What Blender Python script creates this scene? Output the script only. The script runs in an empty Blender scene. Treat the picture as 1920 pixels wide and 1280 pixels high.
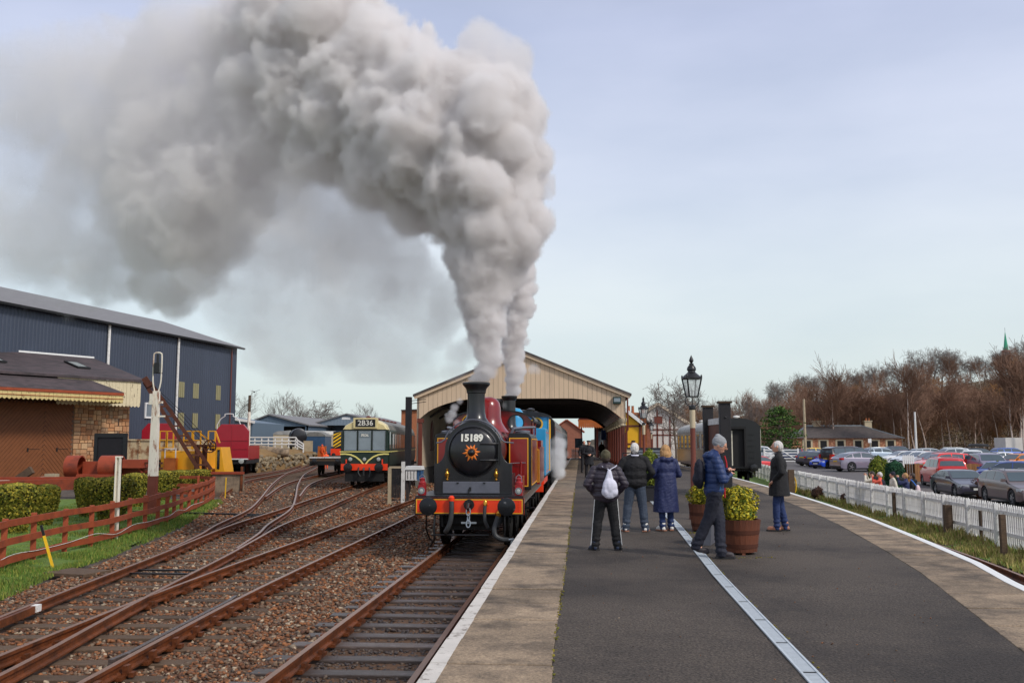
import bpy, math, random
import numpy as np
from mathutils import Vector, Matrix, noise as mnoise
random.seed(7); np.random.seed(7)
SC = bpy.context.scene
COL = SC.collection
R = math.radians

# ---------------------------------------------------------------- camera
EYE = 2.42
YAW, PIT = 0.0726, 0.10754
cam_d = bpy.data.cameras.new('camera'); cam = bpy.data.objects.new('camera', cam_d); COL.objects.link(cam)
cam_d.sensor_width = 36.0; cam_d.lens = 33.0; cam_d.clip_start = 0.1; cam_d.clip_end = 5000
cam.location = (0, 0, EYE); cam.rotation_euler = (math.pi / 2 + PIT, 0, YAW)
SC.camera = cam
# ---------------------------------------------------------------- sky, sun, exposure
SUN_EL, SUN_AZ = R(42), R(126)          # azimuth clockwise from +y
w = bpy.data.worlds.new('World'); SC.world = w; w.use_nodes = True
nt = w.node_tree; nt.nodes.clear()
def wn(t, **k):
    n = nt.nodes.new(t)
    for a, b in k.items(): setattr(n, a, b)
    return n
out = wn('ShaderNodeOutputWorld'); bg = wn('ShaderNodeBackground')
sky = wn('ShaderNodeTexSky', sky_type='NISHITA', sun_disc=False, sun_elevation=SUN_EL, sun_rotation=SUN_AZ,
         air_density=1.0, dust_density=1.5, ozone_density=2.0)
tc = wn('ShaderNodeTexCoord'); mp = wn('ShaderNodeMapping'); mp.inputs['Scale'].default_value = (1.0, 1.0, 3.2)
ns = wn('ShaderNodeTexNoise'); ns.inputs['Scale'].default_value = 1.6; ns.inputs['Detail'].default_value = 6
ns.inputs['Roughness'].default_value = 0.5
sep = wn('ShaderNodeSeparateXYZ')
elev = wn('ShaderNodeValToRGB')                      # colour of the thin high overcast by elevation
er = elev.color_ramp; er.elements[0].position = 0.0; er.elements[0].color = (5.5, 6.6, 6.6, 1)
er.elements[1].position = 1.0; er.elements[1].color = (4.6, 4.7, 5.2, 1)
for p_, c_ in ((0.06, (5.9, 6.55, 6.5)), (0.15, (6.1, 6.7, 7.0)), (0.27, (5.9, 6.35, 7.4)), (0.42, (5.1, 5.5, 7.1)), (0.6, (4.8, 5.0, 5.8))):
    e = er.elements.new(p_); e.color = (*c_, 1)
cr = wn('ShaderNodeValToRGB'); cr.color_ramp.elements[0].position = 0.3; cr.color_ramp.elements[0].color = (0.5, 0.5, 0.5, 1)
cr.color_ramp.elements[1].position = 0.72; cr.color_ramp.elements[1].color = (0.95, 0.95, 0.95, 1)
mix = wn('ShaderNodeMix', data_type='RGBA')
L = nt.links.new
L(tc.outputs['Generated'], mp.inputs['Vector']); L(mp.outputs[0], ns.inputs['Vector']); L(ns.outputs['Fac'], cr.inputs[0])
L(tc.outputs['Generated'], sep.inputs[0]); L(sep.outputs['Z'], elev.inputs[0])
L(sky.outputs[0], mix.inputs[6]); L(elev.outputs[0], mix.inputs[7]); L(cr.outputs[0], mix.inputs[0])
L(mix.outputs[2], bg.inputs['Color']); bg.inputs['Strength'].default_value = 0.098
L(bg.outputs[0], out.inputs['Surface'])
sd = bpy.data.lights.new('sun', 'SUN'); sun = bpy.data.objects.new('sun', sd); COL.objects.link(sun)
sd.energy = 1.7; sd.angle = R(10); sd.color = (1.0, 0.94, 0.86)
dv = Vector((math.sin(SUN_AZ) * math.cos(SUN_EL), math.cos(SUN_AZ) * math.cos(SUN_EL), math.sin(SUN_EL)))
sun.rotation_euler = dv.to_track_quat('Z', 'Y').to_euler()
vs = SC.view_settings; vs.view_transform = 'Standard'; vs.look = 'None'; vs.exposure = 0.42; vs.gamma = 1.0
vs.use_curve_mapping = False
cy = SC.cycles
cy.use_denoising = True; cy.max_bounces = 14; cy.diffuse_bounces = 3; cy.glossy_bounces = 3; cy.transmission_bounces = 4
cy.transparent_max_bounces = 10; cy.volume_bounces = 14; cy.volume_step_rate = 2.0; cy.volume_max_steps = 256
cy.sample_clamp_indirect = 6
try: cy.denoiser = 'OPENIMAGEDENOISE'
except Exception: pass

# ---------------------------------------------------------------- pixel helpers (surveying the photograph: a ray to a known height, depth or plane)
CP, SP, CYW, SYW = math.cos(PIT), math.sin(PIT), math.cos(YAW), math.sin(YAW)
FW = Vector((-SYW * CP, CYW * CP, SP)); RT = Vector((CYW, SYW, 0)); UP = RT.cross(FW)
def ray(px, py): return FW + RT * ((px - 960) / 1760.0) + UP * ((640 - py) / 1760.0)
def atz(px, py, z):
    d = ray(px, py); t = (z - EYE) / d.z; return Vector((d.x * t, d.y * t, z))
def aty(px, py, y):
    d = ray(px, py); t = y / d.y; return Vector((d.x * t, y, EYE + d.z * t))

# ---------------------------------------------------------------- colours and materials
def C(r, g, b):
    f = lambda v: (v / 255 / 12.92) if v <= 10 else ((v / 255 + 0.055) / 1.055) ** 2.4
    return (f(r), f(g), f(b))
MATS = {}
def mat(name, col, rough=0.6, metal=0.0, var=0.18, scale=3.0, col2=None, c2pos=(0.55, 0.75), c2scale=None, bump=0.0, bscale=40.0,
        rand=0.0, stretch=(1, 1, 1), coat=0.0, speck=0.0, island=None, emit=0.0, alpha=1.0, trans=0.0, spec=0.5):
    """procedural material: base colour broken up by noise, optional second colour in patches (rust, dirt, moss), bump"""
    if name in MATS: return MATS[name]
    m = bpy.data.materials.new(name); m.use_nodes = True; t = m.node_tree; b = t.nodes['Principled BSDF']
    N = t.nodes.new; K = t.links.new
    tcn = N('ShaderNodeTexCoord'); mpn = N('ShaderNodeMapping'); mpn.inputs['Scale'].default_value = stretch
    K(tcn.outputs['Object'], mpn.inputs['Vector'])
    n1 = N('ShaderNodeTexNoise'); n1.inputs['Scale'].default_value = scale; n1.inputs['Detail'].default_value = 6
    n1.inputs['Roughness'].default_value = 0.65
    K(mpn.outputs[0], n1.inputs['Vector'])
    r1 = N('ShaderNodeMapRange'); r1.inputs[1].default_value = 0.28; r1.inputs[2].default_value = 0.72
    r1.inputs[3].default_value = 1 - var; r1.inputs[4].default_value = 1 + var
    K(n1.outputs['Fac'], r1.inputs[0])
    cur = r1.outputs[0]
    if rand:
        oi = N('ShaderNodeObjectInfo'); r2 = N('ShaderNodeMapRange'); r2.inputs[3].default_value = 1 - rand; r2.inputs[4].default_value = 1 + rand
        K(oi.outputs['Random'], r2.inputs[0]); mu = N('ShaderNodeMath'); mu.operation = 'MULTIPLY'
        K(cur, mu.inputs[0]); K(r2.outputs[0], mu.inputs[1]); cur = mu.outputs[0]
    if speck:
        ns_ = N('ShaderNodeTexNoise'); ns_.inputs['Scale'].default_value = bscale * 1.2; ns_.inputs['Detail'].default_value = 2; K(mpn.outputs[0], ns_.inputs['Vector'])
        rs_ = N('ShaderNodeMapRange'); rs_.inputs[1].default_value = .3; rs_.inputs[2].default_value = .7; rs_.inputs[3].default_value = 1 - speck; rs_.inputs[4].default_value = 1 + speck
        K(ns_.outputs['Fac'], rs_.inputs[0]); ms_ = N('ShaderNodeMath'); ms_.operation = 'MULTIPLY'; K(cur, ms_.inputs[0]); K(rs_.outputs[0], ms_.inputs[1]); cur = ms_.outputs[0]
    base = None
    if island:
        g = N('ShaderNodeNewGeometry'); rp = N('ShaderNodeValToRGB'); rp.color_ramp.interpolation = 'LINEAR'
        el = rp.color_ramp.elements
        while len(el) < len(island): el.new(0.5)
        for i, c_ in enumerate(island): el[i].position = i / (len(island) - 1); el[i].color = (*c_, 1)
        K(g.outputs['Random Per Island'], rp.inputs[0]); base = rp.outputs[0]
    if col2 is not None:
        n2 = N('ShaderNodeTexNoise'); n2.inputs['Scale'].default_value = c2scale or scale * 0.6; n2.inputs['Detail'].default_value = 8
        n2.inputs['Roughness'].default_value = 0.7; K(mpn.outputs[0], n2.inputs['Vector'])
        r3 = N('ShaderNodeMapRange'); r3.inputs[1].default_value = c2pos[0]; r3.inputs[2].default_value = c2pos[1]
        K(n2.outputs['Fac'], r3.inputs[0])
        mx = N('ShaderNodeMix'); mx.data_type = 'RGBA'; mx.inputs[6].default_value = (*col, 1); mx.inputs[7].default_value = (*col2, 1)
        if base: K(base, mx.inputs[6])
        K(r3.outputs[0], mx.inputs[0]); base = mx.outputs[2]
    vm = N('ShaderNodeVectorMath'); vm.operation = 'SCALE'
    if base: K(base, vm.inputs[0])
    else: vm.inputs[0].default_value = col
    K(cur, vm.inputs['Scale']); K(vm.outputs[0], b.inputs['Base Color'])
    b.inputs['Roughness'].default_value = rough; b.inputs['Metallic'].default_value = metal
    b.inputs['Specular IOR Level'].default_value = spec
    if coat: b.inputs['Coat Weight'].default_value = coat; b.inputs['Coat Roughness'].default_value = 0.08
    if trans: b.inputs['Transmission Weight'].default_value = trans
    if alpha < 1: b.inputs['Alpha'].default_value = alpha
    if emit: b.inputs['Emission Color'].default_value = (*col, 1); b.inputs['Emission Strength'].default_value = emit
    if bump:
        n3 = N('ShaderNodeTexNoise'); n3.inputs['Scale'].default_value = bscale; n3.inputs['Detail'].default_value = 5
        K(mpn.outputs[0], n3.inputs['Vector']); bp = N('ShaderNodeBump'); bp.inputs['Strength'].default_value = bump
        bp.inputs['Distance'].default_value = 0.02; K(n3.outputs['Fac'], bp.inputs['Height']); K(bp.outputs[0], b.inputs['Normal'])
    MATS[name] = m; return m

# ---------------------------------------------------------------- mesh building
class B:
    def __init__(s): s.v = []; s.f = []; s.mi = []; s.cur = 0
    def add(s, vs_, fs):
        o = len(s.v); s.v += [tuple(p) for p in vs_]; s.f += [tuple(i + o for i in f) for f in fs]; s.mi += [s.cur] * len(fs)
        return s
    def m(s, i): s.cur = i; return s
    def box(s, cx, cy_, cz, sx, sy, sz, rz=0.0, M=None):
        a, b_, c = sx / 2, sy / 2, sz / 2
        vs_ = [Vector((x, y, z)) for z in (-c, c) for y in (-b_, b_) for x in (-a, a)]
        if M is not None: vs_ = [M @ p for p in vs_]
        elif rz:
            q = Matrix.Rotation(rz, 3, 'Z'); vs_ = [q @ p for p in vs_]
        vs_ = [p + Vector((cx, cy_, cz)) for p in vs_]
        return s.add(vs_, [(0, 2, 3, 1), (4, 5, 7, 6), (0, 1, 5, 4), (2, 6, 7, 3), (0, 4, 6, 2), (1, 3, 7, 5)])
    def bx(s, x0, x1, y0, y1, z0, z1):
        return s.box((x0 + x1) / 2, (y0 + y1) / 2, (z0 + z1) / 2, x1 - x0, y1 - y0, z1 - z0)
    def bar(s, p0, p1, wd, th, up=(0, 0, 1)):
        p0, p1 = Vector(p0), Vector(p1); d = p1 - p0; l = d.length; d.normalize(); upv = Vector(up)
        if abs(d.dot(upv)) > 0.98: upv = Vector((0, 1, 0))
        sx = d.cross(upv).normalized(); uz = sx.cross(d)
        vs_ = [p + sx * a * wd / 2 + uz * b_ * th / 2 for p in (p0, p1) for a, b_ in ((-1, -1), (1, -1), (1, 1), (-1, 1))]
        return s.add(vs_, [(3, 2, 1, 0), (4, 5, 6, 7), (0, 1, 5, 4), (1, 2, 6, 5), (2, 3, 7, 6), (3, 0, 4, 7)])
    def tube(s, pts, r, n=8, cap=True):
        pts = [Vector(p) for p in pts]; rs = r if isinstance(r, (list, tuple)) else [r] * len(pts)
        rings = []; ref = None
        for i, p in enumerate(pts):
            d = (pts[min(i + 1, len(pts) - 1)] - pts[max(i - 1, 0)])
            if d.length < 1e-9: d = Vector((0, 0, 1))
            d.normalize()
            if ref is None: ref = Vector((1, 0, 0)) if abs(d.x) < 0.9 else Vector((0, 1, 0))
            a = (ref - d * ref.dot(d)).normalized(); ref = a; b_ = d.cross(a)
            rings.append([p + (a * math.cos(2 * math.pi * k / n) + b_ * math.sin(2 * math.pi * k / n)) * rs[i] for k in range(n)])
        return s.loft(rings, cap)
    def loft(s, rings, cap=True, closed=True):
        n = len(rings[0]); vs_ = [p for rg in rings for p in rg]; fs = []
        for i in range(len(rings) - 1):
            for k in range(n if closed else n - 1):
                k2 = (k + 1) % n; fs.append((i * n + k, i * n + k2, (i + 1) * n + k2, (i + 1) * n + k))
        if cap and closed: fs.append(tuple(reversed(range(n)))); fs.append(tuple((len(rings) - 1) * n + k for k in range(n)))
        return s.add(vs_, fs)
    def lathe(s, prof, n=24, c=(0, 0, 0), axis='Z', cap=True):
        rings = []
        for r_, h in prof:
            rg = []
            for k in range(n):
                a = 2 * math.pi * k / n; x, y = r_ * math.cos(a), r_ * math.sin(a)
                if axis == 'Z': p = (x, y, h)
                elif axis == 'Y': p = (x, h, -y)
                else: p = (h, x, y)
                rg.append(Vector(p) + Vector(c))
            rings.append(rg)
        return s.loft(rings, cap)
    def prism(s, poly, a, b_, axis='Y'):
        """polygon in the plane across the axis, from a to b along it: axis Y -> (x,z), X -> (y,z), Z -> (x,y)"""
        f = {'Y': lambda p, t: (p[0], t, p[1]), 'X': lambda p, t: (t, p[0], p[1]), 'Z': lambda p, t: (p[0], p[1], t)}[axis]
        n = len(poly); vs_ = [f(p, a) for p in poly] + [f(p, b_) for p in poly]
        fs = [tuple(reversed(range(n))), tuple(range(n, 2 * n))] + [(k, (k + 1) % n, n + (k + 1) % n, n + k) for k in range(n)]
        return s.add(vs_, fs)
    def build(s, name, mt, parent=None, smooth=False, bevel=0.0, loc=None, rz=0.0, kind=None, auto=35, recalc=True):
        me = bpy.data.meshes.new(name); me.from_pydata(s.v, [], s.f)
        for m_ in (mt if isinstance(mt, (list, tuple)) else [mt]): me.materials.append(m_)
        if any(s.mi): me.polygons.foreach_set('material_index', s.mi)
        if recalc:
            import bmesh
            bm = bmesh.new(); bm.from_mesh(me); bmesh.ops.recalc_face_normals(bm, faces=bm.faces); bm.to_mesh(me); bm.free()
        if smooth:
            me.shade_smooth()
            try: me.set_sharp_from_angle(angle=R(auto))
            except Exception: pass
        me.update()
        o = bpy.data.objects.new(name, me); COL.objects.link(o)
        if parent: o.parent = parent
        if loc is not None: o.location = loc
        if rz: o.rotation_euler.z = rz
        if kind: o['kind'] = kind
        if bevel:
            bv = o.modifiers.new('bevel', 'BEVEL'); bv.width = bevel; bv.segments = 2; bv.limit_method = 'ANGLE'; bv.angle_limit = R(40)
        return o
def tag(o, label, cat, group=None):
    o['label'] = label; o['category'] = cat
    if group: o['group'] = group
    return o
def thing(name, label, cat, loc=(0, 0, 0), rz=0.0, group=None):
    o = bpy.data.objects.new(name, None); COL.objects.link(o); o.location = loc; o.rotation_euler = (0, 0, rz)
    o.empty_display_size = 0.2
    return tag(o, label, cat, group)
def inst(src, parent=None, loc=(0, 0, 0), rz=0.0, sc=None):
    o = src.copy(); COL.objects.link(o); o.parent = parent; o.location = loc; o.rotation_euler = (0, 0, rz)
    if sc is not None: o.scale = sc if isinstance(sc, (tuple, list)) else (sc, sc, sc)
    return o
KIDS = {}
def kids(o):
    return [c for c in bpy.data.objects if c.parent == o]
def copy_tree(root, loc, rz=0.0, label=None, sc=None, cache={}):
    """a copy of a thing with its parts and sub-parts"""
    if root.name not in cache: cache[root.name] = [(c, kids(c)) for c in kids(root)]
    r = root.copy(); COL.objects.link(r); r.location = loc; r.rotation_euler = (0, 0, rz)
    if sc: r.scale = (sc, sc, sc)
    if label: r['label'] = label
    for ch, gs in cache[root.name]:
        c = ch.copy(); COL.objects.link(c); c.parent = r
        for g in gs:
            d = g.copy(); COL.objects.link(d); d.parent = c
    return r
def text(s_, size, mt, parent, loc, rot=(math.pi / 2, 0, 0), off=0.0, ext=0.004, name='lettering', sx=1.0):
    cu = bpy.data.curves.new(name, 'FONT'); cu.body = s_; cu.size = size; cu.align_x = 'CENTER'; cu.align_y = 'CENTER'
    cu.extrude = ext; cu.offset = off; cu.resolution_u = 3
    cu.materials.append(mt)
    q = bpy.data.objects.new(name, cu); COL.objects.link(q); me = bpy.data.meshes.new_from_object(q.evaluated_get(bpy.context.evaluated_depsgraph_get())); bpy.data.objects.remove(q)
    o = bpy.data.objects.new(name, me); COL.objects.link(o); o.parent = parent; o.location = loc; o.rotation_euler = rot
    o.scale = (sx, 1, 1)
    return o
def smoothpath(pts, step=0.7):
    """Catmull-Rom through points, resampled"""
    P = [Vector((*p, 0)) if len(p) == 2 else Vector(p) for p in pts]
    P = [P[0] * 2 - P[1]] + P + [P[-1] * 2 - P[-2]]; outp = []
    for i in range(1, len(P) - 2):
        for k in range(12):
            t = k / 12.0; a, b_, c, d = P[i - 1], P[i], P[i + 1], P[i + 2]
            outp.append(0.5 * ((2 * b_) + (c - a) * t + (2 * a - 5 * b_ + 4 * c - d) * t * t + (3 * b_ - a - 3 * c + d) * t ** 3))
    outp.append(P[-2]); res = [outp[0]]; acc = 0.0
    for p, q in zip(outp, outp[1:]):
        l = (q - p).length; pos = 0.0
        while acc + (l - pos) >= step:
            pos += step - acc; acc = 0.0; res.append(p + (q - p) * (pos / l))
        acc += l - pos
    return res
def lerp_path(pts, y):
    for (x0, y0), (x1, y1) in zip(pts, pts[1:]):
        if y <= y1: return x0 + (x1 - x0) * (y - y0) / (y1 - y0)
    (x0, y0), (x1, y1) = pts[-2:]; return x1 + (x1 - x0) / (y1 - y0) * (y - y1)

# ---------------------------------------------------------------- palette
rusty = C(96, 52, 28)
m_rail = mat('rail_rust', C(122, 66, 32), 0.55, 0.25, 0.3, 4, col2=C(56, 34, 22), c2pos=(.45, .7), bump=.3)
m_railtop = mat('rail_top_steel', C(148, 106, 78), 0.36, 0.55, 0.2, 6, col2=C(126, 76, 46))
m_sleeper = mat('sleeper_timber', C(88, 70, 54), 0.85, 0, 0.35, 6, col2=C(54, 42, 36), stretch=(1, 6, 6), bump=.5, bscale=14, rand=.25)
m_sleeperdark = mat('sleeper_oily', C(78, 66, 60), 0.42, 0, 0.4, 5, col2=C(150, 138, 140), c2pos=(.55, .75), stretch=(1, 5, 5), bump=.4, bscale=14, rand=.3)
m_ballast = mat('ballast', C(92, 66, 46), 0.95, 0, 0.45, 9, col2=C(48, 40, 34), bump=1, bscale=22)
m_stone = mat('ballast_stones', C(128, 96, 74), 0.9, 0, 0.2, 12, island=[C(60, 42, 32), C(146, 94, 60), C(104, 72, 52), C(136, 116, 96), C(84, 56, 42), C(162, 106, 66), C(70, 62, 56), C(188, 168, 142)])
m_stonedark = mat('oily_stones', C(60, 52, 50), 0.6, 0, 0.25, 12, island=[C(40, 34, 34), C(74, 64, 60), C(54, 46, 48), C(100, 84, 70), C(48, 42, 44)])
m_asph = mat('platform_asphalt', C(86, 77, 69), 0.82, 0, 0.26, .9, col2=C(54, 48, 44), c2pos=(.42, .6), c2scale=.45, bump=.9, bscale=42, speck=.65, spec=.35)
m_asphlite = mat('car_park_asphalt', C(96, 92, 92), 0.9, 0, 0.15, 0.6, bump=.3, bscale=40)
m_slab = mat('edge_slab_concrete', C(146, 127, 105), 0.88, 0, 0.28, 2.2, col2=C(84, 73, 62), c2pos=(.42, .66), c2scale=1.6, bump=.7, bscale=40, rand=.2, speck=.28)
m_white = mat('white_paint', C(212, 210, 206), 0.6, 0, 0.1, 5, col2=C(150, 146, 140), c2pos=(.58, .8), bump=.2)
m_whiteclean = mat('white_gloss', C(232, 232, 230), 0.45, 0, 0.05, 5)
m_whiteworn = mat('flaked_white_paint', C(228, 226, 222), 0.75, 0, 0.12, 4, col2=C(128, 118, 104), c2pos=(.56, .66), c2scale=9, bump=.3, rand=.08)
m_steel = mat('galvanised_steel', C(158, 166, 172), 0.4, 0.7, 0.12, 6)
m_grass = mat('grass_soil', C(92, 118, 44), 0.95, 0, 0.35, 3, col2=C(96, 84, 52), bump=.8, bscale=30)
m_blade = mat('grass_blades', C(100, 140, 40), 0.8, 0, 0.25, 0.8, island=[C(58, 94, 24), C(96, 130, 40), C(146, 146, 62), C(76, 116, 32), C(128, 120, 62)])
m_dirt = mat('cinder_ground', C(92, 82, 74), 0.95, 0, 0.3, 1.2, col2=C(66, 60, 56), bump=.9, bscale=24)
m_land = mat('rough_ground', C(106, 92, 70), 0.95, 0, 0.25, .08, col2=C(84, 92, 58), c2scale=.05, bump=.4, bscale=3)
m_black = mat('black_paint', C(20, 20, 23), 0.38, 0, 0.2, 5, coat=.15)
m_blackmat = mat('black_timber_paint', C(28, 26, 30), 0.62, 0, 0.2, 5, bump=.2)
m_void = mat('under_gear_black', C(12, 12, 13), 0.7, 0, 0.3, 8)
m_glass = mat('window_glass', C(30, 36, 42), 0.06, 0, 0.1, 1.5, spec=.9)
m_glasslite = mat('pale_window_glass', C(126, 138, 146), 0.08, 0, 0.15, 1.5, spec=.9)
m_brown = mat('brown_column_paint', C(112, 54, 40), 0.45, 0, 0.12, 3)
m_fence = mat('red_brown_fence_stain', C(150, 68, 34), 0.72, 0, 0.25, 3, col2=C(104, 48, 30), bump=.35, stretch=(1, 1, 1))
m_cream = mat('cream_boarding', C(214, 188, 158), 0.6, 0, 0.08, 1.2, col2=C(180, 158, 136), c2pos=(.55, .8), stretch=(1, 1, .25))
m_brick = mat('brick_red', C(150, 96, 76), 0.85, 0, 0.2, 3, col2=C(122, 78, 62), bump=.4, bscale=18)
# ================================================================ ground, tracks, platform
T1 = [(-2.50, 2.5), (-2.50, 40), (-2.5, 130)]
T2 = [(-5.45, 3), (-5.85, 9.6), (-6.02, 12.5), (-6.15, 15.5), (-6.24, 20), (-6.30, 25), (-6.42, 33), (-6.5, 42), (-6.55, 60), (-6.6, 110)]
T3 = [(-6.15, 4), (-6.86, 9.8), (-7.32, 12.7), (-7.72, 15.3), (-8.42, 20.2), (-8.92, 23.3), (-9.65, 28), (-10.22, 34), (-11.1, 42), (-12.28, 53.4), (-14.4, 75)]
T5 = [(-8.72, 21.5), (-9.42, 25), (-10.15, 28), (-11.45, 34.3), (-13.5, 41.6), (-17.75, 56), (-22.4, 73), (-26.4, 90), (-33.5, 120)]
T4 = [(-13.62, 42.6), (-16.5, 54), (-18.15, 63), (-19.6, 74), (-21.2, 90), (-22.5, 105)]
T6 = [(-18.4, 46), (-22.4, 60.5), (-24.6, 75), (-27.3, 90), (-34.0, 120)]
FL = [(10.3, 4), (10.35, 18), (10.4, 22), (10.75, 32), (11.0, 40), (11.9, 55), (13.6, 75), (15.0, 92)]       # picket fence line
PE = [(4.2, 4), (4.97, 11.2), (5.38, 13.4), (5.75, 16.5), (6.22, 21), (6.55, 26), (6.86, 32), (7.05, 38), (7.2, 46), (7.3, 58), (7.2, 75), (6.6, 92), (5.6, 108)]   # platform edge, car park side
PI_ = [(2.75, 4), (3.44, 7.8), (3.91, 10.5), (4.26, 12.4), (4.56, 14.6), (5.11, 19.2), (5.45, 23), (5.75, 27.5), (6.05, 34), (6.25, 40), (6.4, 48), (6.5, 60), (6.4, 75), (5.8, 92), (4.8, 108)]
def fx(y): return lerp_path(FL, y)
def sst(a, b_, x):
    t = min(1, max(0, (x - a) / (b_ - a))); return t * t * (3 - 2 * t)
def zc(y): return -0.45 + 0.62 * sst(48, 88, y) + max(0, y - 88) * 0.004
def ground_z(x, y):
    z = -0.30
    d = x - fx(min(y, 120))
    if d > 0: z += (zc(y) - 0.02 - z) * sst(0.1, 1.2, d)
    hx = min(30, max(0, (x - 12) * 0.172)); z += hx * sst(172, 300, y)
    if x < -20: z += 3.0 * sst(150, 320, y) * sst(-20, -60, x)
    return z
xs = [-900, -500, -300, -180, -120, -80, -60, -45, -32, -22, -14, -8, 0, 5, 8, 9.5, 10, 10.3, 10.6, 10.9, 11.2, 11.5, 11.8, 12.1, 12.5, 13, 13.5, 14, 14.6, 15.3, 16, 17.5, 20, 24, 28, 34, 40, 48, 56, 66, 78, 90, 105, 120, 140, 165, 190, 230, 300, 420, 600, 900]
ys = [-80, -20, 0, 5, 10, 15, 20, 25, 30, 35, 40, 45, 50, 55, 60, 66, 72, 78, 84, 92, 100, 112, 125, 140, 155, 170, 180, 190, 200, 215, 230, 245, 260, 275, 290, 305, 330, 380, 470, 650, 1000, 1800]
b = B()
b.v = [(x, y, ground_z(x, y)) for y in ys for x in xs]; nx = len(xs)
b.f = [(j * nx + i, j * nx + i + 1, (j + 1) * nx + i + 1, (j + 1) * nx + i) for j in range(len(ys) - 1) for i in range(nx - 1)]
b.mi = [0] * len(b.f)
b.build('ground', m_land, smooth=True, kind='structure', auto=80)
def sheet(name, mt, xl, xr, ylist, nxs, zf, bump=0.0, sc=0.6, kind='structure'):
    bb = B()
    for y in ylist:
        x0, x1 = xl(y), xr(y)
        for i in range(nxs + 1):
            x = x0 + (x1 - x0) * i / nxs
            bb.v.append((x, y, zf(x, y) + (bump * mnoise.noise(Vector((x * sc, y * sc, 3.1))) if bump else 0)))
    n1 = nxs + 1
    bb.f = [(j * n1 + i, j * n1 + i + 1, (j + 1) * n1 + i + 1, (j + 1) * n1 + i) for j in range(len(ylist) - 1) for i in range(nxs)]
    bb.mi = [0] * len(bb.f)
    return bb.build(name, mt, smooth=True, kind=kind, auto=80)
fr = lambda a, b_, n: [a + (b_ - a) * i / n for i in range(n + 1)]
sheet('yard_ground', m_dirt, lambda y: -75, lambda y: -1.2, fr(1, 170, 90), 70, lambda x, y: -0.262, 0.03)
XL = [(-8.6, 4), (-9.5, 12), (-10.4, 20), (-12.1, 28), (-14.2, 35), (-16.8, 43), (-21, 55), (-26, 70), (-32, 92)]
sheet('ballast_bed', m_ballast, lambda y: lerp_path(XL, y), lambda y: -1.28, fr(2, 92, 150), 60, lambda x, y: -0.213, 0.022, 1.7)
GX = [(-9.0, 8), (-9.6, 14), (-10.0, 16), (-10.7, 18.5), (-10.95, 21), (-12.6, 28.5), (-15.7, 40), (-16.6, 42)]
sheet('grass_plot', m_grass, lambda y: -30, lambda y: lerp_path(GX, y), fr(6, 42, 40), 30, lambda x, y: -0.19 + 0.02 * min(3, lerp_path(GX, y) - x), 0.05, 0.9)
sheet('grass_verge', m_grass, lambda y: lerp_path(PE, y) + 2.75, lambda y: fx(y) + 0.25, fr(5, 95, 70), 8, lambda x, y: -0.19, 0.06, 0.9)
sheet('cess_ballast', m_ballast, lambda y: lerp_path(PE, y) + 0.08, lambda y: lerp_path(PE, y) + 2.9, fr(5, 95, 70), 8, lambda x, y: -0.235, 0.02, 1.7)
m_pave = mat('car_park_blocks', C(116, 108, 106), 0.85, 0, .15, .8)
t_ = m_pave.node_tree; bk = t_.nodes.new('ShaderNodeTexBrick'); bk.inputs['Scale'].default_value = 1.0
bk.inputs['Brick Width'].default_value = .42; bk.inputs['Row Height'].default_value = .21; bk.inputs['Mortar Size'].default_value = .018
bk.inputs['Color1'].default_value = (*C(128, 120, 116), 1); bk.inputs['Color2'].default_value = (*C(98, 92, 92), 1); bk.inputs['Mortar'].default_value = (*C(58, 56, 54), 1)
tcx = t_.nodes.new('ShaderNodeTexCoord'); t_.links.new(tcx.outputs['Object'], bk.inputs['Vector'])
bs = [n for n in t_.nodes if n.type == 'VECT_MATH'][0]; t_.links.new(bk.outputs['Color'], bs.inputs[0])
sheet('car_park', m_asphlite, lambda y: fx(min(y, 100)) + 1.25, lambda y: 75, fr(5, 160, 90), 24, lambda x, y: zc(y) + 0.012 if x > fx(y) + .4 else -.2)
sheet('block_paving', m_pave, lambda y: fx(y) + 1.6 + max(0, (y - 40)) * .25, lambda y: 46, fr(12, 58, 40), 14, lambda x, y: zc(y) + 0.02)

# ---- railway tracks
RP = [(-.035, 0), (-.035, -.04), (-.012, -.055), (-.012, -.105), (-.05, -.125), (-.05, -.146), (.05, -.146), (.05, -.125), (.012, -.105), (.012, -.055), (.035, -.04), (.035, 0)]
def offset_path(P, off):
    res = []
    for i, p in enumerate(P):
        d = (P[min(i + 1, len(P) - 1)] - P[max(i - 1, 0)]).normalized(); res.append(p + Vector((d.y, -d.x, 0)) * off)
    return res
def rail_mesh(P, off, dz, y0=None, y1=None):
    Q = [p for p in offset_path(P, off) if (y0 is None or p.y >= y0) and (y1 is None or p.y <= y1)]
    bb = B(); n = len(RP)
    for i, p in enumerate(Q):
        d = (Q[min(i + 1, len(Q) - 1)] - Q[max(i - 1, 0)]).normalized(); nrm = Vector((d.y, -d.x, 0))
        bb.v += [tuple(p + nrm * a + Vector((0, 0, z + dz))) for a, z in RP]
    for i in range(len(Q) - 1):
        for k in range(n):
            k2 = (k + 1) % n; bb.f.append((i * n + k, i * n + k2, (i + 1) * n + k2, (i + 1) * n + k)); bb.mi.append(1 if k == n - 1 else 0)
    bb.f.append(tuple(range(n))); bb.mi.append(0); bb.f.append(tuple((len(Q) - 1) * n + k for k in range(n))); bb.mi.append(0)
    return bb
def sleeper_proto(nm, ln, mt):
    bb = B(); bb.box(0, 0, -.06, ln, .25, .12); o = bb.build(nm, mt, bevel=0.012); return o
sl_std = sleeper_proto('sleeper', 2.6, m_sleeper); sl_dark = sleeper_proto('sleeper', 2.6, m_sleeperdark)
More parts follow.
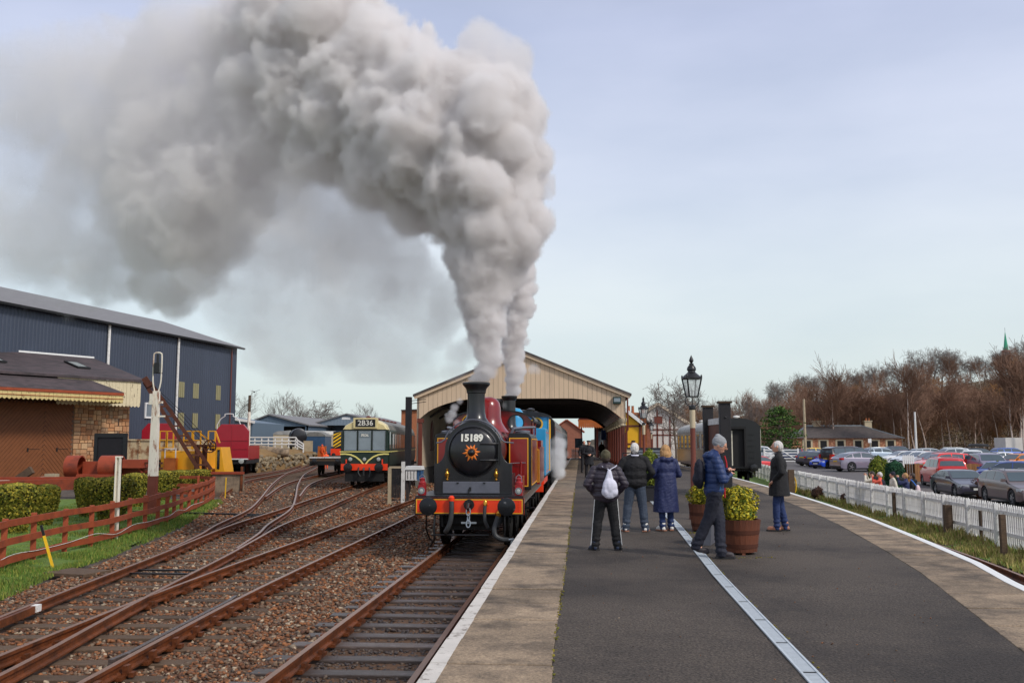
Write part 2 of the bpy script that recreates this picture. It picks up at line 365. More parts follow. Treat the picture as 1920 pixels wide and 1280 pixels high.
bb = B(); bb.box(0, 0, -.155, .2, .34, .04); bb.box(.09, 0, -.09, .06, .11, .11); bb.box(-.075, 0, -.115, .05, .11, .07); bb.box(.155, .0, -.135, .05, .1, .05)
bb.box(0, .13, -.125, .05, .05, .04); bb.box(0, -.13, -.125, .05, .05, .04)
chair_proto = bb.build('rail_chair', m_rail)
protos_used = {}; SLP = []
def proto_or_copy(p):
    if p.name in protos_used: o = p.copy(); COL.objects.link(o); return o
    protos_used[p.name] = 1; return p
def track(lbl, pts, dz, ztop, slp, y_sl, chairs_to, yl=None, yr=None, ext=None, spacing=.74):
    P = smoothpath(pts, 0.6)
    root = thing('railway_track', lbl, 'railway track'); root['kind'] = 'structure'
    rail_mesh(P, -.7525, dz, yl).build('rail', [m_rail, m_railtop], root); rail_mesh(P, .7525, dz, yr).build('rail', [m_rail, m_railtop], root)
    S = smoothpath(pts, spacing)
    for i, p in enumerate(S):
        if not (y_sl[0] <= p.y <= y_sl[1]): continue
        d = (S[min(i + 1, len(S) - 1)] - S[max(i - 1, 0)]).normalized(); a = math.atan2(d.y, d.x) - math.pi / 2
        e = (0, 0)
        if ext: e = ext(p.y)
        o = proto_or_copy(slp); o.parent = root; SLP.append((p.x + (e[1] - e[0]) / 2, p.y, a, 1.3 + (e[0] + e[1]) / 2))
        jit = random.uniform(-.05, .05)
        o.location = (p.x + (e[1] - e[0]) / 2 + jit, p.y + random.uniform(-.03, .03), ztop + random.uniform(-.008, .008))
        o.rotation_euler = (random.uniform(-.006, .006), random.uniform(-.008, .008), a + random.uniform(-.012, .012)); o.scale = ((2.6 + e[0] + e[1]) / 2.6, random.uniform(.92, 1.05), 1)
        if p.y < chairs_to:
            nrm = Vector((d.y, -d.x, 0))
            for sgn in (-1, 1):
                if sgn < 0 and yl and p.y < yl: continue
                o = proto_or_copy(chair_proto); o.parent = root; o.location = p + nrm * (.7525 * sgn) + Vector((0, 0, dz)); o.rotation_euler = (0, 0, a if sgn > 0 else a + math.pi)
    return root
track('rusty railway track under the red tank locomotive, beside the platform edge', T1, 0, -.172, sl_dark, (3, 46), 24, spacing=.70)
x2, x3 = (lambda y: lerp_path(T2, y)), (lambda y: lerp_path(T3, y))
track('railway track with points, second from the platform, running into the station shed', T2, 0.002, -.178, sl_std, (3, 62), 38, ext=lambda y: (max(0, (x2(y) - x3(y)) if y < 20.2 else 0), 0))
x5 = lambda y: lerp_path(T5, y)
track('railway track leading from the points to the green railcar', T3, 0.006, -.178, sl_std, (20.2, 72), 34, ext=lambda y: (max(0, x3(y) - x5(y)) if 21 < y < 36 else 0, 0))
track('railway track curving off to the far left siding by the stone bank', T5, -0.002, -.18, sl_std, (36, 95), 45)
track('short siding track leading up to the flat wagon', T4, 0.004, -.182, sl_std, (46, 76), 46)
track('farthest left siding track starting at the rusty buffer beam', T6, 0.0, -.184, sl_std, (46, 95), 30)
T7 = [(x + 1.42, y) for x, y in PE]
track('rusty railway track on the car park side of the platform', T7, -.02, -.2, sl_std, (4, 60), 14)
# check rails, point stretcher bars and blocked ends
bb = B()
P2 = smoothpath(T2, .5)
q = [p for p in offset_path(P2, .66) if 10.2 < p.y < 15.2]; q[0] += Vector((-.05, 0, 0)); q[-1] += Vector((-.05, 0, 0))
for a_, b_ in zip(q, q[1:]): bb.bar(a_ + Vector((0, 0, -.06)), b_ + Vector((0, 0, -.06)), .06, .12)
tag(bb.build('check_rail', m_sleeperdark), 'dark worn check rail lying beside the nearest rail of the points', 'check rail')
bb = B()
P3 = smoothpath(T3, .5)
q = [p for p in offset_path(P3, -.66) if 9.6 < p.y < 14.0]
for a_, b_ in zip(q, q[1:]): bb.bar(a_ + Vector((0, 0, -.05)), b_ + Vector((0, 0, -.05)), .06, .11)
c_ = tag(bb.build('check_rail', m_rail), 'rusty check rail with a white end along the outer left rail', 'check rail')
bb = B(); bb.box(q[-1].x, q[-1].y + .06, -.04, .09, .16, .1, rz=.12); bb.build('painted_end', m_whiteworn, c_)
for y_ in (18.2, 18.7):
    bb = B(); bb.bar((x3(y_) - .7, y_, -.12), (x3(y_) + .75, y_, -.12), .06, .03)
    tag(bb.build('stretcher_bar', m_black), 'dark stretcher bar between the point blades', 'stretcher bar', 'stretcher bars of the points')
for y_ in (32.6, 33.4):
    bb = B(); bb.bar((x5(y_) - .7, y_, -.12), (x5(y_) + .75, y_, -.12), .08, .03)
    tag(bb.build('stretcher_bar', m_black), 'dark stretcher bar between the point blades', 'stretcher bar', 'stretcher bars of the points')
bb = B(); bb.bar((-17.6, 35.0, -.15), (-10.7, 33.2, -.15), .16, .06)
tag(bb.build('point_rod', m_void), 'dark point rod crossing the ballast from the grass to the track', 'point rod')

# ---- loose ballast stones
def scatter(name, mt, boxes, zf, smin, smax, label=None):
    base = np.array([(1, 0, 0), (-1, 0, 0), (0, 1, 0), (0, -1, 0), (0, 0, 1), (0, 0, -1)], float)
    tris = np.array([(0, 2, 4), (2, 1, 4), (1, 3, 4), (3, 0, 4), (2, 0, 5), (1, 2, 5), (3, 1, 5), (0, 3, 5)])
    Ps = []; Ss = []
    for (xl, xr, y0, y1, dens, sm) in boxes:
        area = 0.5 * ((xr(y0) - xl(y0)) + (xr(y1) - xl(y1))) * (y1 - y0); n = int(area * dens)
        yy = np.random.uniform(y0, y1, n); u = np.random.uniform(0, 1, n)
        x0 = np.array([xl(v) for v in yy]); x1 = np.array([xr(v) for v in yy])
        Ps.append(np.stack([x0 + u * (x1 - x0), yy], 1)); Ss.append(np.random.uniform(smin, smax, n) * sm)
    P = np.concatenate(Ps); S = np.concatenate(Ss); n = len(P)
    keep = np.ones(n, bool)
    for tr, lim in ((T1, 130), (T2, 110), (T3, 75), (T5, 120)):
        if name == 'ballast_stones':
            tx = np.interp(P[:, 1], [p[1] for p in tr], [p[0] for p in tr], left=999, right=999)
            for o_ in (-.7525, .7525): keep &= np.abs(P[:, 0] - tx - o_) > .07
    if name == 'ballast_stones':
        for (cx_, cy__, a, hl) in SLP:
            dx, dy = P[:, 0] - cx_, P[:, 1] - cy__; u = dx * math.cos(a) + dy * math.sin(a); v = -dx * math.sin(a) + dy * math.cos(a)
            keep &= ~((np.abs(v) < .115) & (np.abs(u) < hl - .15) & (np.random.random(n) < .9))
    # most stones lie between the sleepers, a few on top of them
    P = P[keep]; S = S[keep]; n = len(P)
    z = np.array([zf(a, b_) for a, b_ in P]) + np.random.uniform(-.6, .7, n) * S
    rot = np.random.normal(size=(n, 4)); rot /= np.linalg.norm(rot, axis=1)[:, None]
    a, b_, c, d = rot.T
    Rm = np.stack([1 - 2 * (c * c + d * d), 2 * (b_ * c - a * d), 2 * (b_ * d + a * c), 2 * (b_ * c + a * d), 1 - 2 * (b_ * b_ + d * d), 2 * (c * d - a * b_), 2 * (b_ * d - a * c), 2 * (c * d + a * b_), 1 - 2 * (b_ * b_ + c * c)], 1).reshape(n, 3, 3)
    V = base[None] * np.random.uniform(.55, 1.25, (n, 6, 1)) + np.random.uniform(-.3, .3, (n, 6, 3))
    V = np.einsum('nij,nkj->nki', Rm, V) * S[:, None, None] * np.array([1.1, 1, .75]); V += np.concatenate([P, z[:, None]], 1)[:, None, :]
    F = (tris[None] + (np.arange(n) * 6)[:, None, None]).reshape(-1, 3)
    me = bpy.data.meshes.new(name); me.vertices.add(n * 6); me.vertices.foreach_set('co', V.ravel())
    me.loops.add(F.size); me.loops.foreach_set('vertex_index', F.ravel().astype(np.int32))
    me.polygons.add(len(F)); me.polygons.foreach_set('loop_start', np.arange(0, F.size, 3, dtype=np.int32))
    me.update(calc_edges=True); me.validate(); me.materials.append(mt)
    o = bpy.data.objects.new(name, me); COL.objects.link(o); o['kind'] = 'stuff'
    return o
xb = lambda y: lerp_path(XL, y)
zb = lambda x, y: -.212
scatter('ballast_stones', m_stone, [(lambda y: max(xb(y), -11), lambda y: -3.55, 6.5, 12, 520, 1.0), (xb, lambda y: -3.5, 12, 18, 330, 1.12), (xb, lambda y: -3.5, 18, 27, 190, 1.3), (xb, lambda y: -4, 27, 42, 80, 1.7), (xb, lambda y: -4, 42, 62, 26, 2.3)], zb, .024, .042)
scatter('oily_stones', m_stonedark, [(lambda y: -3.2, lambda y: -1.35, 6.5, 13, 420, 1.0), (lambda y: -3.9, lambda y: -3.3, 6.5, 13, 150, 1.0), (lambda y: -3.3, lambda y: -1.35, 13, 21, 200, 1.2)], lambda x, y: -.225, .022, .038)
scatter('cess_stones', m_stonedark, [(lambda y: lerp_path(PE, y) + .4, lambda y: lerp_path(PE, y) + 3.0, 13, 26, 90, 1.2)], lambda x, y: -.22, .02, .04)
def blades(name, mt, boxes, zf, h0, h1):
    Ps = []; Hs = []
    for xl, xr, y0, y1, dens, hm in boxes:
        n = int(abs(.5 * ((xr(y0) - xl(y0)) + (xr(y1) - xl(y1)))) * (y1 - y0) * dens)
        yy = np.random.uniform(y0, y1, n); u = np.random.uniform(0, 1, n)
        x0 = np.array([xl(v) for v in yy]); x1 = np.array([xr(v) for v in yy]); xx = x0 + u * (x1 - x0)
        cl = np.array([mnoise.noise(Vector((a * 1.1, b_ * 1.1, 9))) for a, b_ in zip(xx, yy)])
        kp = cl > -.28 + np.random.uniform(-.2, .2, n)
        Ps.append(np.stack([xx, yy], 1)[kp]); Hs.append((np.random.uniform(h0, h1, n) * hm * (1 + .7 * cl))[kp])
    P = np.concatenate(Ps); H = np.concatenate(Hs); n = len(P); ang = np.random.uniform(0, 6.28, n)
    z = np.array([zf(a, b_) for a, b_ in P]) - .01
    dx = np.cos(ang) * H * .14; dy = np.sin(ang) * H * .14; lean = np.random.uniform(-.5, .5, (n, 2)) * H[:, None]
    V = np.stack([np.stack([P[:, 0] - dx, P[:, 1] - dy, z], 1), np.stack([P[:, 0] + dx, P[:, 1] + dy, z], 1), np.stack([P[:, 0] + lean[:, 0], P[:, 1] + lean[:, 1], z + H], 1)], 1)
    F = np.arange(n * 3).reshape(-1, 3)
    me = bpy.data.meshes.new(name); me.vertices.add(n * 3); me.vertices.foreach_set('co', V.ravel()); me.loops.add(n * 3)
    me.loops.foreach_set('vertex_index', F.ravel().astype(np.int32)); me.polygons.add(n); me.polygons.foreach_set('loop_start', np.arange(0, n * 3, 3, dtype=np.int32))
    me.update(calc_edges=True); me.materials.append(mt); o = bpy.data.objects.new(name, me); COL.objects.link(o); o['kind'] = 'stuff'; return o
gx = lambda y: lerp_path(GX, y)
blades('grass', m_blade, [(lambda y: gx(y) - 4, lambda y: gx(y) + .25, 14, 24, 900, 1.0), (lambda y: gx(y) - 6, lambda y: gx(y) + .3, 24, 42, 420, 1.25)], lambda x, y: -.18, .04, .10)
m_dry = mat('dry_grass', C(150, 140, 84), 0.9, 0, .25, 1, island=[C(104, 128, 50), C(150, 146, 74), C(176, 160, 104), C(120, 100, 62)])
blades('verge_grass', m_dry, [(lambda y: lerp_path(PE, y) + 2.7, lambda y: fx(y) - .1, 16, 40, 420, 1.3), (lambda y: fx(y) - .35, lambda y: fx(y) + .05, 16, 60, 250, 2.4)], lambda x, y: -.19, .05, .12)

# ---- island platform
PZ = 0.80
plat = thing('station_platform', 'long asphalt island platform with concrete edge slabs and white lines', 'platform'); plat['kind'] = 'structure'
ysp = fr(2.5, 112, 120)
bb = B(); n = len(ysp)
for y in ysp:
    bb.v += [(-.22, y, PZ - .004 + .004 * math.sin(y)), (lerp_path(PI_, y), y, PZ - .004 + .004 * math.sin(y * 1.3))]
bb.f = [(2 * i, 2 * i + 1, 2 * i + 3, 2 * i + 2) for i in range(n - 1)]; bb.mi = [0] * len(bb.f)
bb.build('asphalt_surface', m_asph, plat)
m_wall = mat('platform_wall_brick', C(104, 84, 74), .9, 0, .3, 5, bump=.5, bscale=20)
bb = B()
for y in ysp: bb.v += [(-1.06, y, -.6), (-1.06, y, PZ - .1), (lerp_path(PE, y) - .06, y, PZ - .1), (lerp_path(PE, y) - .06, y, -.6)]
bb.f = [(4 * i + k, 4 * i + 4 + k, 4 * i + 5 + k, 4 * i + 1 + k) for i in range(n - 1) for k in range(3)] + [(0, 1, 2, 3), tuple(4 * (n - 1) + k for k in (3, 2, 1, 0))]; bb.mi = [0] * len(bb.f)
bb.build('platform_wall', m_wall, plat)
y = 2.6; k = 0
wline = B(); wline2 = B()
while y < 100:
    ln = .9 if y < 60 else 1.8
    dz = random.uniform(-.006, .006); x1 = -.22 + random.uniform(-.012, .012); tilt = random.uniform(-.004, .004)
    o = B().bx(-1.12, x1, y + .011, y + ln - .011, PZ - .1, PZ).build('edge_slab', m_slab, plat, bevel=.008, loc=(0, 0, dz)); o.rotation_euler.y = 0
    wline.bx(-1.125, -1.0 + random.uniform(-.006, .006), y + .004, y + ln - .004, PZ - .06, PZ + .0035 + dz)
    xa, xb_, xc, xd = lerp_path(PI_, y), lerp_path(PE, y), lerp_path(PI_, y + ln), lerp_path(PE, y + ln)
    bb = B(); g = .011
    vs_ = [(xa, y + g), (xb_, y + g), (xd, y + ln - g), (xc, y + ln - g)]
    bb.prism(vs_, PZ - .1, PZ + .001, 'Z'); bb.build('edge_slab', m_slab, plat, bevel=.008, loc=(0, 0, random.uniform(-.003, .005)))
    vs_ = [(xb_ - .11, y), (xb_ + .012, y), (xd + .012, y + ln), (xd - .11, y + ln)]
    wline2.prism(vs_, PZ - .05, PZ + .009, 'Z')
    y += ln
m_line = mat('worn_white_line', C(206, 200, 192), .7, 0, .1, 4, col2=C(128, 118, 108), c2pos=(.56, .66), c2scale=7, bump=.2)
wline.build('white_edge_line', m_line, plat); wline2.build('white_edge_line', m_whiteclean, plat)
DR = [(1.53, 4), (1.60, 6.7), (1.67, 11.8), (1.89, 19), (2.0, 28.7), (2.1, 40), (2.2, 56)]
scatter('platform_grit', m_stone, [(lambda y: -.1, lambda y: lerp_path(PI_, y) - .1, 6, 22, 3.2, 1)], lambda x, y: PZ + .002, .004, .011)
m_moss = mat('moss', C(112, 104, 30), .95, 0, .3, 9, island=[C(96, 98, 28), C(136, 122, 36), C(84, 84, 30)])
scatter('moss', m_moss, [(lambda y: -.235, lambda y: -.2, 5, 34, 520, 1), (lambda y: lerp_path(DR, y) + .075, lambda y: lerp_path(DR, y) + .1, 6, 24, 240, 1), (lambda y: 1.95, lambda y: 2.75, 13.7, 13.95, 260, 1), (lambda y: 1.95, lambda y: 2.7, 17.4, 17.7, 260, 1)], lambda x, y: PZ, .006, .016)
# drain channel along the platform
m_grate = mat('drain_grating', C(192, 200, 206), .5, .15, .12, 9)
dr = thing('drain_channel', 'galvanised drain channel running along the asphalt platform', 'drain')
y = 4.0
while y < 52:
    x0, x1 = lerp_path(DR, y), lerp_path(DR, y + 1); dx = (x1 - x0)
    bb = B(); a = math.atan2(dx, 1)
    for s_ in (-1, 1): bb.box(s_ * .058, .5, .004, .018, .99, .012)
    nb = 26 if y < 16 else 8
    for j in range(nb): bb.box(0, .02 + (j + .5) * .96 / nb, .001, .1, .96 / nb * .62, .008)
    o = bb.build('drain_cover', m_grate, dr, loc=(x0, y, PZ + .002), rz=-a)
    y += 1.0
bb = B()
for i in range(48):
    y = 4 + i; bb.bar((lerp_path(DR, y), y, PZ + .0015), (lerp_path(DR, y + 1), y + 1, PZ + .0015), .1, .003)
bb.build('channel_bed', m_void, dr)
# ================================================================ rolling stock
m_locored = mat('crimson_engine_paint', C(134, 18, 18), 0.28, 0, .14, 2, col2=C(84, 22, 22), c2pos=(.52, .8), stretch=(1, 1, .4), coat=.5)
m_beam = mat('vermilion_paint', C(238, 62, 18), 0.4, 0, .08, 3, coat=.2)
m_yellowl = mat('yellow_lining', C(236, 170, 40), .45, 0, .05, 5)
m_smoke = mat('smokebox_black', C(22, 22, 27), 0.36, 0, .3, 4, col2=C(62, 54, 48), c2pos=(.55, .85), c2scale=2.2, stretch=(1.5, 1.5, .5), coat=.35, bump=.08, bscale=24)
m_greysteel = mat('dull_grey_steel', C(104, 106, 116), .4, .3, .15, 5)
m_brass = mat('brass', C(206, 150, 60), .25, .9, .1, 6)
m_blue = mat('sky_blue_engine_paint', C(40, 150, 200), .3, 0, .08, 2, coat=.4)
m_ironwear = mat('worn_buffer_steel', C(34, 36, 40), .35, .4, .25, 8, col2=C(150, 148, 148), c2pos=(.62, .72), c2scale=9)
m_rubber = mat('rubber_hose', C(52, 54, 56), .55, 0, .2, 8)
m_lampred = mat('red_lamp_enamel', C(150, 20, 28), .3, 0, .1, 6, coat=.4)
m_lens = mat('lamp_lens', C(170, 176, 172), .08, 0, .1, 6, spec=1)
m_num = mat('white_lettering', C(228, 226, 214), .5, 0, .03, 5)
m_sun = mat('orange_emblem', C(232, 120, 30), .45, 0, .25, 12, col2=C(240, 176, 70), c2scale=14)

def wheel(bb, x, y, r_, th=.13, spokes=0):
    sgn = 1 if x > 0 else -1
    bb.lathe([(r_ + .03, x - .04), (r_ + .03, x), (r_, x + .0), (r_, x + .1), (r_ - .1, x + .1), (r_ - .1, x - .04)], 28, (0, y, r_), 'X', cap=False)
    if spokes:
        for k in range(spokes):
            a = 2 * math.pi * k / spokes; bb.bar((x + .03, y + .1 * math.cos(a), r_ + .1 * math.sin(a)), (x + .03, y + (r_ - .08) * math.cos(a), r_ + (r_ - .08) * math.sin(a)), .05, .06)
        bb.lathe([(.14, x - .06), (.14, x + .1)], 14, (0, y, r_), 'X')
    else: bb.lathe([(r_ - .08, x), (r_ - .08, x + .05), (.15, x + .06), (.15, x + .1)], 24, (0, y, r_), 'X')
def buffer(par, x, z, y0, ln=.4, r_=.2, head=None, shank=None):
    bb = B(); bb.lathe([(.13, y0), (.12, y0 - ln * .5), (.075, y0 - ln * .5), (.075, y0 - ln + .03)], 18, (x, 0, z), 'Y')
    o = bb.build('buffer', shank or m_black, par, True)
    bb = B(); bb.lathe([(.05, y0 - ln + .05), (r_ * .96, y0 - ln + .04), (r_, y0 - ln + .02), (r_ * .97, y0 - ln), (r_ * .5, y0 - ln - .022), (0.001, y0 - ln - .03)], 30, (x, 0, z), 'Y')
    bb.build('buffer_head', head or m_ironwear, o, True)
def lined_frame(par, mt, pts, wd=.025, axis='Y', t=0.0, th=.006, name='lining'):
    """thin painted line round a rectangle: pts (a0,b0,a1,b1) in the plane across the axis"""
    a0, b0, a1, b1 = pts; bb = B()
    for (p, q, r_, s_) in ((a0, b0, a1, b0 + wd), (a0, b1 - wd, a1, b1), (a0, b0 + wd, a0 + wd, b1 - wd), (a1 - wd, b0 + wd, a1, b1 - wd)):
        if axis == 'Y': bb.bx(p, r_, t - th, t, q, s_)
        else: bb.bx(t - th, t + th, p, r_, q, s_)
    return bb.build(name, mt, par)
def head_lamp(x, y, z, lbl):
    t = thing('head_lamp', lbl, 'lamp', (x, y, z), 0, 'red head lamps on the buffer beam')
    bb = B(); bb.box(0, 0, .12, .17, .17, .24); bb.lathe([(.085, .24), (.085, .3), (.06, .31), (.06, .36), (.075, .37), (.02, .4)], 16)
    o = bb.build('lamp_body', m_lampred, t, bevel=.01)
    bb = B(); bb.lathe([(.075, -.085), (.075, -.125), (.06, -.125), (.058, -.1)], 20, (0, 0, .11), 'Y', cap=False); r_ = bb.build('lens_rim', m_steel, o, True)
    bb = B(); bb.lathe([(.06, -.1), (.045, -.118), (.001, -.125)], 20, (0, 0, .11), 'Y'); bb.build('lens', m_lens, o, True)
    bb = B(); bb.tube([(-.07, 0, .3), (-.06, 0, .42), (0, 0, .47), (.06, 0, .42), (.07, 0, .3)], .008, 6); bb.build('handle', m_steel, t)

def locomotive():
    X0, Y0 = -2.5, 21.15
    t = thing('steam_locomotive', 'crimson and black steam tank engine with white number 15189 and orange sun on its smokebox', 'steam locomotive', (X0, Y0, 0))
    bb = B(); bb.bx(-1.23, 1.23, 0, .09, .82, 1.2); beam = bb.build('buffer_beam', m_beam, t, bevel=.006)
    lined_frame(beam, m_yellowl, (-1.2, .85, 1.2, 1.17), .022, 'Y', -.001)
    lined_frame(beam, m_black, (-1.23, .82, 1.23, 1.2), .026, 'Y', -.0005)
    bb = B()
    for sx in (-1, 1):
        for k in range(5): bb.lathe([(.012, -.012), (.012, 0)], 8, (sx * 1.12, 0, .9 + .055 * k), 'Y')
        bb.lathe([(.014, -.014), (.014, 0)], 8, (sx * .42, 0, 1.05), 'Y')
    bb.build('rivet', m_beam, beam, kind='stuff')
    buffer(t, -.866, 1.03, 0); buffer(t, .866, 1.03, 0)
    # footplate and frames
    bb = B(); bb.bx(-1.22, 1.22, .02, 9.5, 1.2, 1.24); bb.bx(1.16, 1.22, .09, 9.5, 1.06, 1.2); bb.bx(-1.22, -1.16, .09, 9.5, 1.06, 1.2); bb.build('running_plate', m_smoke, t)
    bb = B()
    for sx in (-1, 1):
        bb.bx(sx * .62 - .02, sx * .62 + .02, .1, 9.3, .55, 1.2)
    bb.bx(-.6, .6, .3, 1.6, .6, 1.15); bb.bx(-.62, .62, .5, .54, .45, .6); bb.bx(-.55, .55, 1.8, 9, .5, .9)
    bb.build('frame', m_void, t)
    for i, (yy, r_) in enumerate(((1.9, .76), (4.2, .88), (6.3, .62), (8.1, .5))):
        bb = B(); wheel(bb, .7, yy, r_, spokes=14); wheel(bb, -.8, yy, r_, spokes=14); bb.tube([(-.8, yy, r_), (.8, yy, r_)], .08, 10); bb.build('wheel_set', m_void, t, True)
    for sx in (-1, 1):
        bb = B(); bb.tube([(sx * .78, .1, .82), (sx * .8, .05, .5), (sx * .78, .06, .3), (sx * .9, .2, .1)], .025, 8); bb.build('guard_iron', m_black, t, True)
        bb = B(); bb.tube([(sx * .98, .12, .8), (sx * 1.02, .3, .5), (sx * .97, .5, .25), (sx * .85, .6, .12)], .018, 6); bb.build('sand_pipe', m_black, t, True)
        bb = B(); bb.box(sx * 1.08, 5.4, .62, .26, .34, .03); bb.box(sx * 1.08, 5.4, .9, .24, .3, .03); bb.bx(sx * 1.08 - .02, sx * 1.08 + .02, 5.22, 5.26, .6, 1.1); bb.build('step', m_black, t)
    # hook, coupling and hoses
    bb = B(); bb.lathe([(.12, -.06), (.12, -.02), (.07, 0)], 16, (0.0, 0, 1.05), 'Y'); bb.tube([(0, -.03, 1.05), (0, -.2, 1.06), (0, -.27, .99), (0, -.2, .93)], [.05, .045, .035, .02], 8); hk = bb.build('coupling_hook', m_black, t, True)
    bb = B()
    for k in range(3):
        zc_ = .9 - k * .13; bb.tube([(.045 * math.cos(a) * (1 if k % 2 == 0 else .5), -.15 + .02 * math.sin(a) + .03 * (k % 2), zc_ + .08 * math.sin(a)) for a in [2 * math.pi * i / 12 for i in range(13)]], .016, 6)
    bb.bar((-.16, -.12, .66), (.18, -.12, .66), .04, .04); bb.build('coupling_chain', m_steel, hk, True)
    def hose(pts, r_, tip=m_beam):
        bb = B(); bb.tube(smoothpath3(pts), r_, 10); o = bb.build('brake_hose', m_rubber, t, True)
        bb = B(); bb.lathe([(r_ * 1.15, -.03), (r_ * 1.25, .05), (r_ * .6, .09)], 12, pts[0]); bb.build('hose_cap', tip, o, True)
    hose([(-.39, -.07, 1.16), (-.38, -.1, .95), (-.4, -.12, .7), (-.47, -.1, .52), (-.52, -.05, .45)], .055)
    hose([(.37, -.07, 1.06), (.36, -.1, .9), (.37, -.12, .7), (.43, -.08, .55)], .04, m_brass)
    hose([(.66, -.06, .82), (.62, -.12, .68), (.58, -.18, .52), (.62, -.2, .38), (.76, -.2, .31), (.9, -.2, .3)], .055, m_brass)
    bb = B(); bb.tube([(.9, -.2, .3), (1.0, -.2, .32), (1.03, -.2, .25), (.97, -.2, .2)], .03, 8); bb.bar((.98, -.2, .3), (.96, -.2, .12), .05, .04); bb.build('hose_coupling', m_steel, t, True)
    bb = B(); bb.tube([(-.85, -.02, .38), (.45, -.02, .38)], .02, 6); bb.build('brake_rod', m_black, t)
    # smokebox front with wing plates
    P = [(-.91, 1.24), (.91, 1.24), (.91, 1.93)]
    for k in range(1, 9):                                   # concave sweep up to the smokebox
        a = k / 8; P.append((.91 - .25 * math.sin(a * math.pi / 2), 1.93 + .34 * (1 - math.cos(a * math.pi / 2)) + .0 * a))
    for k in range(1, 24):
        a = math.pi * k / 24; P.append((.665 * math.cos(a), 2.25 + .665 * math.sin(a)))
    for k in range(8, -1, -1):
        a = k / 8; P.append((-(.91 - .25 * math.sin(a * math.pi / 2)), 1.93 + .34 * (1 - math.cos(a * math.pi / 2))))
    bb = B(); bb.prism(P, .74, .79, 'Y'); wing = bb.build('smokebox_front', m_smoke, t, True, bevel=.006)
    bb = B()
    for k in range(13): bb.lathe([(.013, .725), (.013, .74)], 8, (-.6 + k * .1, 0, 1.62), 'Y')
    for sx in (-1, 1):
        for k in range(5): bb.lathe([(.013, .725), (.013, .74)], 8, (sx * .86, 0, 1.34 + k * .14), 'Y')
    bb.build('rivet', m_smoke, wing, kind='stuff')
    bb = B(); bb.bx(-.9, .9, .79, 1.9, 1.24, 1.7); bb.build('smokebox_saddle', m_smoke, t)
    bb = B(); bb.lathe([(.66, .79), (.66, 2.0)], 40, (0, 0, 2.25), 'Y'); bb.build('smokebox', m_smoke, t, True)
    bb = B(); bb.lathe([(.6, .74), (.6, .715), (.565, .7), (.555, .72)], 44, (0, 0, 2.23), 'Y', cap=False); ring = bb.build('door_ring', m_smoke, t, True)
    prof = [(.55, .735), (.55, .7), (.53, .675)] + [(.53 * math.cos(a), .675 - .12 * math.sin(a)) for a in [math.pi / 2 * k / 9 for k in range(1, 9)]] + [(.001, .555)]
    bb = B(); bb.lathe(prof, 48, (0, 0, 2.23), 'Y'); door = bb.build('smokebox_door', m_smoke, t, True)
    for zz in (2.4, 2.02):
        bb = B(); pts = []
        for k in range(7):
            x = .18 + k * .07; rr = math.hypot(x, zz - 2.23); pts.append((x, .66 - .12 * math.sqrt(max(0, 1 - (rr / .56) ** 2)), zz))
        bb.tube(pts, .025, 6); bb.build('hinge_strap', m_black, door)
    bb = B(); bb.tube([(.6, .69, 1.92), (.6, .69, 2.5)], .022, 8); bb.build('hinge_post', m_black, t)
    # emblem: twelve-rayed sun with dark boss
    for k in range(12):
        a = 2 * math.pi * k / 12 + .1; bb = B(); ln = .22 if k % 2 == 0 else .175; w_ = .042
        cx_, cz_ = -.02, 2.2
        q = lambda r_, s_: (cx_ + r_ * math.cos(a) - s_ * math.sin(a), .56 + r_ * r_ * .35 - .012, cz_ + r_ * math.sin(a) + s_ * math.cos(a))
        bb.add([q(.08, -w_), q(.08, w_), q(ln, 0), tuple(Vector(q(.11, 0)) + Vector((0, -.012, 0)))], [(0, 2, 3), (2, 1, 3), (1, 0, 3), (0, 1, 2)]); bb.build('emblem_ray', m_sun, door)
    bb = B(); bb.lathe([(.085, .57), (.085, .54), (.075, .53), (.06, .5), (.035, .49), (.001, .47)], 20, (-.02, 0, 2.2), 'Y'); bb.build('door_boss', m_black, door, True)
    text('15189', .22, m_num, door, (-.02, .56, 2.53), rot=(math.pi / 2 - .17, 0, 0), off=.011, ext=.008, name='number_lettering', sx=.98)
    # lower grey panel
    bb = B(); bb.bx(-.7, .62, .69, .74, 1.26, 1.53); pn = bb.build('footplate_panel', m_greysteel, t, bevel=.01)
    bb = B(); bb.box(-.35, .68, 1.5, .05, .02, .03); bb.box(.27, .68, 1.5, .05, .02, .03); bb.box(-.06, .68, 1.36, .05, .02, .09); bb.bar((-.09, .67, 1.26), (-.09, .67, 1.36), .03, .02); bb.build('catch', m_black, pn)
    for sx in (-.6, .54):
        bb = B(); bb.lathe([(.02, 1.55), (.035, 1.58), (.02, 1.6), (.05, 1.66), (.055, 1.71), (.03, 1.75), (.025, 1.78), (.04, 1.8), (.01, 1.83)], 14, (sx, .7, 0)); bb.build('brass_finial', m_brass, t, True)
    # handrail over the smokebox
    pts = [(-.86, .7, 2.42), (-.74, .7, 2.44), (-.66, .7, 2.5)] + [(.71 * math.cos(a), .7, 2.25 + .71 * math.sin(a)) for a in [math.pi * (.84 - .68 * k / 14) for k in range(15)]] + [(.66, .7, 2.5), (.74, .7, 2.44), (.95, .72, 2.42)]
    bb = B(); bb.tube(pts, .017, 8); bb.build('handrail', m_greysteel, t, True)
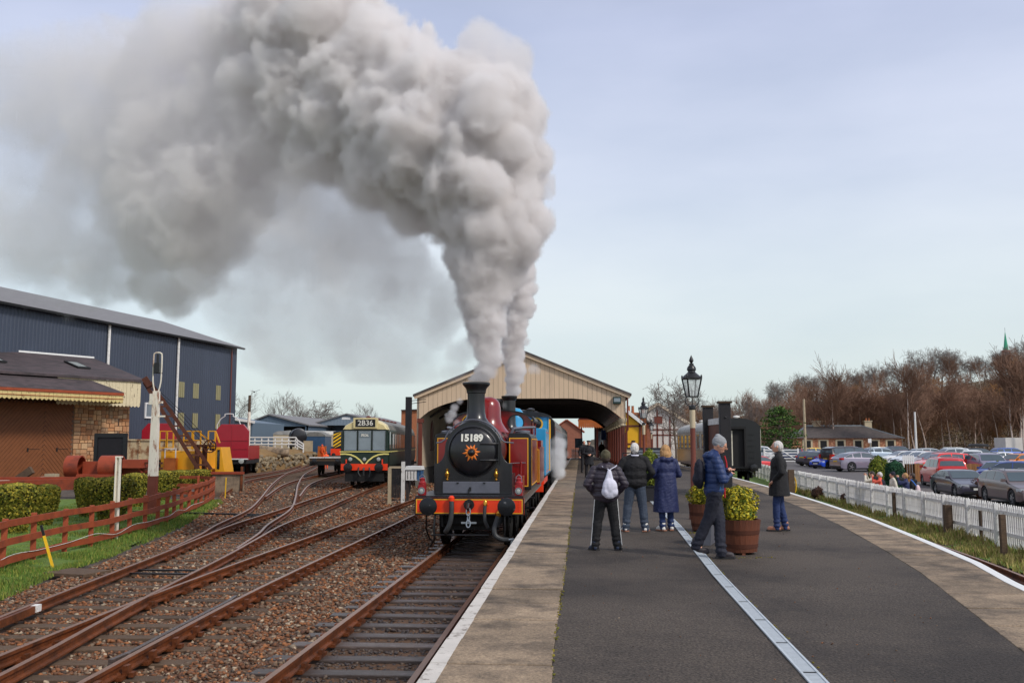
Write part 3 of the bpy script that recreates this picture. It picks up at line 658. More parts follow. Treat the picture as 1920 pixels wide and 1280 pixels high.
    # chimney, boiler, dome
    bb = B(); bb.lathe([(.52, 2.72), (.42, 2.83), (.3, 2.93), (.24, 3.02), (.215, 3.15), (.205, 3.42), (.212, 3.6), (.235, 3.62), (.235, 3.66), (.25, 3.72), (.32, 3.8), (.335, 3.82), (.335, 3.855), (.3, 3.87), (.18, 3.87), (.17, 3.6)], 36, (0, 1.35, 0), cap=False); bb.build('chimney', m_smoke, t, True)
    bb = B(); bb.lathe([(.63, 1.95), (.63, 5.7)], 40, (0, 0, 2.25), 'Y'); bo = bb.build('boiler', m_locored, t, True)
    for yy in (2.05, 3.1, 4.7):
        bb = B(); bb.lathe([(.636, yy), (.642, yy + .01), (.642, yy + .06), (.636, yy + .07)], 40, (0, 0, 2.25), 'Y', cap=False); bb.build('boiler_band', m_black, bo, True)
    bb = B(); bb.lathe([(.56, 2.7), (.46, 2.82), (.38, 2.95), (.34, 3.1), (.33, 3.35), (.3, 3.48), (.22, 3.58), (.1, 3.63), (.001, 3.64)], 32, (.06, 3.7, 0)); bb.build('dome', m_locored, t, True)
    bb = B(); bb.lathe([(.1, 2.8), (.08, 3.0), (.03, 3.04), (.03, 3.12), (.01, 3.16)], 14, (.1, 4.9, 0)); bb.build('safety_valve', m_black, t, True)
    # side tanks with lined panels
    for sx in (-1, 1):
        bb = B(); prof = [(.66, 1.24), (1.24, 1.24), (1.24, 2.56), (1.2, 2.64), (1.12, 2.67), (.66, 2.67)]
        bb.prism([(sx * a, z) for a, z in prof], 2.9, 6.1, 'Y'); tk = bb.build('side_tank', m_black, t, True, bevel=.01)
        x0, x1 = sorted((sx * .68, sx * 1.17)); bb = B(); bb.bx(x0, x1, 2.885, 2.9, 1.32, 2.55); pn = bb.build('tank_panel', m_locored, tk)
        lined_frame(pn, m_yellowl, (x0, 1.32, x1, 2.55), .025, 'Y', 2.883)
        bb = B(); bb.bx(sx * 1.24 - .008, sx * 1.24 + .008, 3.0, 6.0, 1.34, 2.53); pn = bb.build('tank_side_panel', m_locored, tk)
        lined_frame(pn, m_yellowl, (3.0, 1.34, 6.0, 2.53), .025, 'X', sx * 1.25)
        bb = B(); bb.tube([(sx * .66, 2.88, 1.9), (sx * .98, 2.82, 1.92), (sx * 1.1, 2.8, 1.92)], .012, 6); bb.build('lamp_bracket', m_steel, tk)
        bb = B(); bb.lathe([(.2, 2.67), (.2, 2.72), (.17, 2.74), (.001, 2.76)], 20, (sx * .98, 3.6, 0)); bb.build('tank_filler', m_greysteel, tk, True)
        bb = B(); bb.tube([(sx * .62, 3.0, 2.5), (sx * .7, 2.98, 2.6), (sx * .78, 3.0, 2.78), (sx * 1.0, 3.6, 2.82), (sx * 1.2, 5.6, 2.86)], .035, 8); bb.build('feed_pipe', m_greysteel, tk, True)
    bb = B(); bb.box(1.02, 2.2, 1.42, .16, .6, .4); bb.tube([(1.0, 2.3, 1.6), (1.02, 2.3, 1.95)], .03, 8); bb.build('lubricator', m_locored, t, bevel=.02)
    # cab
    R_ = [(1.12, 1.24), (1.12, 3.05)] + [(1.12 * math.cos(a), 3.05 + .3 * math.sin(a)) for a in [math.pi / 2 * k / 8 for k in range(1, 9)]]
    cp = [(-x, z) for x, z in reversed(R_[:-1])] + []
    cabp = R_ + cp
    def disc_hole_front(bb, y0):
        pass
    # cab front as strips leaving two round windows open
    def front_panel(y0, y1, mt, ht=2.99, wr=.21, xw=.66):
        bb = B(); n = 28
        for sx in (-1, 1):
            ring0 = []; ring1 = []
            for k in range(n):
                a = 2 * math.pi * k / n; ring0.append((sx * xw + wr * math.cos(a), ht + wr * math.sin(a)))
                # project to the outer rectangle of this half of the front, clipped to the roof curve
                c_, s_ = math.cos(a), math.sin(a); x0, x1, z0, z1 = (-xw if sx > 0 else -(1.12 - xw)), (1.12 - xw if sx > 0 else xw), 2.4 - ht, 3.36 - ht
                tt = min([(x1 / c_) if c_ > 1e-6 else 9, (x0 / c_) if c_ < -1e-6 else 9, (z1 / s_) if s_ > 1e-6 else 9, (z0 / s_) if s_ < -1e-6 else 9])
                px_, pz_ = sx * xw + c_ * tt, ht + s_ * tt
                lim = 3.05 + .3 * math.sqrt(max(0, 1 - min(1, abs(px_) / 1.12) ** 2)); ring1.append((px_, min(pz_, lim)))
            vs_ = [(x, y0, z) for x, z in ring0] + [(x, y0, z) for x, z in ring1] + [(x, y1, z) for x, z in ring0] + [(x, y1, z) for x, z in ring1]
            fs = []
            for k in range(n):
                k2 = (k + 1) % n; fs += [(k, k2, n + k2, n + k), (2 * n + k2, 2 * n + k, 3 * n + k, 3 * n + k2), (k2, k, 2 * n + k, 2 * n + k2)]
            bb.add(vs_, fs)
        bb.bx(-1.12, 1.12, y0, y1, 1.24, 2.4)
        return bb.build('cab_front', mt, t)
    cf = front_panel(5.7, 5.76, m_locored)
    for sx in (-1, 1):
        bb = B(); bb.lathe([(.205, 5.66), (.24, 5.66), (.24, 5.7), (.205, 5.7)], 28, (sx * .66, 0, 2.99), 'Y', cap=False); bb.build('window_rim', m_brass if sx < 0 else m_black, cf, True)
        bb = B(); bb.bx(sx * 1.3 - .02, sx * 1.3 + .02, 6.15, 9.4, 1.24, 2.3); bb.bx(min(sx * 1.12, sx * 1.3), max(sx * 1.12, sx * 1.3), 6.1, 6.14, 1.24, 2.3); sd_ = bb.build('cab_side', m_locored, t)
        x0, x1 = sorted((sx * 1.13, sx * 1.31)); lined_frame(sd_, m_yellowl, (x0, 1.3, x1, 2.24), .022, 'Y', 6.095)
        bb = B(); bb.bx(sx * 1.12 - .02, sx * 1.12 + .02, 5.7, 6.3, 2.3, 3.05); bb.bx(sx * 1.12 - .02, sx * 1.12 + .02, 7.5, 7.7, 2.3, 3.05); bb.build('cab_pillar', m_locored, t)
    rr = [(1.2 * math.cos(a), 3.06 + .32 * math.sin(a)) for a in [math.pi * k / 16 for k in range(17)]]
    rr2 = [(x * .965, z - .04) for x, z in reversed(rr)]
    bb = B(); bb.prism(rr + rr2, 5.6, 7.9, 'Y'); bb.build('cab_roof', m_black, t, True)
    bb = B(); bb.bx(-1.28, 1.28, 8.0, 9.4, 1.24, 2.5); bb.build('coal_bunker', m_locored, t)
    head_lamp(X0 - 1.1, Y0 + .22, 1.24, 'red head lamp on the far end of the red buffer beam, away from the platform')
    head_lamp(X0 + 1.1, Y0 + .22, 1.24, 'red head lamp on the platform end of the red buffer beam')
def smoothpath3(pts):
    P = [Vector(p) for p in pts]; P = [P[0] * 2 - P[1]] + P + [P[-1] * 2 - P[-2]]; o = []
    for i in range(1, len(P) - 2):
        for k in range(5):
            t = k / 5; a, b_, c, d = P[i - 1], P[i], P[i + 1], P[i + 2]
            o.append(0.5 * ((2 * b_) + (c - a) * t + (2 * a - 5 * b_ + 4 * c - d) * t * t + (3 * b_ - a - 3 * c + d) * t ** 3))
    return o + [P[-2]]
locomotive()

def blue_engine():
    t = thing('tank_engine', 'sky blue tank engine behind the crimson engine, with yellow-rimmed cab windows', 'steam locomotive', (-2.5, 31.6, 0))
    bb = B(); bb.bx(-1.25, 1.25, 0, .1, .8, 1.2); bb.build('buffer_beam', m_beam, t)
    bb = B(); bb.bx(1.2, 1.27, .1, 3.4, 1.05, 1.22); bb.bx(-1.27, -1.2, .1, 3.4, 1.05, 1.22); bb.build('valance', m_beam, t)
    buffer(t, -.866, 1.03, 0); buffer(t, .866, 1.03, 0)
    bb = B(); bb.bx(-1.25, 1.25, .1, 9.2, 1.2, 1.24); bb.bx(-.6, .6, .2, 9, .5, 1.2); bb.build('running_plate', m_void, t)
    for yy, r_ in ((2.4, .66), (4.4, .66), (6.4, .66)):
        bb = B(); wheel(bb, .7, yy, r_, spokes=12); wheel(bb, -.8, yy, r_, spokes=12); bb.build('wheel_set', m_void, t, True)
    bb = B(); bb.lathe([(.66, .8), (.66, 2.0)], 32, (0, 0, 2.25), 'Y'); bb.lathe([(.55, .8), (.45, .72), (.001, .68)], 32, (0, 0, 2.25), 'Y'); bb.build('smokebox', m_smoke, t, True)
    bb = B(); bb.lathe([(.62, 2.0), (.62, 6.2)], 32, (0, 0, 2.25), 'Y'); bb.build('boiler', m_blue, t, True)
    bb = B(); bb.lathe([(.45, 2.8), (.3, 2.9), (.24, 3.05), (.22, 3.3), (.22, 3.9), (.26, 3.94), (.28, 4.02), (.28, 4.06), (.2, 4.07), (.19, 3.9)], 28, (0, 1.45, 0), cap=False); bb.build('chimney', m_smoke, t, True)
    bb = B(); bb.lathe([(.5, 2.7), (.42, 2.85), (.4, 3.3), (.34, 3.55), (.2, 3.72), (.001, 3.76)], 28, (0, 4.3, 0)); bb.build('dome', m_blue, t, True)
    for sx in (-1, 1):
        x0, x1 = sorted((sx * .66, sx * 1.24)); bb = B(); bb.bx(x0, x1, 2.6, 6.2, 1.24, 2.95); tk = bb.build('side_tank', m_blue, t, bevel=.03)
        bb = B(); bb.bx(sx * 1.24 - .004, sx * 1.24 + .004, 2.75, 6.05, 1.36, 1.385); bb.bx(sx * 1.24 - .004, sx * 1.24 + .004, 2.75, 6.05, 2.79, 2.815); bb.build('lining', m_beam, tk)
    bb = B(); bb.bx(-1.2, 1.2, 6.2, 6.26, 1.24, 3.5); cf = bb.build('cab_front', m_blue, t)
    for sx in (-1, 1):
        bb = B(); bb.lathe([(.2, 6.17), (.26, 6.17), (.26, 6.2), (.2, 6.2)], 26, (sx * .74, 0, 3.18), 'Y', cap=False); bb.build('window_rim', m_yellowl, cf, True)
        bb = B(); bb.lathe([(.2, 6.195), (.001, 6.194)], 26, (sx * .74, 0, 3.18), 'Y'); bb.build('window', m_glass, cf)
        s_ = B(); s_.bx(sx * 1.2 - .02, sx * 1.2 + .02, 6.2, 6.7, 1.24, 3.5); s_.bx(sx * 1.2 - .02, sx * 1.2 + .02, 7.4, 9.1, 1.24, 2.6); s_.bx(sx * 1.2 - .02, sx * 1.2 + .02, 7.9, 8.1, 2.6, 3.5); cs = s_.build('cab_side', m_blue, t)
        s_ = B(); s_.tube([(sx * 1.235, 6.72, 1.3), (sx * 1.235, 6.72, 3.2), (sx * 1.235, 6.85, 3.36), (sx * 1.235, 7.25, 3.36), (sx * 1.235, 7.38, 3.2), (sx * 1.235, 7.38, 2.6)], .03, 6); s_.build('doorway_rim', m_yellowl, cs)
    rr = [(1.3 * math.cos(a), 3.45 + .26 * math.sin(a)) for a in [math.pi * k / 14 for k in range(15)]]
    bb = B(); bb.prism(rr, 6.1, 8.3, 'Y'); bb.build('cab_roof', m_smoke, t, True)
    bb = B(); bb.bx(-1.18, 1.18, 8.0, 9.1, 1.24, 2.55); bb.build('coal_bunker', m_blue, t)
blue_engine()

# ---- coaches
m_maroon = mat('maroon_coach_paint', C(92, 34, 34), .3, 0, .15, 1.5, coat=.3)
m_coachgreen = mat('dark_green_coach_paint', C(44, 60, 50), .3, 0, .15, 1.5, coat=.3)
m_coachcream = mat('cream_coach_paint', C(222, 216, 196), .55, 0, .18, 1.2, col2=C(150, 152, 146), c2pos=(.5, .7))
m_coachgrey = mat('grey_blue_coach_paint', C(104, 118, 126), .3, 0, .18, 1.0, coat=.3)
m_roofgrey = mat('coach_roof_grey', C(120, 118, 112), .6, 0, .2, 1.5, col2=C(84, 82, 78), c2pos=(.5, .7))
m_roofpale = mat('weathered_coach_roof', C(190, 188, 180), .55, 0, .15, 1.5, col2=C(116, 110, 92), c2pos=(.5, .7))
def coach(lbl, cat, loc, rz, ln, lower, upper, roof, nwin, ww=.9, end=None, group=None, hw=1.36, win=None, vents=8, name='railway_coach', zt=3.82):
    """coach with its near end at the origin, running back along +y"""
    t = thing(name, lbl, cat, loc, rz, group); end = end or m_black
    bb = B()
    for sx in (-1, 1): bb.bx(sx * hw - .03, sx * hw + .03, 0, ln, 1.0, 2.0)
    lo = bb.build('lower_body', lower, t)
    bb = B()
    for sx in (-1, 1): bb.bx(sx * (hw - .004) - .03, sx * (hw - .004) + .03, 0, ln, 2.0, 3.12)
    up = bb.build('upper_body', upper, t)
    k = 14; arc = [(hw * 1.03 * math.cos(a), 3.1 + (zt - 3.1) * math.sin(a) ** .8) for a in [math.pi * i / k for i in range(k + 1)]]
    bb = B(); bb.prism(arc, .04, ln - .04, 'Y'); rf = bb.build('roof', roof, t, True, auto=50)
    for i in range(vents):
        bb = B(); y = ln * (i + .5) / vents; bb.lathe([(.1, zt - .06), (.1, zt + .05), (.19, zt + .07), (.19, zt + .13), (.05, zt + .17)], 12, (.25 * (-1) ** i, y, 0)); bb.build('roof_vent', m_whiteworn if roof == m_roofpale else m_black, rf, True)
    for ye in (0, ln):
        bb = B(); bb.prism([(-hw, 1.0), (hw, 1.0), (hw, 3.1)] + arc[1:-1] + [(-hw, 3.1)], ye - .03, ye + .03, 'Y'); e = bb.build('end_panel', end, t)
        if ye == 0:
            bb = B(); bb.bx(-.52, -.42, -.28, -.03, 1.1, 3.2); bb.bx(.42, .52, -.28, -.03, 1.1, 3.2); bb.bx(-.52, .52, -.28, -.03, 3.2, 3.34); bb.build('gangway', m_void, e)
            bb = B(); bb.bx(-.42, .42, -.06, -.032, 1.12, 3.2); gd = bb.build('gangway_door', m_void, e); B().bx(-.38, -.2, -.075, -.061, 1.15, 3.1).build('door_strip', m_coachcream, t)
            bb = B()
            for j in range(6): bb.box(.85, -.06, 1.3 + j * .32, .3, .04, .025)
            bb.build('end_step', m_black, e)
    buffer(t, -.866, 1.05, -.03, .55, .21, m_black); buffer(t, .866, 1.05, -.03, .55, .21, m_black)
    wm = win or m_glass
    for i in range(nwin):
        y = ln * (i + .5) / nwin
        for sx in (-1, 1):
            bb = B(); bb.bx(sx * (hw + .026) - .012, sx * (hw + .026) + .012, y - ww / 2, y + ww / 2, 2.12, 2.92); fr_ = bb.build('window', wm, t)
            bb = B(); x = sx * (hw + .034)
            for (a0, a1, z0, z1) in ((-.05, 0, 2.07, 2.97), (ww, ww + .05, 2.07, 2.97), (0, ww, 2.07, 2.12), (0, ww, 2.92, 2.97), (0, ww, 2.66, 2.69)): bb.bx(x - .012, x + .012, y - ww / 2 + a0, y - ww / 2 + a1, z0, z1)
            bb.build('window_frame', m_steel, fr_)
    bb = B(); bb.bx(-1.2, 1.2, .1, ln - .1, .85, 1.0); bb.bx(-.9, .9, ln * .35, ln * .6, .45, .85); bb.build('underframe', m_void, t)
    for yy in (2.2, ln - 2.2):
        bb = B()
        for d in (-1.2, 1.2): wheel(bb, .7, yy + d, .46); wheel(bb, -.8, yy + d, .46)
        for sx in (-1, 1): bb.bx(sx * .95 - .05, sx * .95 + .05, yy - 1.6, yy + 1.6, .45, .75)
        bb.build('bogie', m_void, t, True)
    return t
coach('maroon coach coupled behind the sky blue tank engine', 'railway coach', (-2.5, 41.6, 0), 0, 17, m_maroon, m_maroon, m_roofgrey, 7)
coach('dark green coach under the station roof, behind the maroon coach', 'railway coach', (-2.5, 59.4, 0), 0, 19, m_coachgreen, m_coachgreen, m_roofgrey, 8)
cp_ = smoothpath(T7, 1.0)
pA = min(cp_, key=lambda p: abs(p.y - 54)); pB = min(cp_, key=lambda p: abs(p.y - 72)); dAB = pB - pA
coach('cream and grey coach with black corridor end on the car park side of the platform', 'railway coach', (pA.x, pA.y, 0), -math.atan2(dAB.x, dAB.y), 18.2, m_coachgrey, m_coachcream, m_roofpale, 8, 1.25, win=m_glasslite)

# ---- green railcar
m_dmu = mat('railcar_green', C(24, 44, 36), .45, 0, .12, 1.5, coat=.08)
m_dmucream = mat('railcar_cream', C(216, 200, 146), .4, 0, .1, 2, coat=.2)
m_pale_yellow = mat('pale_yellow_whisker', C(232, 220, 130), .4, 0, .06, 4)
def railcar():
    pF = Vector((-12.23, 52.6)); d3 = Vector((lerp_path(T3, 70) - lerp_path(T3, 53), 17)).normalized()
    t = thing('railcar', 'dark green diesel railcar with cream dome, yellow whiskers and headcode 2B36', 'railcar', (pF.x, pF.y, 0), -math.atan2(d3.x, d3.y))
    def ring(y, k, top):
        P = [(1.34, 1.12), (1.39, 1.5), (1.4, 2.0), (1.37, 2.7), (1.3, 3.18)]; P = [(x * k, z) for x, z in P]
        P += [(1.16 * k, 3.18 + (top - 3.18) * .45), (.85 * k, 3.18 + (top - 3.18) * .75), (.45 * k, 3.18 + (top - 3.18) * .94), (0, top)]
        full = P + [(-x, z) for x, z in reversed(P[:-1])]; return [Vector((x, y, z)) for x, z in full]
    ln = 20; bb = B(); rs = [ring(.5, .955, 3.36), ring(.58, .985, 3.5), ring(.75, 1, 3.64), ring(1.1, 1, 3.76), ring(1.6, 1, 3.82), ring(1.62, 1, 3.82), ring(ln, 1, 3.82)]
    bb.loft(rs, True)
    n = 17
    for i, f in enumerate(bb.f):
        zs = [bb.v[k][2] for k in f]; ys_ = [bb.v[k][1] for k in f]
        if len(f) == 4 and min(zs) > 3.17: bb.mi[i] = 1 if max(ys_) < 1.61 else 2
    bb.build('body', [m_dmu, m_dmucream, m_roofgrey], t, True, auto=30)
    yF = .49
    bb = B(); bb.prism([(-1.22, 3.19), (1.22, 3.19), (1.05, 3.42), (.6, 3.62), (-.6, 3.62), (-1.05, 3.42)], .44, .62, 'Y'); bb.build('cab_brow', m_dmucream, t, True)
    bb = B(); bb.bx(-.66, .72, .34, .8, 3.24, 3.84); hb = bb.build('headcode_box', m_dmucream, t, bevel=.02)
    bb = B(); bb.bx(-.53, .6, .33, .345, 3.32, 3.76); pn = bb.build('headcode_panel', m_black, hb)
    text('2B36', .42, m_num, hb, (.035, .328, 3.54), off=.004, name='headcode_lettering', sx=1.02)
    for x0, x1 in ((-1.14, -.48), (-.33, .33), (.48, 1.14)):
        bb = B(); bb.bx(x0, x1, .455, .49, 2.02, 3.08); wd = bb.build('windscreen', m_glasslite, t, bevel=.01)
        bb = B()
        for (a0, a1, z0, z1) in ((x0 - .025, x0, 1.99, 3.11), (x1, x1 + .025, 1.99, 3.11), (x0, x1, 1.99, 2.02), (x0, x1, 3.08, 3.11)): bb.bx(a0, a1, .44, .49, z0, z1)
        bb.build('window_frame', m_steel, wd)
    bb = B(); bb.bx(-.29, .29, .445, .4545, 2.72, 2.98); bl = bb.build('destination_blind', m_coachgrey, t)
    text('SPECIAL', .2, m_num, bl, (0, .44, 2.85), off=.006, name='destination_lettering', sx=.62)
    bb = B(); bb.bx(-1.4, 1.4, .455, .5, 1.9, 1.95); bb.bx(1.385, 1.42, .5, ln, 1.9, 1.95); bb.bx(-1.42, -1.385, .5, ln, 1.9, 1.95); bb.build('waist_stripe', m_pale_yellow, t)
    for sx in (-1, 1):
        bb = B(); pts = [(sx * 1.38, 1.79), (sx * 1.1, 1.8), (sx * .8, 1.76), (sx * .5, 1.64), (sx * .22, 1.42), (sx * .03, 1.17)]
        for (x0, z0), (x1, z1) in zip(pts, pts[1:]): bb.bar((x0, .47, z0), (x1, .47, z1), .05, .085, up=(0, -1, 0)) if False else bb.bar((x0, .47, z0), (x1, .47, z1), .04, .08)
        bb.build('whisker', m_pale_yellow, t)
        bb = B(); bb.lathe([(.11, .5), (.11, .43), (.09, .42), (.001, .41)], 18, (sx * .8, 0, 1.5), 'Y'); bb.build('marker_light', m_lens, t, True)
        bb = B(); bb.bx(sx * 1.02 - .035, sx * 1.02 + .035, .38, .42, 1.2, 1.5); bb.build('lamp_iron', m_beam, t)
        buffer(t, sx * .866, 1.04, .42, .45, .25, m_black)
        bb = B(); bb.bx(sx * 1.38 - .015, sx * 1.38 + .015, .72, 1.25, 2.1, 3.05); bb.build('cab_side_window', m_glass, t)
    bb = B(); bb.lathe([(.1, .5), (.1, .43), (.001, .41)], 18, (0, 0, 1.5), 'Y'); bb.build('marker_light', m_lens, t, True)
    bb = B(); bb.bx(-1.32, 1.32, .4, .52, .88, 1.24); bb.build('buffer_beam', m_beam, t)
    bb = B(); bb.tube([(-.3, .36, 1.05), (-.33, .3, .75), (-.2, .3, .55)], .04, 8); bb.tube([(.3, .36, 1.05), (.35, .3, .75), (.3, .3, .5)], .035, 8); bb.tube([(0, .38, 1.0), (0, .2, 1.0), (0, .15, .9), (0, .2, .6)], .05, 8); bb.build('brake_hose', m_rubber, t, True)
    for i in range(13):
        y = 2.2 + i * 1.4
        for sx in (-1, 1):
            bb = B(); bb.bx(sx * 1.385 - .02, sx * 1.385 + .02, y, y + 1.05, 2.1, 2.95); wd = bb.build('side_window', m_glass if i % 3 else m_glasslite, t)
            bb = B(); x = sx * 1.4
            for (a0, a1, z0, z1) in ((-.025, 0, 2.07, 2.98), (1.05, 1.075, 2.07, 2.98), (0, 1.05, 2.07, 2.1), (0, 1.05, 2.95, 2.98)): bb.bx(x - .006, x + .012, y + a0, y + a1, z0, z1)
            bb.build('window_frame', m_dmu, wd)
    for i in range(7):
        bb = B(); bb.lathe([(.12, 3.78), (.12, 3.9), (.2, 3.92), (.05, 4.0)], 10, (0, 2 + i * 2.6, 0)); bb.build('roof_vent', m_brown, t, True)
    bb = B(); bb.bx(-1.3, 1.3, .53, ln, .75, 1.12); bb.bx(-1.1, 1.1, .55, .9, .25, .8); bb.bx(-1.2, 1.2, 5, 14, .35, .8); bb.build('underframe', m_void, t)
    for yy in (2.6, ln - 2.6):
        bb = B()
        for d in (-1.3, 1.3): wheel(bb, .7, yy + d, .46); wheel(bb, -.8, yy + d, .46)
        for sx in (-1, 1): bb.bx(sx * .98 - .05, sx * .98 + .05, yy - 1.6, yy + 1.6, .45, .75)
        bb.build('bogie', m_void, t, True)
railcar()

# ---- flat wagon, striped shunting engine and vans beyond the railcar
def wheels4(t, ys_, r_=.46):
    for yy in ys_:
        for x in (.7, -.8): bb = B(); wheel(bb, x, yy, r_); bb.build('wheel', m_void, t, True)
def flat_wagon():
    x = lerp_path(T4, 71); t = thing('flat_wagon', 'low dark flat wagon with bare deck on the siding beside the green railcar', 'wagon', (x, 70.5, 0), .12)
    bb = B(); bb.bx(-1.3, 1.3, 0, 14, 1.05, 1.28); bb.build('deck', m_sleeper, t)
    bb = B(); bb.bx(-1.3, 1.3, -.04, .1, .75, 1.05); bb.bx(-1.3, -1.15, .1, 14, .7, 1.05); bb.bx(1.15, 1.3, .1, 14, .7, 1.05); bb.build('sole_bar', m_void, t)
    bb = B(); bb.bx(-1.3, 1.3, -.06, 0, 1.28, 1.36); bb.build('end_board', m_whiteworn, t)
    for sx in (-1, 1): buffer(t, sx * .866, 1.03, -.04, .45, .2, m_black)
    wheels4(t, (1.6, 3.4, 10.5, 12.3))
flat_wagon()
m_wasp_y = mat('warning_yellow', C(240, 190, 30), .5, 0, .1, 4)
def shunter():
    p = aty(640, 838, 108); t = thing('shunting_engine', 'diesel shunting engine with yellow and black chevron end', 'shunter', (p.x, 108, 0), .16)
    bb = B(); bb.bx(-1.25, 1.25, .5, 8.5, 1.3, 2.0); bb.bx(-.95, .95, .5, 6, 2.0, 3.7); bb.bx(-1.25, 1.25, 6, 8.5, 2.0, 3.9); bb.build('body', m_blue if False else mat('blue_shunter_paint', C(40, 66, 96), .4), t)
    bb = B(); bb.bx(-1.25, 1.25, .3, .5, 1.0, 1.75); bb.build('buffer_beam', m_beam, t)
    bb = B(); bb.bx(-1.0, 1.0, .44, .5, 1.75, 3.75); pn = bb.build('chevron_end', m_black, t)
    for k in range(5):
        z = 1.75 + k * .42
        for sx in (-1, 1):
            za, zb_ = z - .1, z + .45
            pts = [(0, zb_), (0, zb_ + .2), (sx * .98, za + .2 - .1), (sx * .98, za - .1)]
            pts = [(x, min(3.74, max(1.78, zz))) for x, zz in pts]
            if max(p_[1] for p_ in pts) - min(p_[1] for p_ in pts) < .08: continue
            bb = B(); bb.prism(pts, .425, .439, 'Y'); bb.build('chevron_stripe', m_wasp_y, pn)
    for sx in (-1, 1): buffer(t, sx * .866, 1.05, .3, .4, .22, m_black)
    wheels4(t, (1.8, 4, 6.4), .6)
shunter()
def box_van(lbl, x, y, rz, ln, wd, hz, mt, roofm, group=None, endm=None, tank=False, name='van_wagon', zb=0):
    t = thing(name, lbl, 'wagon', (x, y, zb), rz, group)
    if tank:
        bb = B(); bb.lathe([(.7, 0), (.95, .1), (1.0, .25), (1.0, ln - .25), (.95, ln - .1), (.7, ln)], 26, (0, 0, 2.05), 'Y'); bb.build('tank', mt, t, True)
        for yy in (1.0, ln - 1): bb = B(); bb.lathe([(1.0, yy), (1.03, yy), (1.03, yy + .1), (1.0, yy + .1)], 26, (0, 0, 2.05), 'Y', cap=False); bb.build('tank_strap', m_void, t)
    else:
        bb = B(); bb.bx(-wd / 2, wd / 2, .02, ln, 1.05, hz); bb.build('body', mt, t)
        bb = B(); bb.bx(-wd / 2 + .03, wd / 2 - .03, -.01, .02, 1.1, hz - .02); bb.build('end_panel', endm or m_void, t)
        a_ = [(wd / 2 * 1.04 * math.cos(a), hz - .05 + .55 * math.sin(a)) for a in [math.pi * i / 10 for i in range(11)]]
        bb = B(); bb.prism(a_, -.06, ln + .06, 'Y'); bb.build('roof', roofm, t, True)
    bb = B(); bb.bx(-1.15, 1.15, 0, ln, .8, 1.05); bb.build('underframe', m_void, t)
    wheels4(t, (1.2, ln - 1.2)); return t
m_vanwood = mat('weathered_cream_van', C(176, 160, 132), .7, 0, .2, 2)
def far(px, py, y): return aty(px, py, y)
p = far(500, 830, 118); box_van('weathered cream van with dark open end by the white fence', p.x - .4, 118, -.35, 12, 2.6, 3.1, m_vanwood, m_roofgrey, zb=.4)
p = far(538, 830, 126); box_van('long pale coach body with ribbed roof in front of the grey shed', p.x, 126, -.55, 17, 2.6, 3.1, m_vanwood, m_roofpale, zb=.5)
p = far(560, 830, 112); box_van('black cylindrical tank wagon in front of the grey shed', p.x, 112, .35, 4.6, 2.6, 3.2, m_smoke, m_smoke, tank=True, name='tank_wagon', zb=1.15)
p = far(474, 830, 116); box_van('bright blue container body beside the cream van', p.x - .8, 116, -.2, 6, 2.4, 3.3, mat('container_blue', C(50, 108, 176), .5), mat('container_blue', C(50, 108, 176)), zb=.4, endm=mat('container_blue', C(50, 108, 176)))
p = far(597, 830, 118); box_van('dull blue locomotive body half inside the grey shed', p.x - .5, 118, .16, 8, 2.6, 3.3, mat('dull_blue', C(48, 78, 108), .5), m_roofgrey, name='stored_locomotive', endm=mat('dull_blue', C(48, 78, 108)))
# ================================================================ buildings
def objrand_mat(name, cols, rough=.85, bump=.4, bscale=20, var=.18, scale=4):
    m = mat(name, cols[0], rough, 0, var, scale, island=cols, bump=bump, bscale=bscale)
    t = m.node_tree; g = [n for n in t.nodes if n.type == 'NEW_GEOMETRY'][0]; rp = [n for n in t.nodes if n.type == 'VALTORGB'][0]
    oi = t.nodes.new('ShaderNodeObjectInfo'); t.links.new(oi.outputs['Random'], rp.inputs[0]); t.nodes.remove(g); return m
m_rooftile = mat('slate_roof', C(92, 84, 82), .75, 0, .2, 2.5, col2=C(66, 62, 62), c2pos=(.4, .65), bump=.5, bscale=9, stretch=(1, 3, 1))
m_darktimber = mat('dark_timber', C(58, 50, 48), .85, 0, .25, 2)  # plain dark brown for roof linings, beams, soffits and backings
m_wallcream = mat('cream_wall_paint', C(206, 188, 164), .7, 0, .12, 1, col2=C(150, 138, 126), c2pos=(.6, .8))
m_capital = mat('cream_capital', C(196, 180, 150), .5, 0, .1, 5)

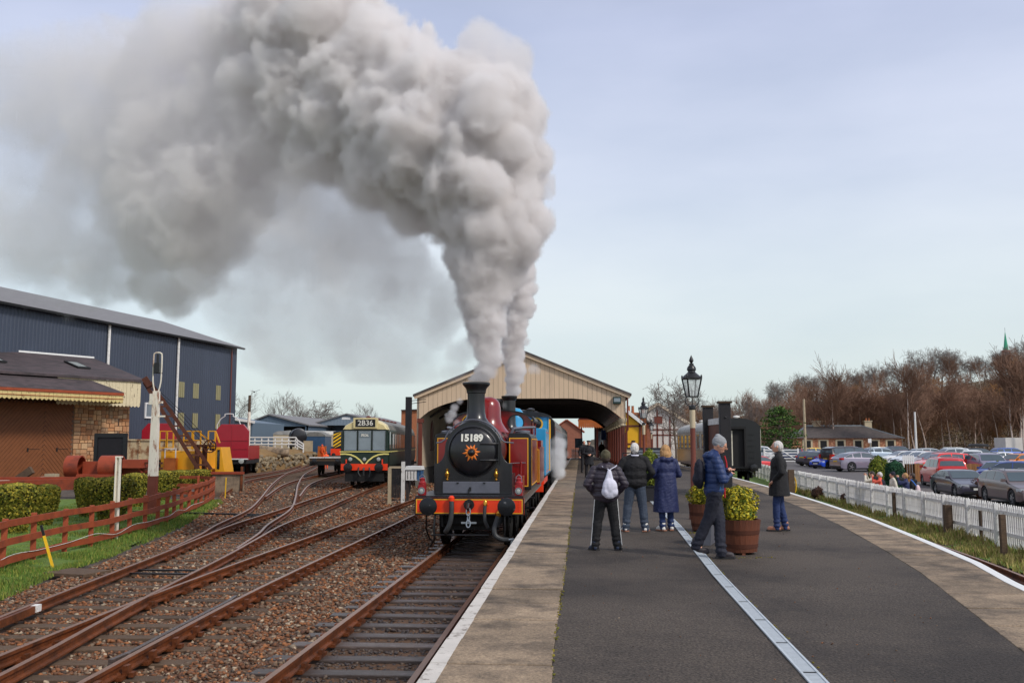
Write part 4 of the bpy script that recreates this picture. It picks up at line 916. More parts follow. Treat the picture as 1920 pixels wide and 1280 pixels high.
def train_shed():
    X0, X1, XA, Y0, Y1, ZE, ZA = -9.85, 2.72, -3.55, 57.0, 98.0, 5.3, 7.85
    t = thing('station_shed', 'cream boarded station train shed with arched gable over the tracks and platform', 'train shed', (0, 0, 0))
    arch = [(-9.85, 3.85), (-9.35, 4.28), (-8.9, 4.53), (-8.3, 4.76), (-7.6, 4.96), (-6.8, 5.07), (-6.0, 5.1), (-.5, 5.1), (.2, 5.03), (.7, 4.93), (1.2, 4.77), (1.6, 4.56), (2.1, 4.2), (2.45, 3.9), (2.72, 3.6)]
    def az(x): return lerp_path([(z, x_) for x_, z in arch], x) if False else np.interp(x, [a for a, _ in arch], [b_ for _, b_ in arch])
    def rz_(x): return ZE + (ZA - ZE) * (1 - abs(x - XA) / ((XA - X0) if x < XA else (X1 - XA)))
    for Y in (Y0, Y1):
        n = 44; wdt = (X1 - X0) / n
        bb = B(); P = [(x, rz_(x) - .05) for x in (X1, XA, X0)] + [(x, float(az(x)) + .02) for x in np.linspace(X0, X1, 30)]
        # backing as a strip
        xs_ = np.linspace(X0, X1, 61); bb = B()
        for x in xs_: bb.v += [(x, Y + .09, float(az(x)) + .02), (x, Y + .09, rz_(x) - .05)]
        bb.f = [(2 * i, 2 * i + 2, 2 * i + 3, 2 * i + 1) for i in range(60)]; bb.mi = [0] * 60
        bk_ = bb.build('gable_backing', m_darktimber, t)
        for i in range(n):
            x0, x1 = X0 + i * wdt + .007, X0 + (i + 1) * wdt - .007; d = random.uniform(-.008, .008)
            pts = [(x0, float(az(x0))), (x1, float(az(x1))), (x1, rz_(x1)), (x0, rz_(x0))]
            if x0 < XA < x1: pts = pts[:3] + [(XA, rz_(XA))] + pts[3:]
            B().prism(pts, Y + d, Y + .06 + d, 'Y').build('board', m_cream, t)
        sg = -1 if Y == Y0 else 1
        for xa, xb_, za, zb_ in ((X0 - .3, XA, ZE - .1, ZA + .02), (X1 + .3, XA, ZE - .1, ZA + .02)):
            bb = B(); bb.bar((xa, Y - .12, za), (xb_, Y - .12, zb_), .12, .26); bb.build('barge_board', m_cream, t)
    for sx, xe in ((-1, X0 - .35), (1, X1 + .35)):
        bb = B(); bb.prism([(xe, ZE - .12 + .06), (XA, ZA + .1), (XA, ZA + .22), (xe, ZE + .07)], Y0 - .25, Y1 + .25, 'Y'); bb.build('roof_slope', m_rooftile, t)
        bb = B(); bb.prism([(xe + (-sx) * .4, ZE - .12 + .0), (XA, ZA - .06), (XA, ZA - .02), (xe + (-sx) * .4, ZE - .06)], Y0 + .2, Y1 - .2, 'Y'); bb.build('roof_lining', m_darktimber, t)
    bb = B()
    for k in range(10):
        y = Y0 + 3 + k * 4
        bb.bar((X0 + .2, y, 5.0), (X1 - .1, y, 5.0), .16, .22); bb.bar((X0 + .2, y, 5.1), (XA, y, 7.6), .14, .18); bb.bar((X1 - .1, y, 5.1), (XA, y, 7.6), .14, .18)
        bb.bar((XA, y, 5.0), (XA, y, 7.6), .1, .12)
        prev = None
        for x in np.linspace(X0 + .2, X1 - .2, 16):
            q = (x, y, float(az(x)) + .05)
            if prev: bb.bar(prev, q, .12, .14)
            prev = q
    bb.build('roof_truss', m_darktimber, t)
    # boarded wall on the track side, brown front column
    bb = B(); bb.bx(X0 - .15, X0, Y0 + .1, Y1, .9, ZE - .1); wl = bb.build('wall', m_wallcream, t)
    bb = B(); bb.bx(X0 - .2, X0 + .04, Y0 + .1, Y1, -.4, .9); bb.build('wall_base', mat('grey_wall_base', C(120, 118, 112), .8, 0, .15, 2), t)
    for y in (62, 69, 76, 83):
        bb = B(); bb.prism([(y - .5, 1.9), (y + .5, 1.9), (y + .5, 3.3), (y + .35, 3.7), (y, 3.9), (y - .35, 3.7), (y - .5, 3.3)], X0 - .01, X0 + .05, 'X'); bb.build('arched_window', m_brown, wl)
    def column(x, y, zb_, zt):
        bb = B(); bb.lathe([(.2, zb_), (.2, zb_ + .3), (.13, zb_ + .4), (.115, zt - .5), (.115, zt)], 14, (x, y, 0)); c = bb.build('column', m_brown, t, True)
        bb = B(); bb.lathe([(.13, zt - .5), (.2, zt - .42), (.16, zt - .34), (.24, zt - .12), (.24, zt)], 14, (x, y, 0)); bb.build('column_capital', m_capital, c, True)
        return c
    bb = B(); bb.bx(X0 - .02, X0 + .2, Y0 - .1, Y0 + .12, .6, 3.9); c = bb.build('column', m_brown, t, bevel=.02)
    bb = B(); bb.bx(X0 - .08, X0 + .28, Y0 - .14, Y0 + .16, 3.65, 3.9); bb.bx(X0 - .06, X0 + .26, Y0 - .14, Y0 + .16, .55, .75); bb.build('column_capital', m_brown, c)
    for k in range(11):
        y = Y0 + .15 + k * 4.05; column(2.55, y, PZ, 3.9)
        bb = B(); bb.bx(2.44, 2.66, y - .06, y + .06, 3.9, 5.0); bb.build('column_post', m_brown, t)
        if k < 10:
            pr = None; bb = B()
            for i in range(11):
                a = math.pi * i / 10; q = (2.55, y + 2.02 - 1.9 * math.cos(a), 3.95 + .95 * math.sin(a))
                if pr: bb.bar(pr, q, .07, .09, up=(1, 0, 0))
                pr = q
            bb.build('arch_bracket', m_brown, t)
    bb = B(); bb.bx(2.4, 2.7, Y0 + .1, Y1, 4.98, 5.22); bb.build('wall_plate', m_brown, t)
    bb = B(); bb.tube([(2.83, Y0 - .1, 5.2), (2.83, Y0 - .1, 3.2), (2.7, Y0 - .05, 3.0), (2.7, Y0 - .05, PZ)], .05, 8); bb.build('downpipe', m_brown, t, True)
    fl = thing('flood_lamp', 'small dark green flood lamp box on the cream gable', 'lamp', (2.2, Y0 - .1, 4.75))
    bb = B(); bb.bx(-.24, .24, -.2, .08, 0, .42); o = bb.build('lamp_body', mat('dark_green_paint', C(30, 54, 50), .4), fl, bevel=.02)
    bb = B(); bb.bx(-.19, .19, -.215, -.2, .12, .34); bb.build('lamp_glass', m_glasslite, o)
train_shed()

# platform canopy building beyond the shed
m_orange = mat('orange_brown_valance', C(186, 100, 40), .6, 0, .12, 2)
def canopy():
    t = thing('platform_canopy', 'orange brown valanced platform canopy seen through the station shed', 'canopy', (1.3, 106, PZ))
    bb = B(); bb.bx(-1.5, 3.2, 0, 12, 4.05, 4.25); bb.prism([(-1.6, 4.25), (3.3, 4.25), (2.4, 4.75), (-.8, 4.75)], -.1, 12, 'Y'); bb.build('roof', m_brown, t)
    bb = B(); n = 20
    for i in range(n):
        x = -1.55 + i * .235; bb.prism([(x, 3.4), (x + .1, 3.28), (x + .2, 3.28), (x + .23, 3.4), (x + .23, 4.2), (x, 4.2)], -.06, 0, 'Y')
    bb.build('valance', m_orange, t)
    for x in (-1.2, .6, 2.2):
        for y in (.4, 6):
            bb = B(); bb.lathe([(.16, 0), (.1, .3), (.09, 3.6), (.2, 3.9), (.2, 4.05)], 10, (x, y, 0)); bb.build('column', m_brown, t, True)
    bb = B(); bb.bx(.4, 3.4, 8, 12, 0, 4.1); w_ = bb.build('wall', m_darktimber, t)
    for x in (.8, 1.7, 2.6): bb = B(); bb.bx(x, x + .6, 7.97, 8.0, 1, 3); bb.build('window', m_glasslite, w_)
    s_ = thing('platform_sign', 'small blue sign hanging under the canopy inside the shed', 'sign', (2.35, 92, 3.2)); bb = B(); bb.bx(-.35, .35, -.04, .04, -.5, .45); bb.build('board', mat('sign_blue', C(40, 90, 190), .5), s_); bb = B(); bb.bar((-.25, 0, .45), (-.25, 0, 1.75), .03, .03); bb.bar((.25, 0, .45), (.25, 0, 1.75), .03, .03); bb.build('hanger', m_black, s_)
    s_ = thing('notice_board', 'pale blue notice board on legs on the platform beyond the shed', 'sign', (-.2, 99, PZ)); bb = B(); bb.bx(-.4, .4, -.03, .03, 1.1, 2.1); bb.build('board', mat('notice_pale_blue', C(120, 150, 190), .6), s_); bb = B(); bb.bar((-.35, 0, 0), (-.35, 0, 1.2), .06, .06); bb.bar((.35, 0, 0), (.35, 0, 1.2), .06, .06); bb.build('leg', m_black, s_)
    g = thing('picket_gate', 'white picket gate at the far end of the platform', 'gate', (-.95, 100, PZ))
    for i in range(9): bb = B(); bb.bx(i * .12, i * .12 + .07, 0, .02, .05, 1.0); bb.build('picket', m_whiteclean, g)
    bb = B(); bb.bx(0, 1.05, .02, .06, .25, .33); bb.bx(0, 1.05, .02, .06, .75, .83); bb.build('rail', m_whiteclean, g)
canopy()

def gable_house(name, lbl, cat, poly, y0, y1, wallm, roofm, roof_edges, oh=.3, trim=None):
    t = thing(name, lbl, cat, (0, 0, 0))
    B().prism(poly, y0, y1, 'Y').build('wall', wallm, t)
    for (xa, za), (xb_, zb_) in roof_edges:
        d = Vector((xb_ - xa, zb_ - za)).normalized(); nrm = Vector((-d.y, d.x)); nrm = nrm if nrm.y > 0 else -nrm
        p = [(xa, za), (xb_, zb_), (xb_ + nrm.x * .14, zb_ + nrm.y * .14), (xa + nrm.x * .14, za + nrm.y * .14)]
        B().prism(p, y0 - oh, y1 + oh, 'Y').build('roof', roofm, t)
        if trim: B().bar((xa, y0 - oh, za + .02), (xb_, y0 - oh, zb_ + .02), .06, .3).build('barge_board', trim, t)
    return t
m_yellowwall = mat('yellow_boarding', C(240, 182, 32), .6, 0, .1, 1.5)
yb = gable_house('platform_building', 'yellow timber-framed platform building with white barge board', 'building', [(3.05, PZ), (5.55, PZ), (5.55, 4.25), (3.05, 6.3)], 88, 98, m_yellowwall, m_rooftile, [((3.05, 6.34), (5.95, 4.0))], .35, m_whiteclean)
for x0, x1, z0, z1 in ((5.4, 5.58, PZ, 4.3), (3.05, 5.5, 3.9, 4.06), (4.2, 4.34, PZ, 3.9), (4.35, 5.4, 2.3, 2.4), (3.05, 4.2, 2.0, 2.12), (3.4, 3.52, 2.1, 3.9)):
    bb = B(); bb.bx(x0, x1, 87.93, 88.0, z0, z1); bb.build('timber', m_brown, yb)
bb = B(); bb.bx(3.55, 4.15, 87.95, 88.0, 2.15, 3.1); wd = bb.build('window', m_glass, yb)
bb = B(); bb.bx(3.6, 5.0, 87.2, 88, PZ, 1.9); bb.build('coal_bin', m_wallcream, yb); bb = B(); bb.bx(3.5, 5.1, 87.1, 88, 1.9, 2.0); bb.build('bin_lid', m_darktimber, yb)
m_brickor = mat('orange_brick', C(174, 108, 72), .85, 0, .25, 6, col2=C(140, 70, 48), bump=.4, bscale=18)
def chimney(x, y, zb_, zt, pots, wd=.8, lbl='', name='chimney_stack'):
    t = thing(name, lbl, 'chimney', (x, y, zb_)); bb = B(); bb.bx(-wd / 2, wd / 2, -.4, .4, 0, zt - zb_ - .5); bb.build('stack', m_brickor, t)
    bb = B(); bb.bx(-wd / 2 - .1, wd / 2 + .1, -.5, .5, zt - zb_ - .5, zt - zb_ - .3); bb.build('cap', m_brickor, t)
    for i in range(pots): bb = B(); bb.lathe([(.16, zt - zb_ - .3), (.13, zt - zb_ + .35), (.17, zt - zb_ + .4)], 12, ((i - (pots - 1) / 2) * .42, 0, 0)); bb.build('pot', m_brickor, t, True)
chimney(6.1, 94, 0, 5.7, 1, .8, 'tall orange brick chimney stack with a single pot beside the yellow building')
chimney(5.3, 100, 0, 5.9, 2, 1.1, 'wider orange brick chimney stack with two pots just behind the yellow building')
rh = gable_house('brick_house', 'low red brick building with slate roof hidden behind the yellow building', 'building', [(3.2, .8), (7.4, .8), (7.4, 4.4), (3.2, 4.4)], 100.6, 106, m_brick, m_rooftile, [((7.6, 4.35), (4.6, 5.9)), ((2.8, 4.35), (4.6, 5.9))])
m_harl = mat('white_harling', C(214, 210, 204), .85, 0, .08, 1.2, col2=C(170, 164, 156), c2pos=(.6, .8), bump=.2)
wb = gable_house('white_house', 'white gabled building with brown timber lines behind the platform lamps', 'building', [(6.9, 0), (12.0, 0), (12.0, 4.6), (8.7, 6.75), (6.9, 5.6)], 107, 122, m_harl, mat('orange_pantile', C(156, 88, 60), .8, 0, .2, 3, bump=.4, bscale=10), [((12.5, 4.3), (8.7, 6.8)), ((6.5, 5.35), (8.7, 6.8))], .4, m_wallcream)
for x0, x1, z0, z1 in ((6.9, 12, 3.85, 3.98), (6.9, 12, 3.25, 3.37), (8.55, 8.7, 0, 6.2), (9.95, 10.1, 0, 5.4), (8.0, 8.12, .8, 3.3), (9.2, 9.3, .8, 3.9)):
    bb = B(); bb.bx(x0, x1, 106.93, 107.0, z0, z1); bb.build('timber', m_brown, wb)
bb = B(); bb.bx(8.3, 9.2, 106.9, 107, 4.6, 5.4); bb.build('window', m_brown, wb)
gb = gable_house('brick_building', 'red brick gabled building seen through the far arch of the station shed', 'building', [(-4.6, 0), (.2, 0), (.2, 4.3), (-2.2, 6.0), (-4.6, 4.3)], 150, 165, m_brick, mat('red_tile', C(170, 84, 60), .8), [((-5, 4.1), (-2.2, 6.05)), ((.6, 4.1), (-2.2, 6.05))])
lb = gable_house('brick_warehouse', 'red brick building showing above the railcar beside the station shed', 'building', [(-24, 0), (-11, 0), (-11, 7.2), (-24, 6.7)], 125, 140, m_brickor, m_rooftile, [((-24, 6.7), (-11, 7.2))])

# stone cottage row in the car park
m_cottage = mat('random_rubble_wall', C(156, 104, 78), .9, 0, .3, 3, col2=C(200, 150, 116), c2pos=(.5, .6), c2scale=2.6, bump=.6, bscale=5)
def cottage():
    yF = 165; z0 = 0.4; pL, pR = aty(1486, 821, yF).x, aty(1690, 821, yF).x; ze = aty(1590, 821, yF).z; zr = aty(1590, 800, yF).z + .3
    t = thing('stone_cottage_row', 'long low stone building with hipped slate roof and two chimneys behind the car park', 'building', (0, 0, 0))
    bb = B(); bb.bx(pL, pR, yF, yF + 8, z0 - .6, ze); wl = bb.build('wall', m_cottage, t)
    o = .4; a0, a1, b0, b1 = pL - o, pR + o, yF - o, yF + 8 + o; r0, r1, rm = pL + 3.4, pR - 5.4, yF + 4
    bb = B(); bb.add([(a0, b0, ze), (a1, b0, ze), (a1, b1, ze), (a0, b1, ze), (r0, rm, zr), (r1, rm, zr)], [(0, 1, 5, 4), (1, 2, 5), (2, 3, 4, 5), (3, 0, 4), (3, 2, 1, 0)]); rf = bb.build('roof', m_rooftile, t)
    bb = B(); bb.bar((r0, rm, zr), (r1, rm, zr), .3, .14); bb.bar((a0, b0, ze), (r0, rm, zr + .03), .3, .12); bb.bar((a1, b0, ze), (r1, rm, zr + .03), .3, .12); bb.build('ridge_flashing', m_steel, rf)
    for px in (1531, 1627):
        x = aty(px, 800, rm).x; bb = B(); bb.bx(x - .6, x + .6, rm - .4, rm + .4, zr - .5, zr + .7); bb.bx(x - .7, x + .7, rm - .5, rm + .5, zr + .7, zr + .85); c = bb.build('chimney', m_capital, rf)
        bb = B()
        for d in (-.25, .25): bb.lathe([(.15, zr + .85), (.13, zr + 1.3)], 8, (x + d, rm, 0))
        bb.build('pot', m_brickor, c)
    for px in (1514, 1544, 1576, 1609, 1640, 1670):
        x = aty(px, 830, yF).x; bb = B(); bb.bx(x - .55, x + .55, yF - .04, yF, z0 + .3, ze - .45); wd = bb.build('window', m_void, wl)
        bb = B()
        for q in ((x - .85, x - .55, z0 + .3, ze - .25), (x + .55, x + .85, z0 + .3, ze - .25), (x - .55, x + .55, ze - .45, ze - .22)): bb.bx(q[0], q[1], yF - .06, yF, q[2], q[3])
        bb.build('window_surround', m_capital, wd)
cottage()

# ---- large dark blue shed
m_cladding = mat('dark_blue_cladding', C(64, 72, 88), .5, .1, .1, .6, stretch=(1, 1, .1), bump=.05)
m_roofsheet = mat('grey_roof_sheet', C(120, 118, 118), .6, 0, .12, .8, stretch=(1, 3, 1))
m_rooflight = mat('translucent_sheet', C(148, 142, 106), .5, 0, .15, 2, stretch=(6, 6, .3))
def frame_of(D, dirv):
    th = math.atan2(dirv[1], dirv[0]); X = Vector((math.cos(th), math.sin(th), 0)); Y = Vector((-math.sin(th), math.cos(th), 0)); return th, X, Y
def on_wall(px, py, D, Y, X):
    d = ray(px, py); o = Vector((0, 0, EYE)); t = (Vector(D) - o).dot(Y) / d.dot(Y); p = o + d * t; return (p - Vector(D)).dot(X), p.z
def blue_shed():
    D = (-34.5, 92, 0); th, X, Y = frame_of(D, (-.158, -.987)); H = 11.9; ln = 60
    t = thing('blue_shed', 'very large dark blue corrugated metal shed behind the goods shed', 'industrial shed', D, th)
    bb = B(); P = []
    n = int(ln / .36)
    for i in range(n + 1):
        for a, d in ((0, 0), (.13, 0), (.18, .05), (.31, .05)): P.append((min(ln, i * .36 + a), d))
    bb.v = [(x, y, z) for z in (-.3, H) for x, y in P]; m_ = len(P); bb.f = [(i, i + 1, m_ + i + 1, m_ + i) for i in range(m_ - 1)]; bb.mi = [0] * len(bb.f)
    bb.build('cladding', m_cladding, t)
    bb = B(); bb.prism([(0, -.3), (-18, -.3), (-18, H), (-9, 14.9), (0, H)], 0.0, .1, 'X'); bb.build('gable_wall', m_cladding, t)
    bb = B(); bb.prism([(.5, H - .1), (-9, 14.85), (-9, 15.0), (.5, H + .08)], -.5, ln, 'X'); rf = bb.build('roof', m_roofsheet, t)
    bb = B(); bb.prism([(-18.5, H - .1), (-9, 14.85), (-9, 15.0), (-18.5, H + .08)], -.5, ln, 'X'); bb.build('roof', m_roofsheet, t)
    bb = B(); bb.bx(-.5, ln, .45, .62, H - .12, H + .05); bb.build('gutter', m_void, t)
    for px in (430, 329, 197):
        x, z = on_wall(px, 720, D, Y, X); bb = B(); bb.tube([(max(.1, x), .18, H - .1), (max(.1, x), .18, 0)], .06 if px == 430 else .11, 8); bb.build('downpipe', m_brown if px == 430 else m_whiteworn, t, True)
    for (x0, y0, x1, y1) in ((239, 705, 252, 738), (334, 715, 344, 745), (361, 718, 371, 747), (404, 722, 412, 750), (333, 773, 343, 803), (360, 774, 369, 802), (403, 776, 411, 804)):
        a = on_wall(x0, y0, D, Y, X); b_ = on_wall(x1, y1, D, Y, X); bb = B(); l, r_ = sorted((a[0], b_[0])); k = 6; w_ = (r_ - l) / k
        for i in range(k): bb.bx(l + i * w_, l + (i + .75) * w_, .04, .07 + .02 * (i % 2), b_[1], a[1])
        bb.build('rooflight_panel', m_rooflight, t)
    a = on_wall(272, 757, D, Y, X); b_ = on_wall(284, 781, D, Y, X); l, r_ = sorted((a[0], b_[0])); bb = B(); bb.bx(l, r_, .06, .12, b_[1], a[1]); wd = bb.build('window', m_glasslite, t)
    bb = B()
    for q in ((l - .12, l, b_[1], a[1]), (r_, r_ + .12, b_[1], a[1]), (l - .12, r_ + .12, a[1], a[1] + .12), (l - .12, r_ + .12, b_[1] - .15, b_[1])): bb.bx(q[0], q[1], .05, .16, q[2], q[3])
    bb.build('window_frame', m_whiteclean, wd)
    for px in (245.5, 254): x, z = on_wall(px, 747, D, Y, X); bb = B(); bb.box(x, .12, z, .3, .14, .4); bb.build('wall_lamp', m_whiteclean, t)
    for i, xx in enumerate((28.2, 29.1, 31.0)):
        w_ = Vector(D) + X * xx - Y * 9; b0 = aty([244, 252, 264][i], [592, 592, 594][i], w_.y) if False else Vector((w_.x, w_.y, 15.0))
        bt = thing('bird', ['dark bird perched on the shed roof, leftmost of three', 'dark bird perched on the shed roof, middle of three', 'dark bird perched on the shed roof, nearest the gable end'][2 - i], 'bird', b0, random.uniform(0, 6), 'birds on the shed roof'); bt.scale = (1.5, 1.5, 1.5)
        bb = B(); bb.tube([(0, -.22, .1), (0, -.1, .16), (0, .05, .2), (0, .14, .27), (0, .2, .3), (0, .27, .29)], [.01, .05, .08, .055, .04, .008], 8); bb.tube([(.02, .02, .14), (.02, .02, 0)], .008, 4); bb.tube([(-.02, .02, .14), (-.02, .02, 0)], .008, 4); bb.build('body', m_black, bt, True)
blue_shed()
fb = thing('bird', 'small dark bird flying over the pole beside the blue shed', 'bird', aty(477, 735, 70), .6)
bb = B(); bb.tube([(0, -.2, 0), (0, 0, .02), (0, .18, .03), (0, .25, .03)], [.02, .06, .045, .01], 6); bb.add([(0, .1, .03), (0, -.08, .03), (.45, -.05, .2), (.4, .05, .2), (0, .1, .05), (0, -.08, .05)], [(0, 1, 2, 3), (4, 3, 2, 5)]); bb.add([(0, .1, .03), (0, -.08, .03), (-.45, -.05, .16), (-.4, .05, .16), (0, .1, .05), (0, -.08, .05)], [(0, 1, 2, 3), (4, 3, 2, 5)]); bb.build('body', m_black, fb)

# ---- grey sheds in the distance
m_greyclad = mat('grey_cladding', C(128, 142, 154), .55, 0, .08, .5, stretch=(1, 1, .1))
m_greydk = mat('slate_grey_cladding', C(88, 106, 122), .55, 0, .08, .5, stretch=(1, 1, .1))
def grey_shed(lbl, pxl, pxa, pxr, pye, pya, y, open_l, open_r, open_t, mt, vent=None):
    xl, xa, xr = aty(pxl, pye, y).x, aty(pxa, pya, y).x, aty(pxr, pye, y).x; ze, za = aty(pxr, pye, y).z, aty(pxa, pya, y).z
    ol, or_ = aty(open_l, 800, y).x, aty(open_r, 800, y).x; ot = aty(pxa, open_t, y).z
    t = thing('grey_shed', lbl, 'industrial shed', (0, 0, 0))
    bb = B(); P = [(xl, 0), (ol, 0), (ol, ot), (or_, ot), (or_, 0), (xr, 0), (xr, ze), (xa, za), (xl, ze)]
    bb.prism([(xl, 0), (ol, 0), (ol, ot), (xl, ot)], y, y + .2, 'Y'); bb.prism([(or_, 0), (xr, 0), (xr, ot), (or_, ot)], y, y + .2, 'Y'); bb.prism([(xl, ot), (xr, ot), (xr, ze), (xa, za), (xl, ze)], y, y + .2, 'Y'); bb.build('gable_wall', mt, t)
    k = int((xr - xl) / .5); bb = B()
    for i in range(k):
        x = xl + (i + .5) * (xr - xl) / k; zt = ze + (za - ze) * (1 - abs(x - xa) / (xr - xa if x > xa else xa - xl)); bb.bx(x - .06, x + .06, y - .04, y, max(ot if ol < x < or_ else 0, 0), zt - .1)
    bb.build('cladding_rib', mt, t)
    bb = B(); bb.bx(xl, xl + .2, y, y + 30, 0, ze); bb.bx(xr - .2, xr, y, y + 30, 0, ze); bb.bx(xl, xr, y + 30, y + 30.2, 0, ze); bb.build('side_wall', mt, t)
    for xe in (xl, xr):
        s_ = -1 if xe == xl else 1; bb = B(); bb.prism([(xe + s_ * .3, ze - .1), (xa, za), (xa, za + .2), (xe + s_ * .3, ze + .1)], y - .3, y + 30, 'Y'); bb.build('roof', m_roofsheet, t)
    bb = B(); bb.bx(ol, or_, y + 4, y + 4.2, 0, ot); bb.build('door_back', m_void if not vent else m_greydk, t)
    if vent: bb = B(); p = aty(*vent, y); bb.bx(p.x - .7, p.x + .7, y - .05, y, p.z - .2, p.z + .2); bb.build('vent', m_whiteclean, t)
    return t
grey_shed('slate grey gabled shed with dark wide opening behind the black tank wagon', 455, 505, 577, 797, 778, 140, 477, 572, 799, m_greydk)
grey_shed('pale grey gabled shed with white vent, right behind the green railcar', 579, 650, 728, 797, 777, 150, 594, 700, 797, m_greyclad, vent=(649, 784))
sb = thing('small_blue_shed', 'low blue shed with white sloping roof edge beside the big blue shed', 'industrial shed', (0, 0, 0))
p0, p1 = aty(432, 800, 110), aty(473, 800, 110)
bb = B(); bb.prism([(p0.x - 3, 0), (p1.x, 0), (p1.x, aty(473, 792, 110).z), (p0.x - 3, aty(420, 778, 110).z)], 110, 122, 'Y'); bb.build('wall', m_greydk, sb)
bb = B(); bb.bar((p0.x - 3, 109.9, aty(420, 777, 110).z), (p1.x + .3, 109.9, aty(474, 791, 110).z), .3, .3); bb.build('roof_edge', m_whiteclean, sb)

# ---- stone goods shed
m_goodsdoor = mat('brown_goods_door', C(122, 72, 38), .6, 0, .14, 2, bump=.1)
m_peel = mat('peeling_cream_board', C(216, 202, 168), .75, 0, .1, 3, col2=C(120, 104, 84), c2pos=(.56, .62), c2scale=3, stretch=(2, 2, .5), bump=.3)
m_valance = mat('peeling_valance', C(208, 188, 128), .75, 0, .12, 3, col2=C(132, 104, 66), c2pos=(.55, .64), c2scale=3.5)
m_darkroof = mat('purple_slate_roof', C(84, 72, 74), .8, 0, .2, 1.5, col2=C(60, 54, 56), c2pos=(.4, .6), bump=.5, bscale=14, stretch=(1, 3, 1))
stone_cols = [C(172, 128, 92), C(196, 150, 110), C(150, 104, 70), C(206, 172, 132), C(184, 122, 78), C(164, 136, 108), C(212, 164, 116)]
m_stonewall = objrand_mat('sandstone_block', stone_cols, .9, .6, 14)
def goods_shed():
    D = (-32.3, 65.4, 0); th, X, Y = frame_of(D, (-.462, -.887)); ln = 20
    t = thing('goods_shed', 'old stone goods shed with brown plank doors, slate roof and peeling cream valance', 'goods shed', D, th)
    bb = B(); bb.bx(0, 4.4, -.5, -.06, -.3, 5.2); wl = bb.build('wall', mat('wall_mortar', C(120, 100, 84), .95), t)
    bb = B(); bb.bx(0, ln, -10, -.5, -.3, 6.3); bb.build('rear_wall', m_cottage, t)
    cube = None
    def split(x0, x1, z0, z1):
        w_, h = x1 - x0, z1 - z0
        if (w_ < .52 and h < .42) or (w_ * h < .12 and random.random() < .7): return [(x0, x1, z0, z1)]
        if w_ > h * 1.15: c = x0 + w_ * random.uniform(.36, .64); return split(x0, c, z0, z1) + split(c, x1, z0, z1)
        c = z0 + h * random.uniform(.36, .64); return split(x0, x1, z0, c) + split(x0, x1, c, z1)
    st_ = B().box(0, 0, 0, 1, 1, 1).build('stone', m_stonewall, wl, bevel=.0)
    import bmesh
    bm = bmesh.new(); bm.from_mesh(st_.data); bmesh.ops.bevel(bm, geom=bm.edges[:], offset=.06, segments=1, affect='EDGES'); bm.to_mesh(st_.data); bm.free()
    rects = split(0, 4.3, -.2, 5.15)
    for i, (x0, x1, z0, z1) in enumerate(rects):
        o = st_ if i == 0 else st_.copy()
        if i: COL.objects.link(o)
        o.parent = wl; o.location = ((x0 + x1) / 2, -.06 + random.uniform(-.02, .03), (z0 + z1) / 2); o.scale = (x1 - x0 - .03, .2, z1 - z0 - .03)
    bb = B(); bb.box(.9, .0, 2.0, .06, .1, 4.2); bb.build('drain_pipe', m_darktimber, t)
    # doors of diagonal planks
    for x0, x1, sgn in ((4.4, 6.4, 1), (6.42, 9.6, -1), (9.62, 12.8, 1)):
        bb = B(); bb.bx(x0, x1, -.1, -.02, -.15, 5.1); dr_ = bb.build('door', m_darktimber, t)  # dark backing colour stands in for shade in the gaps between planks
        k = -16
        c_ = -16.0
        while c_ < 16:
            # plank along the 45 degree line z = sgn*(x-x0)+c, clipped to the leaf
            pts = []
            def clip(c0):
                res = []
                for x in (x0, x1):
                    z = sgn * 1.15 * (x - x0) + c0; res.append([x, z])
                (xa, za), (xb_, zb_) = res
                lo, hi = -.13, 5.08
                if max(za, zb_) <= lo or min(za, zb_) >= hi: return None
                m_ = (zb_ - za) / (xb_ - xa)
                for r_ in res:
                    if r_[1] < lo: r_[0] += (lo - r_[1]) / m_; r_[1] = lo
                    if r_[1] > hi: r_[0] += (hi - r_[1]) / m_; r_[1] = hi
                return res
            r0 = clip(c_ + .12)
            if r0 and math.hypot(r0[1][0] - r0[0][0], r0[1][1] - r0[0][1]) > .2:
                B().bar((r0[0][0], -.012, r0[0][1]), (r0[1][0], -.012, r0[1][1]), .05, .182).build('plank', m_goodsdoor, dr_)
            c_ += .31
        bb = B(); bb.bx(x0 + .25, x0 + 1.1, .01, .03, 2.0, 2.03); bb.bx(x0 + 1.0, x0 + 1.1, .01, .05, 1.85, 2.1); bb.build('latch', m_void, dr_)
    # main roof with boarded eave
    bb = B(); bb.prism([(1.3, 6.72), (-5, 8.62), (-5, 8.78), (1.3, 6.88)], -.3, ln, 'X'); rf = bb.build('roof', m_darkroof, t)
    bb = B(); bb.prism([(-11.3, 6.72), (-5, 8.62), (-5, 8.78), (-11.3, 6.88)], -.3, ln, 'X'); bb.build('roof', m_darkroof, t)
    bb = B(); bb.bx(-.3, ln, -5.15, -4.85, 8.74, 8.86); bb.build('ridge_flashing', m_whiteclean, rf)
    for xx in (2.6, 8.6):
        f = lambda n_, off: (6.88 + (1.3 - n_) * .3016 + off)
        bb = B(); bb.add([(xx, -2.6, f(-2.6, .04)), (xx + 1.0, -2.6, f(-2.6, .04)), (xx + 1.0, -.9, f(-.9, .04)), (xx, -.9, f(-.9, .04)), (xx, -2.6, f(-2.6, .12)), (xx + 1.0, -2.6, f(-2.6, .12)), (xx + 1.0, -.9, f(-.9, .12)), (xx, -.9, f(-.9, .12))], [(0, 1, 2, 3), (4, 5, 6, 7), (0, 1, 5, 4), (1, 2, 6, 5), (2, 3, 7, 6), (3, 0, 4, 7)]); sk = bb.build('skylight_frame', m_void, rf)
